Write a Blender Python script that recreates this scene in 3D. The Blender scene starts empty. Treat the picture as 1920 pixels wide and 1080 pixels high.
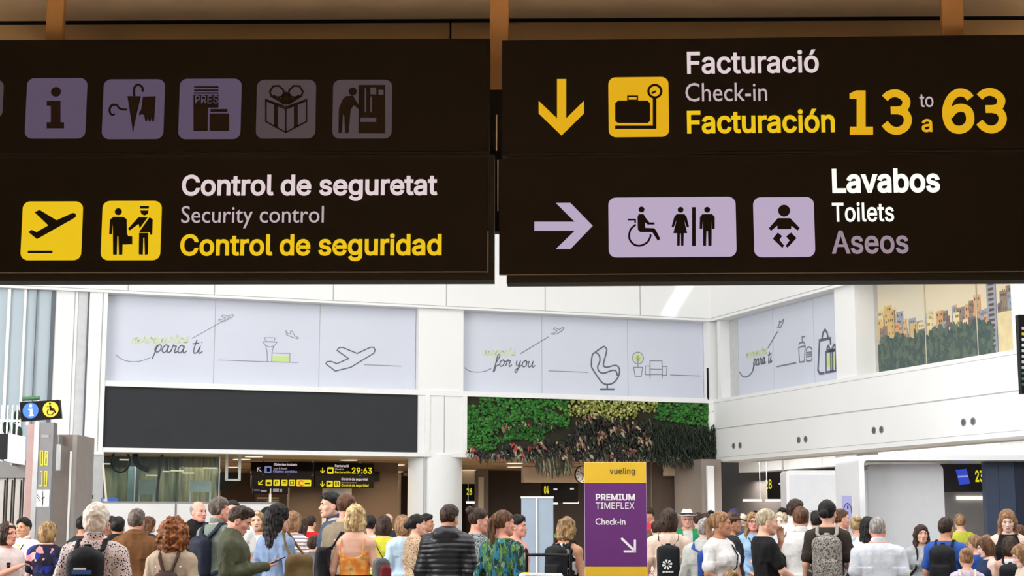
import bpy, math, random, os
import numpy as np
from mathutils import Matrix, Vector

# ------------------------------------------------------------------ camera, world, light, exposure
SC = bpy.context.scene
COL = SC.collection
F = 2943.0                      # focal length in pixels of the 1920 px wide frame
PITCH = math.atan(448.0 / F)
CAM = Vector((0.0, 0.0, 1.6))
cd = bpy.data.cameras.new('camera')
cd.sensor_width = 36.0
cd.lens = 36.0 * F / 1920.0
cd.clip_end = 300
cam = bpy.data.objects.new('camera', cd)
COL.objects.link(cam)
cam.location = CAM
cam.rotation_euler = (math.pi / 2 + PITCH, 0, 0)
SC.camera = cam
SC.view_settings.view_transform = 'Standard'
SC.view_settings.look = 'None'
SC.view_settings.gamma = 1
SC.view_settings.exposure = 0.0
SC.view_settings.use_curve_mapping = False

w = bpy.data.worlds.new('overcast_sky')
SC.world = w
w.use_nodes = True
w.node_tree.nodes['Background'].inputs[0].default_value = (0.62, 0.70, 0.78, 1)
w.node_tree.nodes['Background'].inputs[1].default_value = 0.9


def area(name, loc, size, power, col=(1, 1, 1), rot=(0, 0, 0), spread=180):
    l = bpy.data.lights.new(name, 'AREA')
    l.shape = 'RECTANGLE'
    l.size, l.size_y = size
    l.energy = power
    l.color = col
    l.spread = math.radians(spread)
    o = bpy.data.objects.new(name, l)
    COL.objects.link(o)
    o.location = loc
    o.rotation_euler = rot
    return o


ATRIUM_W = 1950
LOW_Z = 2.95
area('skylight_glow', (4.5, 20.5, 12.4), (21, 17), ATRIUM_W, (0.98, 0.99, 1.0))
# unseen fill lamp added above the corridor mouth to even out the hall walls
area('hall_front_fill', (4.5, 10.0, 8.4), (20, 6.0), 650, (0.98, 0.99, 1.0), (math.radians(78), 0, 0))
area('west_glazing_glow', (-14.0, 14.5, 6.0), (13, 7), 2700, (0.98, 0.99, 1.0), (math.radians(90), 0, math.radians(-62)))
area('work_area_light', (-7.3, 35.9, LOW_Z), (5.5, 0.8), 28, (1.0, 0.95, 0.82), (0, 0, math.radians(19.4)))
area('desk_row_fill', (5.8, 41.0, LOW_Z + 0.7), (1.5, 3.5), 170, (1.0, 0.98, 0.95), (0, 0, math.radians(19.4)))  # unseen fill added to brighten the side bulkhead and the wall below
area('desk_return_fill', (6.9, 45.9, LOW_Z), (1.0, 1.6), 70, (1.0, 0.96, 0.92), (0, 0, math.radians(19.4)))  # unseen fill added to lift the dark return wall
area('corridor_lamp_light', (0.0, 1.0, 4.15), (10, 4), 4400, (1.0, 0.80, 0.56), spread=100)
area('counter_hall_light', (-3.2, 37.3, LOW_Z), (6, 2.2), 150, (1.0, 0.80, 0.58), (0, 0, math.radians(19.4)))
area('far_counter_hall_light', (-8.3, 40.6, LOW_Z), (5, 4), 320, (1.0, 0.80, 0.58), (0, 0, math.radians(19.4)))
area('desk_hall_light', (2.6, 39.6, LOW_Z), (5, 2), 190, (1.0, 0.90, 0.78), (0, 0, math.radians(19.4)))
area('kiosk_row_light', (8.6, 33.6, LOW_Z + 0.5), (2.2, 11), 950, (1.0, 0.99, 0.97), (0, 0, math.radians(19.4)))
SUN = bpy.data.lights.new('sun', 'SUN')
SUN.energy = 4.0
SUN.angle = math.radians(0.5)
sun_o = bpy.data.objects.new('sun', SUN)
COL.objects.link(sun_o)

# ------------------------------------------------------------------ pixels to points
_R = Vector((1, 0, 0))
_U = Vector((0, -math.sin(PITCH), math.cos(PITCH)))
_F = Vector((0, math.cos(PITCH), math.sin(PITCH)))


def ray(x, y):
    return _F + _R * ((x - 960.0) / F) + _U * ((540.0 - y) / F)


class Frame:
    """An upright plane in the hall: u runs along it, v is height, n points out of it."""

    def __init__(s, O, U):
        s.O = Vector(O)
        s.U = Vector(U).normalized()
        s.V = Vector((0, 0, 1))
        s.N = s.U.cross(s.V)
        s.M = Matrix(((s.U.x, s.V.x, s.N.x, s.O.x), (s.U.y, s.V.y, s.N.y, s.O.y), (s.U.z, s.V.z, s.N.z, s.O.z), (0, 0, 0, 1)))

    def at(s, x, y, n=0.0):
        d = ray(x, y)
        t = (s.O + s.N * n - CAM).dot(s.N) / d.dot(s.N)
        p = CAM + d * t - s.O
        return (p.dot(s.U), p.z + 0.0)

    def u(s, x, n=0.0, y=800):
        return s.at(x, y, n)[0]

    def v(s, x, y, n=0.0):
        return s.at(x, y, n)[1]

    def world(s, u, v, n=0.0):
        return s.O + s.U * u + s.V * v + s.N * n

    def shifted(s, n, u=0.0, v=0.0):
        f = Frame(s.world(u, v, n), s.U)
        return f


def facing(x, s, yaw=0.0):
    """Frame through the pixel column x at scale s (pixels per metre); yaw turns it, + = its far right end comes nearer."""
    p = CAM + ray(x, 988) * (F / s)
    a = math.radians(yaw)
    return Frame((p.x, p.y, 0), (math.cos(a), -math.sin(a), 0))


# ------------------------------------------------------------------ materials
def lin(c):
    out = []
    for v in c:
        v = v / 255.0
        out.append(v / 12.92 if v <= 0.04045 else ((v + 0.055) / 1.055) ** 2.4)
    return tuple(out) + (1.0,)


def newmat(name):
    m = bpy.data.materials.new(name)
    m.use_nodes = True
    nt = m.node_tree
    return m, nt, nt.nodes['Principled BSDF']


def L(nt, a, b):
    nt.links.new(a, b)


def mat(name, rgb, rough=0.6, metal=0.0, var=0.06, scale=6.0, bump=0.0, bscale=40.0, stretch=None, spec=0.5):
    m, nt, b = newmat(name)
    N = nt.nodes
    tc = N.new('ShaderNodeTexCoord')
    mp = N.new('ShaderNodeMapping')
    L(nt, tc.outputs['Object'], mp.inputs['Vector'])
    if stretch:
        mp.inputs['Scale'].default_value = stretch
    nz = N.new('ShaderNodeTexNoise')
    nz.inputs['Scale'].default_value = scale
    nz.inputs['Detail'].default_value = 4
    L(nt, mp.outputs[0], nz.inputs['Vector'])
    cr = N.new('ShaderNodeValToRGB')
    c = lin(rgb)
    cr.color_ramp.elements[0].position = 0.3
    cr.color_ramp.elements[1].position = 0.7
    cr.color_ramp.elements[0].color = tuple(v * (1 - var) for v in c[:3]) + (1,)
    cr.color_ramp.elements[1].color = tuple(min(1, v * (1 + var)) for v in c[:3]) + (1,)
    L(nt, nz.outputs['Fac'], cr.inputs['Fac'])
    L(nt, cr.outputs['Color'], b.inputs['Base Color'])
    b.inputs['Roughness'].default_value = rough
    b.inputs['Metallic'].default_value = metal
    b.inputs['Specular IOR Level'].default_value = spec
    if bump:
        n2 = N.new('ShaderNodeTexNoise')
        n2.inputs['Scale'].default_value = bscale
        L(nt, mp.outputs[0], n2.inputs['Vector'])
        bp = N.new('ShaderNodeBump')
        bp.inputs['Strength'].default_value = bump
        bp.inputs['Distance'].default_value = 0.01
        L(nt, n2.outputs['Fac'], bp.inputs['Height'])
        L(nt, bp.outputs[0], b.inputs['Normal'])
    return m


def glow(name, rgb, k=1.0):
    """Something that gives off light: lamp, backlit lettering, lit display."""
    m, nt, b = newmat(name)
    c = lin(rgb)
    b.inputs['Base Color'].default_value = (0.02, 0.02, 0.02, 1)
    b.inputs['Emission Color'].default_value = c
    b.inputs['Emission Strength'].default_value = k
    b.inputs['Roughness'].default_value = 0.5
    b.inputs['Specular IOR Level'].default_value = 0.1
    return m


def pat(name, kind, cols, scale=30.0, pos=None, rough=0.85, interp='CONSTANT', stretch=None, distort=0.0):
    """Printed cloth: cells, specks, blotches or bands of the given colours in object space."""
    m, nt, b = newmat(name)
    N = nt.nodes
    tc = N.new('ShaderNodeTexCoord')
    mp = N.new('ShaderNodeMapping')
    L(nt, tc.outputs['Object'], mp.inputs['Vector'])
    if stretch:
        mp.inputs['Scale'].default_value = stretch
    src = mp.outputs[0]
    if distort:
        nz = N.new('ShaderNodeTexNoise')
        nz.inputs['Scale'].default_value = scale * 0.6
        L(nt, src, nz.inputs['Vector'])
        mx = N.new('ShaderNodeVectorMath')
        mx.operation = 'MULTIPLY_ADD'
        mx.inputs[1].default_value = (distort,) * 3
        L(nt, nz.outputs['Color'], mx.inputs[0])
        L(nt, src, mx.inputs[2])
        src = mx.outputs[0]
    if kind == 'cell':
        t = N.new('ShaderNodeTexVoronoi')
        t.inputs['Scale'].default_value = scale
        L(nt, src, t.inputs['Vector'])
        sp = N.new('ShaderNodeSeparateColor')
        L(nt, t.outputs['Color'], sp.inputs[0])
        fac = sp.outputs[0]
    elif kind == 'speck':
        t = N.new('ShaderNodeTexVoronoi')
        t.inputs['Scale'].default_value = scale
        L(nt, src, t.inputs['Vector'])
        fac = t.outputs['Distance']
    elif kind == 'wave':
        t = N.new('ShaderNodeTexWave')
        t.bands_direction = 'Z'
        t.inputs['Scale'].default_value = scale
        t.inputs['Distortion'].default_value = 1.5
        L(nt, src, t.inputs['Vector'])
        fac = t.outputs['Fac']
    else:
        t = N.new('ShaderNodeTexNoise')
        t.inputs['Scale'].default_value = scale
        t.inputs['Detail'].default_value = 3
        L(nt, src, t.inputs['Vector'])
        fac = t.outputs['Fac']
    cr = N.new('ShaderNodeValToRGB')
    cr.color_ramp.interpolation = interp
    n = len(cols)
    if pos is None:
        pos = [i / n for i in range(n)] if kind == 'cell' else [0.3 + 0.4 * i / n for i in range(n)]
        pos[0] = 0.0
    els = cr.color_ramp.elements
    els[0].position, els[0].color = pos[0], lin(cols[0])
    els[1].position, els[1].color = pos[1], lin(cols[1])
    for p, c in zip(pos[2:], cols[2:]):
        e = els.new(p)
        e.color = lin(c)
    L(nt, fac, cr.inputs['Fac'])
    L(nt, cr.outputs['Color'], b.inputs['Base Color'])
    b.inputs['Roughness'].default_value = rough
    b.inputs['Specular IOR Level'].default_value = 0.2
    return m


def glass(name, tint=(210, 225, 225), rough=0.02, mixf=0.82):
    m, nt, b = newmat(name)
    N = nt.nodes
    tr = N.new('ShaderNodeBsdfTransparent')
    tr.inputs[0].default_value = lin(tint)
    mx = N.new('ShaderNodeMixShader')
    mx.inputs[0].default_value = mixf
    b.inputs['Base Color'].default_value = lin((150, 165, 165))
    b.inputs['Roughness'].default_value = rough
    L(nt, b.outputs[0], mx.inputs[1])
    L(nt, tr.outputs[0], mx.inputs[2])
    L(nt, mx.outputs[0], N['Material Output'].inputs['Surface'])
    return m


# ------------------------------------------------------------------ objects
def tag(o, label=None, cat=None, group=None, kind=None):
    if label:
        o['label'] = label
    if cat:
        o['category'] = cat
    if group:
        o['group'] = group
    if kind:
        o['kind'] = kind
    return o


def link(name, me, m=None, parent=None, M=None):
    o = bpy.data.objects.new(name, me)
    COL.objects.link(o)
    if m is not None:
        for k in (m if isinstance(m, (list, tuple)) else [m]):
            me.materials.append(k)
    if parent is not None:
        o.parent = parent
    elif M is not None:
        o.matrix_world = M
    return o


def thing(name, label, cat, M, group=None):
    o = bpy.data.objects.new(name, None)
    o.empty_display_size = 0.2
    COL.objects.link(o)
    o.matrix_world = M
    return tag(o, label, cat, group)


def smooth_line(pts, n=6):
    if len(pts) < 3:
        return [tuple(p) for p in pts]
    P = [Vector(p) for p in pts]
    P = [P[0] * 2 - P[1]] + P + [P[-1] * 2 - P[-2]]
    out = []
    for i in range(1, len(P) - 2):
        a, b, c, d = P[i - 1:i + 3]
        for k in range(n):
            t = k / n
            out.append(0.5 * ((2 * b) + (c - a) * t + (2 * a - 5 * b + 4 * c - d) * t * t + (3 * b - a - 3 * c + d) * t ** 3))
    out.append(P[-2])
    return out


def corners(fr, x0, y0, x1, y1, n=0.0):
    """Lower left and upper right (u, v) of an upright box whose middle lines meet the pixel box."""
    ym = y0 + min(90, (y1 - y0) / 2)
    xm = (x0 + x1) / 2
    return (fr.at(x0, ym, n)[0], fr.at(xm, y1, n)[1]), (fr.at(x1, ym, n)[0], fr.at(xm, y0, n)[1])


class MB:
    """Collects shapes in frame coordinates (u, v, n) into ONE mesh."""

    def __init__(s):
        s.v, s.f, s.m, s.sm, s.cur = [], [], [], [], 0

    def _add(s, vs, fs, smooth=False):
        o = len(s.v)
        s.v += [tuple(p) for p in vs]
        s.f += [tuple(i + o for i in f) for f in fs]
        s.m += [s.cur] * len(fs)
        s.sm += [smooth] * len(fs)
        return s

    def box(s, u0, u1, v0, v1, n0, n1):
        if u0 > u1: u0, u1 = u1, u0
        if v0 > v1: v0, v1 = v1, v0
        if n0 > n1: n0, n1 = n1, n0
        vs = [(u0, v0, n0), (u1, v0, n0), (u1, v1, n0), (u0, v1, n0), (u0, v0, n1), (u1, v0, n1), (u1, v1, n1), (u0, v1, n1)]
        return s._add(vs, [(3, 2, 1, 0), (4, 5, 6, 7), (0, 1, 5, 4), (1, 2, 6, 5), (2, 3, 7, 6), (3, 0, 4, 7)])

    def prism(s, poly, n0, n1):
        k = len(poly)
        a = sum(poly[i][0] * poly[(i + 1) % k][1] - poly[(i + 1) % k][0] * poly[i][1] for i in range(k))
        if a < 0:
            poly = poly[::-1]
        vs = [(p[0], p[1], n0) for p in poly] + [(p[0], p[1], n1) for p in poly]
        fs = [tuple(range(k - 1, -1, -1)), tuple(range(k, 2 * k))] + [(i, (i + 1) % k, k + (i + 1) % k, k + i) for i in range(k)]
        return s._add(vs, fs)

    def rrect(s, u0, u1, v0, v1, r, n0, n1, seg=5, corners='abcd'):
        if u0 > u1: u0, u1 = u1, u0
        if v0 > v1: v0, v1 = v1, v0
        p = []
        for cx, cy, a0, c in ((u1 - r, v1 - r, 0, 'a'), (u0 + r, v1 - r, 90, 'b'), (u0 + r, v0 + r, 180, 'c'), (u1 - r, v0 + r, 270, 'd')):
            if c in corners:
                p += [(cx + r * math.cos(math.radians(a0 + 90 * i / seg)), cy + r * math.sin(math.radians(a0 + 90 * i / seg))) for i in range(seg + 1)]
            else:
                p.append({'a': (u1, v1), 'b': (u0, v1), 'c': (u0, v0), 'd': (u1, v0)}[c])
        return s.prism(p, n0, n1)

    def disc(s, c, r, n0, n1, seg=28, ry=None):
        ry = ry or r
        return s.prism([(c[0] + r * math.cos(2 * math.pi * i / seg), c[1] + ry * math.sin(2 * math.pi * i / seg)) for i in range(seg)], n0, n1)

    def stroke(s, pts, wd, n0, n1, closed=False):
        P = [Vector((p[0], p[1])) for p in pts]
        if closed:
            P = P + [P[0]]
        k = len(P)
        lft, rgt = [], []
        for i in range(k):
            if closed and i in (0, k - 1):
                d0, d1 = P[-1] - P[-2], P[1] - P[0]
            else:
                d0 = P[i] - P[i - 1] if i else P[1] - P[0]
                d1 = P[i + 1] - P[i] if i < k - 1 else d0
            if d0.length < 1e-9: d0 = d1
            if d1.length < 1e-9: d1 = d0
            d0, d1 = d0.normalized(), d1.normalized()
            t = (d0 + d1)
            t = t.normalized() if t.length > 1e-6 else d0
            nrm = Vector((-t.y, t.x))
            c = max(0.45, nrm.dot(Vector((-d1.y, d1.x))))
            o = nrm * (wd / 2 / c)
            lft.append(P[i] + o)
            rgt.append(P[i] - o)
        vs = []
        for a, b in zip(lft, rgt):
            vs += [(a.x, a.y, n1), (b.x, b.y, n1), (a.x, a.y, n0), (b.x, b.y, n0)]
        fs = []
        for i in range(k - 1):
            a, b = 4 * i, 4 * i + 4
            fs += [(a, a + 1, b + 1, b), (a + 2, b + 2, b + 3, a + 3), (a, b, b + 2, a + 2), (a + 1, a + 3, b + 3, b + 1)]
        if not closed:
            e = 4 * (k - 1)
            fs += [(0, 2, 3, 1), (e, e + 1, e + 3, e + 2)]
        return s._add(vs, fs)

    def tube(s, pts, r, seg=8, r2=None):
        P = [Vector(p) for p in pts]
        k = len(P)
        vs, fs = [], []
        up = None
        for i in range(k):
            t = (P[min(i + 1, k - 1)] - P[max(i - 1, 0)]).normalized()
            if up is None:
                up = Vector((0, 0, 1)) if abs(t.z) < 0.9 else Vector((1, 0, 0))
            a = t.cross(up).normalized()
            b = a.cross(t).normalized()
            up = b
            rr = r if r2 is None else r + (r2 - r) * i / (k - 1)
            vs += [P[i] + (a * math.cos(2 * math.pi * j / seg) + b * math.sin(2 * math.pi * j / seg)) * rr for j in range(seg)]
        for i in range(k - 1):
            for j in range(seg):
                q = (j + 1) % seg
                fs.append((i * seg + j, i * seg + q, (i + 1) * seg + q, (i + 1) * seg + j))
        s._add(vs, fs, True)
        return s._add(vs, [tuple(range(seg - 1, -1, -1)), tuple(range((k - 1) * seg, k * seg))])

    def vcyl(s, u, n, r, v0, v1, seg=32):
        return s.tube([(u, v0, n), (u, v1, n)], r, seg)

    def blob(s, c, r, seg=8, rings=5, rnd=None):
        vs, fs = [], []
        for i in range(rings + 1):
            th = math.pi * i / rings
            for j in range(seg):
                ph = 2 * math.pi * j / seg
                k = 1 + (rnd.uniform(-0.15, 0.15) if rnd else 0)
                vs.append((c[0] + r[0] * math.sin(th) * math.cos(ph) * k, c[1] + r[1] * math.cos(th), c[2] + r[2] * math.sin(th) * math.sin(ph) * k))
        for i in range(rings):
            for j in range(seg):
                q = (j + 1) % seg
                fs.append((i * seg + j, i * seg + q, (i + 1) * seg + q, (i + 1) * seg + j))
        return s._add(vs, fs, True)

    def build(s, name, m, parent=None, M=None, bevel=0.0):
        me = bpy.data.meshes.new(name)
        me.from_pydata(s.v, [], s.f)
        me.polygons.foreach_set('material_index', s.m)
        o = link(name, me, m, parent, M)
        if any(s.sm):
            me.polygons.foreach_set('use_smooth', s.sm)
        me.update()
        if bevel:
            b = o.modifiers.new('edge', 'BEVEL')
            b.width = bevel
            b.segments = 2
            b.limit_method = 'ANGLE'
        return o


def struct(name, mb, m, M=None, parent=None, bevel=0.0):
    o = mb.build(name, m, parent, M, bevel)
    if parent is None:
        o['kind'] = 'structure'
    return o


try:
    FONT = bpy.data.fonts.load(os.path.join(bpy.utils.system_resource('DATAFILES', path='fonts'), 'Inter.woff2'))
except Exception:
    FONT = None


def lettering(name, body, fr, x0, y0, x1, y1, m, parent, n=0.004, bold=0.0, sp=1.0, label=None, shear=0.0, plain=False):
    """Writing whose inked box fills the pixel box x0 y0 x1 y1 of frame fr."""
    c = bpy.data.curves.new(name, 'FONT')
    c.body = body
    c.size = 1
    c.space_character = sp
    c.resolution_u = 3
    c.shear = shear
    if FONT and not plain:
        c.font = FONT
    if bold:
        c.bevel_depth = bold
        c.bevel_resolution = 1
    c.extrude = 0.002
    t = bpy.data.objects.new(name, c)
    COL.objects.link(t)
    dg = bpy.context.evaluated_depsgraph_get()
    me = bpy.data.meshes.new_from_object(t.evaluated_get(dg))
    bpy.data.objects.remove(t)
    k = len(me.vertices)
    co = np.empty(k * 3, np.float32)
    me.vertices.foreach_get('co', co)
    co = co.reshape(-1, 3)
    lo, hi = co.min(0), co.max(0)
    a, b = corners(fr, x0, y0, x1, y1, n)
    u = a[0] + (co[:, 0] - lo[0]) / (hi[0] - lo[0]) * (b[0] - a[0])
    v = a[1] + (co[:, 1] - lo[1]) / (hi[1] - lo[1]) * (b[1] - a[1])
    z = n + (co[:, 2] - lo[2]) / max(1e-6, hi[2] - lo[2]) * 0.002
    me.vertices.foreach_set('co', np.stack([u, v, z], 1).astype(np.float32).ravel())
    me.materials.clear()
    me.update()
    o = link(name, me, m, parent)
    if label:
        o['label'] = label
    return o


def crop(x, y, s):
    return lambda a, b: (x + a / s, y + b / s)


def draw(mb, fr, items, cv=None, n0=0.003, n1=0.006):
    """Flat printed shapes given in pixels of the sign: p polygon, s stroke, k closed stroke, c disc, r ring, q smoothed stroke."""
    cv = cv or (lambda a, b: (a, b))
    z = 1.0
    a, b = cv(0, 0), cv(100, 0)
    sc = (b[0] - a[0]) / 100.0
    pa = fr.at(*cv(0, 0))
    pb = fr.at(*cv(100, 0))
    mpp = math.hypot(pb[0] - pa[0], pb[1] - pa[1]) / 100.0

    def T(p):
        return fr.at(*cv(*p))
    for it in items:
        k = it[0]
        if k == 'p':
            mb.prism([T(p) for p in it[1]], n0, n1)
        elif k == 's':
            mb.stroke([T(p) for p in it[1]], it[2] * mpp, n0, n1)
        elif k == 'q':
            mb.stroke([(p[0], p[1]) for p in smooth_line([T(p) + (0,) for p in it[1]], 5)], it[2] * mpp, n0, n1)
        elif k == 'k':
            mb.stroke([T(p) for p in it[1]], it[2] * mpp, n0, n1, True)
        elif k == 'c':
            mb.disc(T(it[1]), it[2] * mpp, n0, n1)
        elif k == 'r':
            c = T(it[1])
            r = it[2] * mpp
            mb.stroke([(c[0] + r * math.cos(2 * math.pi * i / 28), c[1] + r * math.sin(2 * math.pi * i / 28)) for i in range(28)], it[3] * mpp, n0, n1, True)
    return mb


def pxbox(mb, fr, x0, y0, x1, y1, n0, n1):
    """Box whose front face (at n1) shows between the pixel corners."""
    a, b = corners(fr, x0, y0, x1, y1, n1)
    return mb.box(a[0], b[0], a[1], b[1], n0, n1)

# ------------------------------------------------------------------ materials of the place
WHITE = mat('white_panel_paint', (238, 238, 236), 0.45, var=0.015, scale=0.6)
WHITE2 = mat('white_laminate', (232, 233, 234), 0.35, var=0.015, scale=0.5)
SEAM = mat('panel_joint', (176, 178, 178), 0.8)
PRINT = mat('mural_vinyl', (208, 212, 224), 0.5, var=0.02, scale=0.7)
INK = mat('mural_grey_ink', (96, 100, 112), 0.7, var=0.03)
INKLIGHT = mat('mural_thin_grey_ink', (120, 124, 134), 0.7, var=0.03)
LIME = mat('mural_lime_ink', (196, 220, 140), 0.7, var=0.04)
LIMEPALE = mat('mural_pale_lime_ink', (208, 220, 176), 0.7, var=0.04)
SCREEN = mat('unlit_led_wall', (50, 52, 54), 0.6, var=0.05, scale=2, spec=0.2)
BROWN = mat('brown_wall_panel', (104, 82, 62), 0.6, var=0.06, scale=1.5)
BROWND = mat('dark_brown_wall_panel', (80, 60, 46), 0.6, var=0.06, scale=1.5)
TAUPE = mat('taupe_wall_panel', (140, 128, 118), 0.6, var=0.05, scale=1.5)
BEIGE = mat('beige_bulkhead', (214, 194, 170), 0.6, var=0.03)
CREAM = mat('warm_tinted_white', (236, 220, 196), 0.5, var=0.02)
WOODC = mat('tan_ceiling_panel', (206, 172, 130), 0.55, var=0.06, scale=1.2, stretch=(1, 1, 8))
FLOORM = mat('polished_terrazzo', (128, 121, 113), 0.25, var=0.08, scale=30)
LOWC = mat('corridor_ceiling_tile', (196, 178, 152), 0.7, var=0.04)
BEAMM = mat('brown_beam_cladding', (200, 174, 134), 0.6, var=0.06, scale=2)
BLACKM = mat('black_metal', (13, 12, 11), 0.5, var=0.1, spec=0.2)
DARKGAP = mat('dark_gap', (14, 10, 8), 0.9)
GREYM = mat('grey_metal', (150, 148, 146), 0.4, 0.3, var=0.05)
STEEL = mat('brushed_steel', (190, 190, 190), 0.3, 0.7, var=0.05)
WHITEM = mat('white_metal', (240, 240, 238), 0.35, var=0.02)
FROST = mat('frosted_facade_glass', (176, 190, 198), 0.25, var=0.04, scale=0.8)
MULL = mat('dark_mullion', (92, 100, 106), 0.5)
BARGLOW = glow('lamp_white', (255, 250, 240), 1.1)
WARMGLOW = glow('lamp_warm', (255, 238, 205), 1.15)
NUMBER = glow('lit_yellow_number', (236, 226, 40), 0.9)
SIGNFACE = mat('sign_black_acrylic', (13, 9, 7), 0.4, var=0.05, spec=0.12)

# ------------------------------------------------------------------ frames of the hall
_p = CAM + ray(1345, 988) * (38.0 / ray(1345, 988).y)
BW = Frame((_p.x, _p.y, 0), (2.868, 1.0116, 0))
RW = Frame((_p.x, _p.y, 0), (0.357, -1.0116, 0))
Z_OPEN = BW.v(500, 562.5, 0.12)
Z_SILL = BW.v(500, 725)
Z_SCRT = BW.v(500, 732.5)
Z_SCRB = BW.v(500, 844)
Z_BOT = BW.v(500, 852)
Z_TOP = 10.5

# ground and corridor shell
struct('floor', MB().box(-30, 40, -12, 75, -0.2, 0), FLOORM, Matrix())
yb = 8.2
CEIL = CAM.z + (ray(960, 38) * (yb / ray(960, 38).y)).z
cm = MB().box(-14, 14, -8, yb - 0.03, CEIL, CEIL + 0.2)
struct('ceiling', cm, LOWC, Matrix.Rotation(math.radians(-0.9), 4, 'Z'))
bm_ = MB()
xs = [-14, -4.4, (ray(800, 40) * (yb / ray(800, 40).y)).x, 3.6, 14]
for i in range(4):
    bm_.box(xs[i] + 0.006, xs[i + 1] - 0.006, yb, yb + 0.3, CEIL - 0.55, CEIL - 0.012)
bm_.cur = 1
bm_.box(-14, 14, yb + 0.03, yb + 0.29, CEIL - 0.54, CEIL + 0.25)
struct('trim_ceiling_edge', bm_, [BEAMM, DARKGAP], Matrix.Rotation(math.radians(-0.9), 4, 'Z'))
struct('wall_corridor_rear', MB().box(-14, 14, -8.3, -8, 0, 6), TAUPE, Matrix())
for nm, a in (('wall_corridor_side_west', -14.2), ('wall_corridor_side_east', 14)):
    struct(nm, MB().box(a, a + 0.2, -8, 8.4, 0, 6), TAUPE, Matrix())
struct('wall_above_corridor', MB().box(-26, 30, 8.5, 8.8, CEIL - 0.5, 13), WHITE, Matrix())

# hall roof, with one narrow roof slit that lets the sun reach the wall
SUND = Vector((0.35, 0.55, -0.76)).normalized()
sun_o.rotation_euler = SUND.to_track_quat('-Z', 'Y').to_euler()


def seamv(mb, fr, x, y0, y1, n, wd=0.025):
    a = fr.at(x, y0, n)
    b = fr.at(x, y1, n)
    mb.box(a[0] - wd / 2, a[0] + wd / 2, min(a[1], b[1]), max(a[1], b[1]), n - 0.01, n + 0.004)


# ------------------------------------------------------------------ back wall
fa = MB()
fa.box(-24, 0.2, Z_OPEN, Z_TOP, -0.6, 0.12)
fa.cur = 1
for x in (240, 402, 625, 837, 1022, 1200):
    u = BW.u(x, 0.12, 550)
    fa.box(u - 0.012, u + 0.012, Z_OPEN + 0.06, Z_TOP, 0.11, 0.123)
fa.box(-24, 0.2, Z_OPEN + 0.05, Z_OPEN + 0.065, 0.11, 0.122)
struct('wall_back', fa, [WHITE, SEAM], BW.M)
pil = MB()


def pier(mb, x0, x1, v0, v1, n=0.0, back=-0.6, y=650):
    mb.box(BW.u(x0, n, y), BW.u(x1, n, y), v0, v1, back, n)


pier(pil, 785, 869, Z_BOT, Z_OPEN)
pil.cur = 1
u0, u1 = BW.u(806, 0, 790), BW.u(868, 0, 790)
pil.box(u0, u1, BW.v(830, 737) - 0.01, BW.v(830, 737) + 0.01, 0, 0.004)
um = BW.u(833, 0, 800)
pil.box(um - 0.01, um + 0.01, Z_BOT, BW.v(830, 737), 0, 0.004)
struct('wall_back_pier', pil, [WHITE, SEAM], BW.M)
led = MB()
led.box(BW.u(190, 0.03), 0.0, Z_SCRT, Z_SILL + 0.03, -0.6, 0.03)
led.box(BW.u(187, 0.03), 0.0, Z_BOT, Z_SCRB, -0.6, 0.03)
a, b = BW.u(797, 0.03), BW.u(806, 0.03)
led.box(a, b, Z_SCRB, Z_SCRT, -0.6, 0.03)
led.box(BW.u(868, 0.03), BW.u(876, 0.03), Z_SCRB, Z_SCRT, -0.6, 0.03)
led.box(BW.u(187, 0.03), BW.u(194, 0.03), Z_SCRB, Z_SCRT, -0.6, 0.03)
struct('trim_ledge', led, WHITEM, BW.M)
lp = MB()
pier(lp, 165, 199, 0, Z_TOP, 0.06)
lp.cur = 1
u = BW.u(188, 0.06, 700)
lp.box(u - 0.012, u + 0.012, 0, Z_TOP, 0.05, 0.064)
struct('wall_back_corner_pier', lp, [WHITE, SEAM], BW.M)
rp = MB()
pier(rp, 1327, 1346, Z_BOT, Z_OPEN, 0.02)
rp.box(BW.u(1340, 0.02), 0.05, Z_BOT, Z_SILL, -0.6, 0.03)
rp.cur = 1
u = BW.u(1327, 0.02, 700)
rp.box(u - 0.02, u + 0.02, Z_SILL, BW.v(1327, 690), 0, 0.03)
struct('wall_back_end_pier', rp, [WHITE, DARKGAP], BW.M)
struct('wall_back_filler', MB().box(-15, 0, Z_BOT + 0.1, Z_OPEN + 0.2, -0.75, -0.5), WHITE, BW.M)

# left glazed facade next to the back wall
fac = MB()
for x0, x1 in ((-60, 10), (16, 41), (46, 65), (66, 93)):
    pier(fac, x0, x1, 0, Z_TOP, -0.05, -0.12)
struct('window_facade', fac, FROST, BW.M)
mu = MB()
for x0, x1, mi in ((10, 16, 1), (41, 46, 1), (64.6, 66.2, 0), (93, 101, 0), (161.5, 165.5, 0)):
    mu.cur = mi
    pier(mu, x0, x1, 0, Z_TOP, 0.02, -0.15)
struct('window_facade_frame', mu, [MULL, WHITEM], BW.M)
gp = MB()
pier(gp, 101, 143, 0, Z_TOP, 0.0, -0.3)
gp.cur = 1
pier(gp, 143, 162, 0, Z_TOP, -0.02, -0.3)
gp.cur = 2
u = BW.u(137, 0, 650)
gp.box(u - 0.01, u + 0.01, 0, Z_TOP, 0, 0.004)
struct('wall_facade_pier', gp, [WHITE, mat('pale_grey_cladding', (206, 206, 208), 0.5), SEAM], BW.M)

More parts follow.
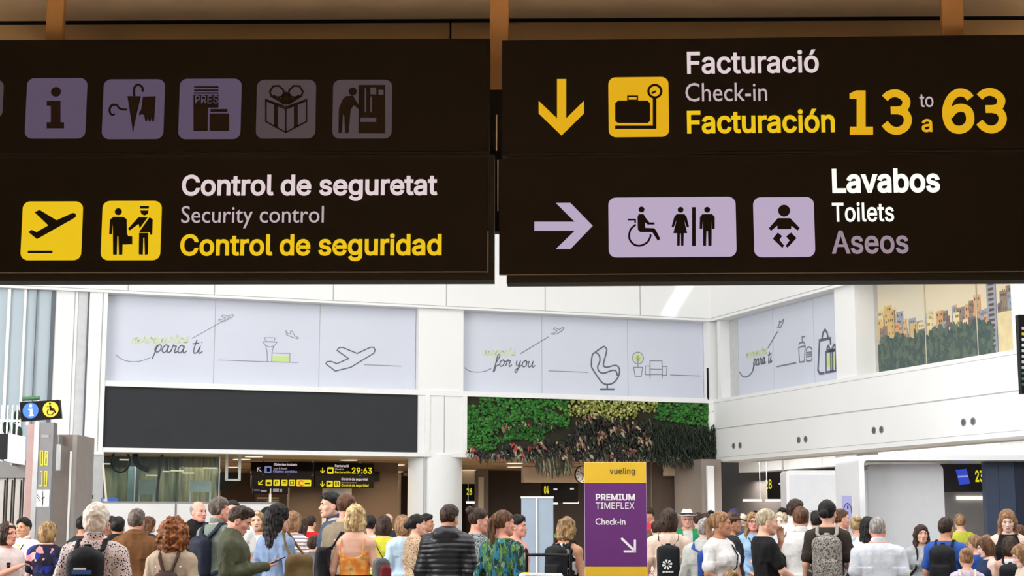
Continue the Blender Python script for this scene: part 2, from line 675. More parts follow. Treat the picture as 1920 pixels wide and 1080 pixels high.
# round white column under the pier
cb = MB()
c0, c1 = BW.u(770, -0.4, 870), BW.u(868, -0.4, 870)
cb.vcyl((c0 + c1) / 2, -0.55, (c1 - c0) / 2, 0, Z_BOT + 0.05, 40)
cb.cur = 1
uu = BW.u(795, 0.0, 900)
cb.box(uu - 0.008, uu + 0.008, 0, Z_BOT, -0.02, 0.035)
struct('column', cb, [WHITE, SEAM], BW.M)

# ------------------------------------------------------------------ right wall
fr_ = MB()
fr_.box(-0.1, 30, Z_OPEN, Z_TOP, -0.6, 0.12)
fr_.cur = 1
for x in (1700, 1880):
    u = RW.u(x, 0.12, 500)
    fr_.box(u - 0.01, u + 0.01, Z_OPEN, Z_TOP, 0.11, 0.123)
fr_.box(0, 30, Z_OPEN + 0.06, Z_OPEN + 0.075, 0.11, 0.123)
struct('wall_right', fr_, [WHITE, SEAM], RW.M)
bd = MB()
bd.box(-0.05, 30, Z_BOT - 0.02, Z_SILL, -0.6, 0.06)
bd.cur = 1
zm = RW.v(1630, 768, 0.06)
bd.box(0, 30, zm - 0.012, zm + 0.012, 0.05, 0.063)
bd.box(0, 30, Z_SILL - 0.09, Z_SILL - 0.08, 0.05, 0.063)
bd.box(0, 30, Z_BOT + 0.07, Z_BOT + 0.08, 0.05, 0.063)
struct('wall_right_band', bd, [WHITE, SEAM], RW.M)
for x0, x1 in ((1345, 1351), (1567, 1605), (1900, 1990)):
    struct('wall_right_pier', MB().box(RW.u(x0, 0, 650), RW.u(x1, 0, 650), Z_SILL, Z_OPEN, -0.7, 0.0), WHITE, RW.M)
struct('wall_right_filler', MB().box(0, 30, Z_BOT, Z_OPEN + 0.2, -1.2, -0.75), mat('grey_reveal', (190, 188, 184), 0.6), RW.M)
for i, (x, y) in enumerate(((1376, 836), (1388, 835), (1498, 825), (1511, 823.5), (1639, 807), (1653, 805.5), (1807, 792), (1825, 790))):
    c = RW.at(x, y, 0.06)
    o = thing('air_nozzle', 'small round dark air nozzle in the white band of the side wall', 'air vent', RW.shifted(0.06, c[0], c[1]).M, 'air nozzles in the white band')
    MB().disc((0, 0), 0.072, -0.02, 0.012).build('ring', GREYM, o)
    MB().disc((0, 0), 0.055, -0.02, 0.014).build('opening', mat('nozzle_dark', (90, 92, 94), 0.8), o)

# ------------------------------------------------------------------ low check-in hall behind the walls
ch = MB()
ch.box(-22, 0.4, Z_BOT + 0.02, Z_BOT + 0.25, -30, -0.6)
ch.cur = 1
for k in range(1, 9):
    ch.box(-22, 0.4, Z_BOT + 0.012, Z_BOT + 0.03, -0.6 - k * 2.2, -0.6 - k * 2.2 + 0.03)
struct('ceiling_counter_hall', ch, [WOODC, BROWN], BW.M)
struct('ceiling_side_hall', MB().box(-9, 22, Z_BOT + 0.75, Z_BOT + 0.95, -9, -0.55), WHITE, RW.M)
ZC = Z_BOT + 0.02


def on_ceiling(x, y, z=None):
    d = ray(x, y)
    return CAM + d * (((z or ZC) - CAM.z) / d.z)


def parallel(x, y, U=None):
    p = on_ceiling(x, y)
    return Frame((p.x, p.y, 0), U or BW.U)


def backwall(name, x0, x1, ytop, m, dx=0.0, thick=0.3):
    f = parallel((x0 + x1) / 2, ytop)
    mb = MB().box(f.u(x0, 0, 920), f.u(x1, 0, 920), 0, ZC, -thick, 0)
    struct(name, mb, m, f.M)
    return f


F_DARK = backwall('wall_counter_hall_dark', 380, 600, 887, BROWND)
F_MID = backwall('wall_counter_hall_mid', 543, 746, 866.5, BROWN)
F_NICHE = backwall('wall_counter_hall_niche', 744, 900, 889, BROWND)
F_DESK = backwall('wall_counter_hall_desk', 880, 1300, 884, mat('deep_brown_wall_panel', (58, 40, 28), 0.6, var=0.06, scale=1.5))
fp = parallel(903, 881)
pm = MB().box(fp.u(890, 0, 920), fp.u(916, 0, 920), 0, ZC, -0.6, 0)
pm.cur = 1
pxbox(pm, fp, 897, 894, 907, 1000, 0, 0.05)  # warm light is put into the cream of this white strip
struct('trim_pilaster_warm_tint', pm, [TAUPE, CREAM], fp.M)
fp = parallel(757, 884)
pm = MB().box(fp.u(745, 0, 920), fp.u(752, 0, 920), 0, ZC, -0.3, 0)
pxbox(pm, fp, 757, 887, 770, 892, -0.3, 0)
pm.cur = 1
pxbox(pm, fp, 740.5, 900, 749, 1000, 0, 0.05)
struct('trim_pilaster_beige', pm, [BEIGE, CREAM], fp.M)
fp = parallel(1334, 861)
pm = MB().box(fp.u(1316, 0, 920), fp.u(1353, 0, 920), 0, ZC, -1.5, 0)
pm.cur = 1
pxbox(pm, fp, 1327.5, 873, 1340, 1020, 0, 0.06)  # plain white strip, gives off no light
struct('trim_pilaster_white', pm, [TAUPE, WHITEM], fp.M)
fw = parallel(1230, 866)
pm = MB().box(fw.u(1209, 0, 920), fw.u(1318, 0, 920), 0, ZC, -0.3, 0)
pm.cur = 1
pm.box(fw.u(1220, 0, 920), fw.u(1222, 0, 920), 0, ZC, -0.1, 0.02)
struct('wall_counter_hall_end', pm, [mat('brown_grey_wall', (104, 86, 74), 0.6), TAUPE], fw.M)

# parallel to the right wall, under it: the desks on the far side
RK = RW.shifted(-3.6)
rk = MB()
rk.box(-8, 18, 0, ZC + 0.72, -3.0, -2.6)
struct('wall_side_desk', rk, mat('warm_grey_wall', (128, 118, 112), 0.6), RK.M)
bk = MB()
ub0 = RK.u(1385, 0, 875)
ub1 = RK.u(1880, 0, 840)
zb = RK.v(1430, 883.5)
bk.box(ub0, ub1, zb, ZC + 0.72, -0.5, 0)
bk.cur = 1
for x in (1424, 1438, 1541, 1701, 1716, 1848, 1866):
    u = RK.u(x, 0, 855)
    bk.box(u - 0.01, u + 0.01, zb, ZC + 0.72, 0, 0.005)
bk.cur = 2
bk.box(RK.u(1566, 0.01, 848), RK.u(1606, 0.01, 848), RK.v(1590, 856, 0.01), ZC + 0.72, 0, 0.01)  # paler half of the dark opening, also a flat panel
bk.cur = 3
bk.box(RK.u(1606, 0.01, 848), RK.u(1646, 0.01, 848), RK.v(1620, 854, 0.01), ZC + 0.72, 0, 0.012)  # shade of the dark opening painted as a flat grey panel
bk.cur = 2
bk.box(ub1, ub1 + 6, zb - 0.3, ZC + 0.72, -0.5, 0.05)
struct('trim_side_bulkhead', bk, [WHITE, SEAM, mat('mid_grey_panel', (168, 170, 170), 0.6), mat('dark_opening_grey', (92, 92, 92), 0.7)], RK.M)
struct('wall_side_desk_return', MB().box(RK.u(1352, -1.5, 880), ub0, 0, ZC + 0.72, -2.6, -1.5), mat('grey_brown_return', (112, 104, 98), 0.6), RK.M)

# enclosing walls that the hall has outside the picture
struct('wall_hall_west', MB().box(-24.2, -24, 8.5, 45, 0, 13), WHITE, Matrix())
struct('wall_hall_rear_counter', MB().box(-24, 20, 0, ZC + 0.4, -22, -21.7), BROWND, BW.M)

# the roof's slit lies where the sun's rays to the bright streak on the back wall pass through it
hole = []
for px_ in ((1236, 596), (1264, 597), (1366, 430), (1332, 430)):
    q = BW.world(*BW.at(*px_, 0.12), 0.12)
    q = q - SUND * ((13.0 - q.z) / -SUND.z)
    hole.append((q.x, q.y))
outer = [(-30, 8.6), (34, 8.6), (34, 60), (-30, 60)]
hc_ = (sum(h_[0] for h_ in hole) / 4, sum(h_[1] for h_ in hole) / 4)
hole.sort(key=lambda h_: math.atan2(h_[1] - hc_[1], h_[0] - hc_[0]))
rf = MB()
rf._add([(a_[0], a_[1], 13.0) for a_ in outer] + [(a_[0], a_[1], 13.0) for a_ in hole], [(i, (i + 1) % 4, 4 + (i + 1) % 4, 4 + i) for i in range(4)])
rf_o = struct('roof', rf, WHITE, Matrix())
sm_ = rf_o.modifiers.new('thick', 'SOLIDIFY')
sm_.thickness = 0.05
sm_.offset = 1

# ------------------------------------------------------------------ overhead signs hanging in the corridor mouth
SL = facing(925, 405, 0.6)
SR = facing(935, 405, 2.2)
T_WHITE = glow('backlit_white', (222, 204, 208), 1.0)
T_LIGHT = glow('backlit_soft_white', (190, 172, 178), 1.0)
T_YEL = glow('backlit_yellow', (232, 192, 8), 1.0)
T_YEL2 = glow('backlit_deep_yellow', (222, 170, 6), 1.0)
T_BRIGHT = glow('backlit_bright_white', (255, 252, 244), 1.05)
T_DIM = glow('backlit_dim_mauve', (150, 132, 146), 1.0)
P_LILAC = glow('pictogram_lilac', (182, 165, 194), 1.0)
P_DIM = glow('pictogram_faint_mauve', (80, 68, 94), 1.0)
P_DIM2 = glow('pictogram_fainter_mauve', (66, 56, 64), 1.0)
SYM = mat('pictogram_black', (14, 9, 8), 0.6, spec=0.1)
SYMD = mat('pictogram_dark_brown', (26, 17, 13), 0.6, spec=0.1)
cA, cB, cC, cD = crop(0, 0, 3.6), crop(440, 0, 3.6), crop(900, 0, 3.6), crop(1400, 0, 3.6)
cE, cF, cG, cH = crop(0, 280, 3.856), crop(440, 280, 3.692), crop(900, 280, 3.692), crop(1400, 280, 3.692)
HID = 'hanging sign boards'


def board(label, fr, face, house, lip=None):
    o = thing('hanging_sign', label, 'sign', fr.M, HID)
    mb = pxbox(MB(), fr, *house, -0.14, -0.012)
    mb.build('housing', BLACKM, o)
    pxbox(MB(), fr, *face, -0.012, 0.0).build('face_panel', SIGNFACE, o)
    if lip:
        mb = MB()
        for (x0, y0, x1, y1) in lip:
            pxbox(mb, fr, x0, y0, x1, y1, 0.0, 0.006)
        mb.build('edge_trim', mat('grey_metal_edge', (84, 78, 72), 0.5, 0.2), o)  # thin grey line along the lower face edges
    return o


def plate(o, fr, x0, y0, x1, y1, m, items, cv, symm=SYM, name='pictogram', r=0.035):
    a, b = corners(fr, x0, y0, x1, y1)
    p = MB().rrect(a[0], b[0], a[1], b[1], r, 0.0, 0.004, 6).build(name, m, o)
    if items:
        draw(MB(), fr, items, cv, 0.004, 0.007).build('symbol', symm, p)
    return p


S_TL = board('black overhead board with five faint mauve pictograms, above the security control board', SL, (-90, 75, 916, 284), (-92, 74, 918, 290))
plate(S_TL, SL, 49, 147, 162, 260, P_DIM, [('c', (380, 622), 33), ('p', [(318, 683), (410, 683), (410, 828), (434, 828), (434, 868), (318, 868), (318, 828), (346, 828), (346, 716), (318, 716)])], cA, SYMD)
plate(S_TL, SL, 193, 149, 308, 261, P_DIM, [
    ('q', [(748, 772), (742, 740), (758, 712), (790, 712), (804, 730), (826, 740), (860, 742)], 14), ('q', [(748, 772), (765, 778), (776, 768)], 12),
    ('q', [(908, 650), (908, 596), (934, 574), (962, 592), (966, 622)], 15),
    ('p', [(862, 652), (952, 652), (905, 860), (903, 886), (897, 886), (895, 860)]),
    ('p', [(966, 656), (1052, 652), (1046, 760), (1042, 820), (1030, 822), (1026, 790), (1018, 822), (1006, 822), (1000, 790), (994, 820), (982, 818), (976, 780), (960, 772), (942, 780), (940, 768), (956, 740)])], cA, SYMD)
pB = plate(S_TL, SL, 336, 148, 452, 261, P_DIM, [
    ('s', [(1312, 590), (1476, 590)], 12), ('s', [(1312, 612), (1476, 612)], 10), ('s', [(1312, 630), (1476, 630)], 8),
    ('p', [(1308, 642), (1476, 642), (1476, 728), (1406, 728), (1404, 886), (1308, 886)]),
    ('s', [(1422, 748), (1536, 748)], 20), ('p', [(1416, 768), (1548, 768), (1548, 886), (1416, 886)])], cA, SYMD)
lettering('lettering', 'PRES', SL, 366, 179, 409, 194, P_DIM, pB, 0.0075, 0.0)
gift = []
gift += [('k', [(350, 725), (486, 676), (486, 822), (346, 896), (212, 822), (212, 676)], 10), ('s', [(346, 740), (346, 896)], 10),
         ('s', [(212, 680), (346, 738), (486, 680)], 10), ('s', [(280, 700), (280, 860)], 26), ('s', [(414, 700), (414, 860)], 26),
         ('k', [(238, 620), (262, 584), (300, 582), (330, 610), (336, 650), (290, 660), (248, 650)], 12),
         ('k', [(462, 620), (438, 584), (400, 582), (370, 610), (364, 650), (410, 660), (452, 650)], 12),
         ('p', [(318, 640), (350, 620), (384, 640), (392, 690), (350, 710), (310, 690)]), ('s', [(340, 700), (260, 650)], 24), ('s', [(360, 700), (440, 650)], 24)]
plate(S_TL, SL, 481, 150, 592, 260, P_DIM2, gift, cB, SYMD)
plate(S_TL, SL, 624, 150, 735, 260, P_DIM2, [
    ('c', (798, 620), 27), ('p', [(750, 652), (800, 648), (824, 690), (862, 740), (850, 748), (806, 712), (784, 740), (772, 890), (764, 902), (746, 900), (742, 790), (732, 770), (724, 895), (716, 902), (702, 898), (704, 740), (726, 680)]),
    ('p', [(838, 576), (1016, 576), (1016, 902), (838, 902)])], cB, SYMD)
vm = draw(MB(), SL, [('p', [(918, 594), (956, 594), (956, 640), (918, 640)]), ('p', [(972, 610), (1006, 610), (1006, 642), (972, 642)]), ('s', [(884, 600), (884, 760)], 10), ('s', [(922, 655), (922, 760)], 10), ('p', [(850, 798), (956, 798), (956, 826), (850, 826)])], cB, 0.0072, 0.009)
vm.build('machine_detail', P_DIM2, S_TL)
plate(S_TL, SL, -70, 150, 6, 222, P_DIM2, [], cA)

S_BL = board('black overhead board reading security control in yellow and white, with a plane and an officer', SL, (-90, 298, 914, 509), (-92, 291, 927, 526), [(-90, 509.5, 914, 511.5), (913.5, 433, 916, 511)])
plate(S_BL, SL, 41, 378, 154, 488, T_YEL, [
    ('p', [(252, 456), (290, 440), (412, 514), (528, 462), (548, 466), (552, 486), (536, 500), (270, 650), (208, 600), (232, 584), (268, 600), (352, 552)]),
    ('s', [(204, 743), (382, 743)], 17)], cE)
off = [('c', (858, 452), 25), ('p', [(822, 490), (896, 490), (918, 506), (920, 610), (930, 630), (958, 630), (958, 688), (888, 690), (886, 762), (862, 764), (858, 630), (850, 630), (846, 764), (820, 762), (818, 530), (812, 616), (792, 614), (798, 510)]),
       ('p', [(1012, 412), (1080, 412), (1076, 430), (1018, 430)]), ('p', [(1016, 444), (1076, 444), (1070, 468), (1046, 480), (1024, 468)]),
       ('p', [(1004, 492), (1070, 492), (1012, 572), (1004, 540), (940, 588), (928, 576)]), ('p', [(1084, 492), (1106, 508), (1102, 616), (1088, 620), (1086, 600), (1008, 600), (1024, 578)]),
       ('p', [(1008, 606), (1074, 606), (1072, 760), (1050, 764), (1046, 640), (1038, 640), (1034, 764), (1006, 760)])]
plate(S_BL, SL, 191, 377, 302, 488, T_YEL, off, cE)
lettering('lettering', 'Control de seguretat', SL, 341, 327, 820, 377, T_WHITE, S_BL, 0.003, 0.021)
lettering('lettering', 'Security control', SL, 340, 386, 607, 428, T_LIGHT, S_BL, 0.003, 0.0, plain=True)
lettering('lettering', 'Control de seguridad', SL, 338, 438, 828, 490, T_YEL, S_BL, 0.003, 0.021)

S_TR = board('black overhead board with yellow down arrow and check-in desk numbers', SR, (942, 71.5, 2010, 282), (941, 70, 2012, 288))
draw(MB(), SR, [('p', [(520, 535), (582, 535), (582, 800), (702, 682), (702, 766), (550, 915), (396, 766), (396, 682), (520, 800)])], cC, 0.0, 0.004).build('arrow', T_YEL2, S_TR)
plate(S_TR, SR, 1141, 145, 1254, 257, T_YEL2, [
    ('p', [(932, 682), (1130, 682), (1148, 700), (1148, 816), (1132, 832), (930, 832), (912, 816), (912, 700)]), ('k', [(998, 680), (998, 652), (1062, 652), (1062, 680)], 10),
    ('p', [(912, 850), (1166, 850), (1166, 660), (1190, 660), (1190, 872), (912, 872)]), ('r', (1180, 618), 43, 15), ('s', [(1158, 632), (1186, 618)], 13)], cC)
lettering('lettering', 'Facturació', SR, 1288, 94, 1535, 138, T_WHITE, S_TR, 0.003, 0.016)
lettering('lettering', 'Check-in', SR, 1285, 155, 1438, 190, T_LIGHT, S_TR, 0.003, 0.0, plain=True)
lettering('lettering', 'Facturación', SR, 1288, 205, 1565, 250, T_YEL, S_TR, 0.003, 0.021)
draw(MB(), SR, [('p', [(694, 632), (738, 612), (802, 612), (802, 856), (852, 856), (852, 910), (696, 910), (696, 856), (742, 856), (742, 668), (694, 668)])], cD, 0.0, 0.004).build('numeral', T_YEL2, S_TR)


def three(dx):
    return [('q', [(932 + dx, 664), (960 + dx, 640), (1006 + dx, 630), (1054 + dx, 650), (1078 + dx, 686), (1064 + dx, 728), (1030 + dx, 744), (972 + dx, 746)], 52), ('q', [(1020 + dx, 746), (1064 + dx, 760), (1088 + dx, 806), (1070 + dx, 858), (1020 + dx, 884), (968 + dx, 872), (930 + dx, 834)], 52)]


draw(MB(), SR, three(0), cD, 0.0, 0.004).build('numeral', T_YEL2, S_TR)
draw(MB(), SR, three(640), crop(1400, -2.5, 3.6), 0.0, 0.004).build('numeral', T_YEL2, S_TR)
draw(MB(), SR, [('q', [(1510, 664), (1480, 634), (1430, 626), (1382, 656), (1352, 720), (1350, 790), (1370, 846), (1410, 874), (1460, 872), (1500, 838), (1508, 790), (1490, 744), (1446, 728), (1400, 742), (1366, 780)], 54)], cD, 0.0, 0.004).build('numeral', T_YEL2, S_TR)
lettering('lettering', 'to', SR, 1724, 177, 1750, 201, T_LIGHT, S_TR, 0.003, 0.006)
lettering('lettering', 'a', SR, 1728, 223, 1748, 248, T_YEL2, S_TR, 0.003, 0.016)

S_BR = board('black overhead board with mauve arrow, toilet and baby pictograms reading toilets', SR, (936, 293, 2010, 511), (950, 289, 2012, 527), [(936, 511, 2000, 512.6)])
draw(MB(), SR, [('p', [(376, 502), (656, 502), (526, 372), (626, 372), (780, 530), (626, 690), (526, 690), (656, 564), (376, 564)])], cG, 0.0, 0.004).build('arrow', P_LILAC, S_BR)
wc = [('c', (1118, 418), 20), ('q', [(1078, 522), (1040, 560), (1034, 620), (1066, 660), (1110, 668), (1156, 646), (1178, 610), (1180, 590)], 13),
      ('s', [(1022, 488), (1074, 488), (1074, 512)], 11),
      ('p', [(1098, 450), (1132, 450), (1150, 480), (1172, 508), (1208, 508), (1208, 522), (1160, 522), (1142, 506), (1142, 545), (1204, 548), (1216, 560), (1248, 622), (1230, 634), (1192, 574), (1108, 574), (1092, 556), (1090, 470)]),
      ('c', (1388, 420), 20), ('p', [(1360, 450), (1414, 450), (1430, 470), (1446, 536), (1432, 542), (1412, 490), (1434, 582), (1410, 582), (1408, 668), (1392, 668), (1390, 584), (1384, 584), (1382, 668), (1364, 668), (1364, 582), (1338, 582), (1360, 490), (1340, 542), (1326, 536), (1344, 470)]),
      ('s', [(1480, 402), (1480, 670)], 24),
      ('c', (1572, 420), 20), ('p', [(1538, 450), (1606, 450), (1624, 470), (1624, 552), (1606, 554), (1604, 490), (1602, 668), (1580, 670), (1577, 568), (1567, 568), (1564, 670), (1544, 668), (1542, 490), (1538, 554), (1520, 550), (1522, 470)])]
plate(S_BR, SR, 1141, 370, 1380, 482, P_LILAC, wc, cG)
plate(S_BR, SR, 1413, 370, 1527, 482, P_LILAC, [
    ('c', (258, 426), 41), ('p', [(214, 478), (300, 478), (366, 546), (352, 564), (308, 530), (306, 554), (212, 554), (212, 530), (168, 566), (152, 548)]),
    ('p', [(214, 578), (244, 602), (226, 628), (258, 668), (246, 684), (180, 620)]), ('p', [(306, 578), (344, 616), (282, 682), (268, 670), (296, 632), (272, 604)])], cH)
lettering('lettering', 'Lavabos', SR, 1560, 316, 1762, 362, T_BRIGHT, S_BR, 0.003, 0.026)
lettering('lettering', 'Toilets', SR, 1560, 379, 1676, 416, T_BRIGHT, S_BR, 0.003, 0.012)
lettering('lettering', 'Aseos', SR, 1559, 432, 1703, 476, T_DIM, S_BR, 0.003, 0.016)

POSTM = mat('tan_painted_post', (150, 112, 70), 0.5, var=0.05)
for lab, fr, x0, x1, yb2, nn in (('tan post holding the faint pictogram board near its info sign', SL, 82, 120, 120, -0.16), ('tan post in the gap between the two pairs of boards', SR, 918, 954, 168, -0.16), ('tan post holding the check-in number board by its last numbers', SR, 1770, 1806, 120, -0.16)):
    o = thing('sign_post', lab, 'post', fr.M, 'posts of the overhead boards')
    a = fr.at(x0, yb2, nn)
    b = fr.at(x1, 0, nn)
    MB().box(a[0], b[0], a[1], CEIL, nn - 0.05, nn).build('tube', POSTM, o, bevel=0.006)
    wv = (b[0] - a[0])
    MB().box(a[0] - 0.02, b[0] + 0.02, CEIL - 0.012, CEIL, nn - 0.08, nn + 0.015).build('mount_plate', POSTM, o)
o = thing('sign_bracket', 'black clamp bracket joining the boards in the narrow gap under the middle post', 'bracket', SR.M)
pxbox(MB(), SR, 914, 168, 942, 434, -0.24, -0.165).build('clamp', BLACKM, o)
pxbox(MB(), SR, 930, 215, 932, 282, -0.165, -0.155).build('rod', STEEL, o)
pxbox(MB(), SR, 932.5, 300, 934.5, 395, -0.165, -0.155).build('rod', STEEL, o)

# ------------------------------------------------------------------ line-drawing murals in the wall recesses
m1, m2, m3, m4, m5 = crop(0, 530, 4.695), crop(400, 530, 4.174), crop(840, 530, 4.174), crop(1280, 530, 4.694), crop(1560, 530, 4.694)
SCRIPT = {
    'a': ([[(.55, .75), (.3, 1), (.05, .6), (.1, .15), (.35, .05), (.55, .5), (.6, .85), (.55, .3), (.7, .02), (.95, .3)]], .85),
    'e': ([[(.05, .35), (.4, .6), (.45, .9), (.2, .95), (.08, .5), (.2, .08), (.5, .08), (.75, .35)]], .7),
    'r': ([[(.05, .1), (.15, .75), (.2, 1.0), (.3, .85), (.5, .85), (.45, .3), (.55, .03), (.8, .3)]], .72),
    'o': ([[(.4, .95), (.1, .75), (.08, .25), (.3, .03), (.55, .3), (.55, .75), (.4, .95), (.55, .75), (.85, .8)]], .78),
    'p': ([[(.02, .3), (.2, .9), (.1, -.2), (.0, -.8)], [(.15, .5), (.35, .95), (.6, .85), (.6, .35), (.35, .05), (.15, .2)]], .75),
    'u': ([[(.05, .9), (.02, .3), (.2, .03), (.45, .3), (.55, .9), (.5, .3), (.65, .03), (.9, .3)]], .85),
    't': ([[(.3, 1.7), (.22, .6), (.3, .05), (.55, .1), (.7, .3)], [(-.05, 1.2), (.6, 1.3)]], .6),
    's': ([[(.02, .1), (.35, .7), (.4, 1), (.5, .6), (.45, .1), (.15, .05), (.5, .1), (.7, .3)]], .65),
    'i': ([[(.05, .3), (.2, .9), (.15, .3), (.3, .03), (.55, .3)], [(.24, 1.35), (.27, 1.45)]], .5),
    'f': ([[(.1, .3), (.45, 1.4), (.4, 1.8), (.2, 1.5), (.15, .3), (.05, -.7), (.2, -.6), (.25, 0), (.6, .3)]], .6),
    'y': ([[(.05, .9), (.05, .4), (.3, .15), (.5, .9), (.4, -.2), (.2, -.8), (.05, -.5), (.4, -.1), (.75, .3)]], .75),
}


def script(mb, fr, text, x0, y0, x1, y1, wd, n=0.003):
    """Cursive written from pixel (x0,y0) to (x1,y1) along its base line; x-height follows from the length."""
    tot = sum(.55 if c == ' ' else SCRIPT[c][1] for c in text)
    a, b = Vector(fr.at(x0, y0, n)), Vector(fr.at(x1, y1, n))
    k = (b - a).length / tot
    d = (b - a).normalized()
    e = Vector((-d.y, d.x))
    cx = 0
    for c in text:
        if c == ' ':
            cx += .55
            continue
        st, adv = SCRIPT[c]
        for s in st:
            pts = smooth_line([(p[0], p[1], 0) for p in s], 3)
            mb.stroke([tuple(a + d * ((cx + p[0] + .18 * p[1]) * k) + e * (p[1] * k * .82)) for p in pts], wd, n, n + 0.003)
        cx += adv


def mural(label, fr, n, x0, x1, y, seams, extra=0.0):
    f = fr.shifted(n)
    o = thing('mural_panel', label, 'mural', f.M, 'line drawing murals in the wall recesses')
    us = [fr.u(x0, 0, y) if fr is BW else f.u(x0, 0, y)] + [f.u(x, 0, y) for x in seams] + [fr.u(x1, 0, y) - 0.003]
    for a, b in zip(us, us[1:]):
        MB().box(a + 0.008, b - 0.008, Z_SILL + 0.031, Z_OPEN - 0.001, -0.03, 0.0).build('panel', PRINT, o)
    for u in us[1:-1]:
        MB().box(u - 0.008, u + 0.008, Z_SILL + 0.031, Z_OPEN - 0.001, -0.03, -0.004).build('joint', SEAM, o)
    return o, f


PLANE = [(968, 530), (982, 510), (1010, 506), (1126, 554), (1228, 506), (1256, 506), (1266, 528), (1256, 552), (1076, 662), (954, 692), (880, 634), (890, 618), (920, 616), (968, 634), (1058, 594)]
o, f = mural('pale mural of a control tower and planes with para ti in script', BW, -0.22, 199.5, 785, 650, (402, 599))
g = MB()
draw(g, f, [('k', [(p[0], p[1]) for p in PLANE], 9)], m2)
g.build('plane_drawing', INK, o)
g = MB()
draw(g, f, [('s', [(1178, 642), (1472, 654)], 5)], m2)
g.build('line_drawing', INKLIGHT, o)
g = MB()
draw(g, f, [('s', [(40, 606), (664, 626)], 4), ('k', [(400, 430), (482, 432), (474, 462), (410, 460)], 4),
            ('s', [(386, 462), (498, 466), (476, 494), (440, 504), (408, 490), (386, 462)], 4), ('s', [(443, 432), (443, 412)], 3),
            ('q', [(408, 492), (420, 540), (422, 620)], 4), ('q', [(472, 494), (460, 545), (456, 620)], 4), ('s', [(462, 550), (600, 554), (598, 624)], 4),
            ('k', [(40, 292), (66, 288), (94, 274), (66, 262), (72, 252), (118, 264), (150, 248), (158, 256), (150, 268), (90, 304), (62, 304)], 4),
            ('k', [(566, 374), (582, 398), (600, 404), (606, 376), (618, 382), (636, 416), (668, 432), (660, 440), (610, 424), (572, 408)], 4)], m2)
g.build('line_drawing', INKLIGHT, o)
g = MB()
draw(g, f, [('s', [(1690, 490), (1878, 386), (2030, 300)], 5), ('q', [(1024, 638), (1090, 682), (1180, 696), (1260, 684), (1322, 660)], 5)], m1)
g.build('line_drawing', INKLIGHT, o)
g = MB()
draw(g, f, [('p', [(466, 572), (598, 574), (597, 620), (464, 616)])], m2, 0.001, 0.0025)
g.build('lime_block', LIME, o)
g = MB()
script(g, f, 'para ti', 288, 661, 378, 663, 0.024)
g.build('lettering', INK, o)
g = MB()
script(g, f, 'aeropuertos', 246, 643, 352, 643, 0.026)
g.build('lettering', LIMEPALE, o)

o, f = mural('pale mural of an egg chair, potted tree and armchair with for you in script', BW, -0.22, 869, 1326.5, 660, (1016, 1177))
g = MB()
draw(g, f, [('q', [(1150, 545), (1200, 510), (1222, 500), (1240, 520), (1238, 550), (1216, 640), (1240, 662), (1300, 648), (1330, 656), (1342, 690), (1330, 740), (1290, 786), (1240, 796), (1200, 776), (1140, 690), (1122, 650), (1126, 580), (1140, 552), (1166, 552), (1186, 580), (1186, 620), (1170, 660), (1184, 696), (1220, 708), (1280, 688), (1312, 690), (1326, 728)], 11),
            ('s', [(1246, 796), (1246, 830)], 11), ('s', [(1190, 834), (1302, 834)], 13)], m3)
g.build('chair_drawing', INK, o)
g = MB()
draw(g, f, [('s', [(786, 690), (1098, 702)], 5)], m3)
g.build('line_drawing', INKLIGHT, o)
g = MB()
draw(g, f, [('r', (1486, 590), 46, 5), ('s', [(1486, 570), (1486, 660)], 5), ('s', [(1486, 615), (1502, 590)], 3), ('s', [(1486, 605), (1470, 582)], 3),
            ('k', [(1452, 662), (1522, 662), (1512, 734), (1464, 732)], 5), ('k', [(1580, 612), (1674, 612), (1676, 720), (1580, 720)], 5), ('s', [(1580, 676), (1676, 678)], 5),
            ('k', [(1544, 652), (1580, 652), (1580, 722), (1544, 720)], 5), ('k', [(1676, 656), (1712, 656), (1710, 724), (1676, 724)], 5), ('s', [(1582, 722), (1580, 748)], 5), ('s', [(1676, 722), (1676, 750)], 5),
            ('s', [(1738, 722), (1975, 730)], 5)], m3)
g.build('line_drawing', INKLIGHT, o)
g = MB()
draw(g, f, [('s', [(566, 556), (786, 424)], 6), ('q', [(126, 664), (170, 692), (230, 700), (290, 692), (340, 670)], 5),
            ('k', [(806, 398), (830, 396), (852, 378), (826, 362), (836, 354), (870, 366), (900, 350), (906, 358), (896, 374), (850, 402), (820, 404)], 5)], m3)
g.build('line_drawing', INKLIGHT, o)
g = MB()
draw(g, f, [('c', (1486, 590), 34)], m3, 0.001, 0.0025)
g.build('lime_block', LIME, o)
g = MB()
script(g, f, 'for you', 926, 687, 1002, 689, 0.024)
g.build('lettering', INK, o)
g = MB()
script(g, f, 'airports', 904, 666, 966, 667, 0.026)
g.build('lettering', LIMEPALE, o)

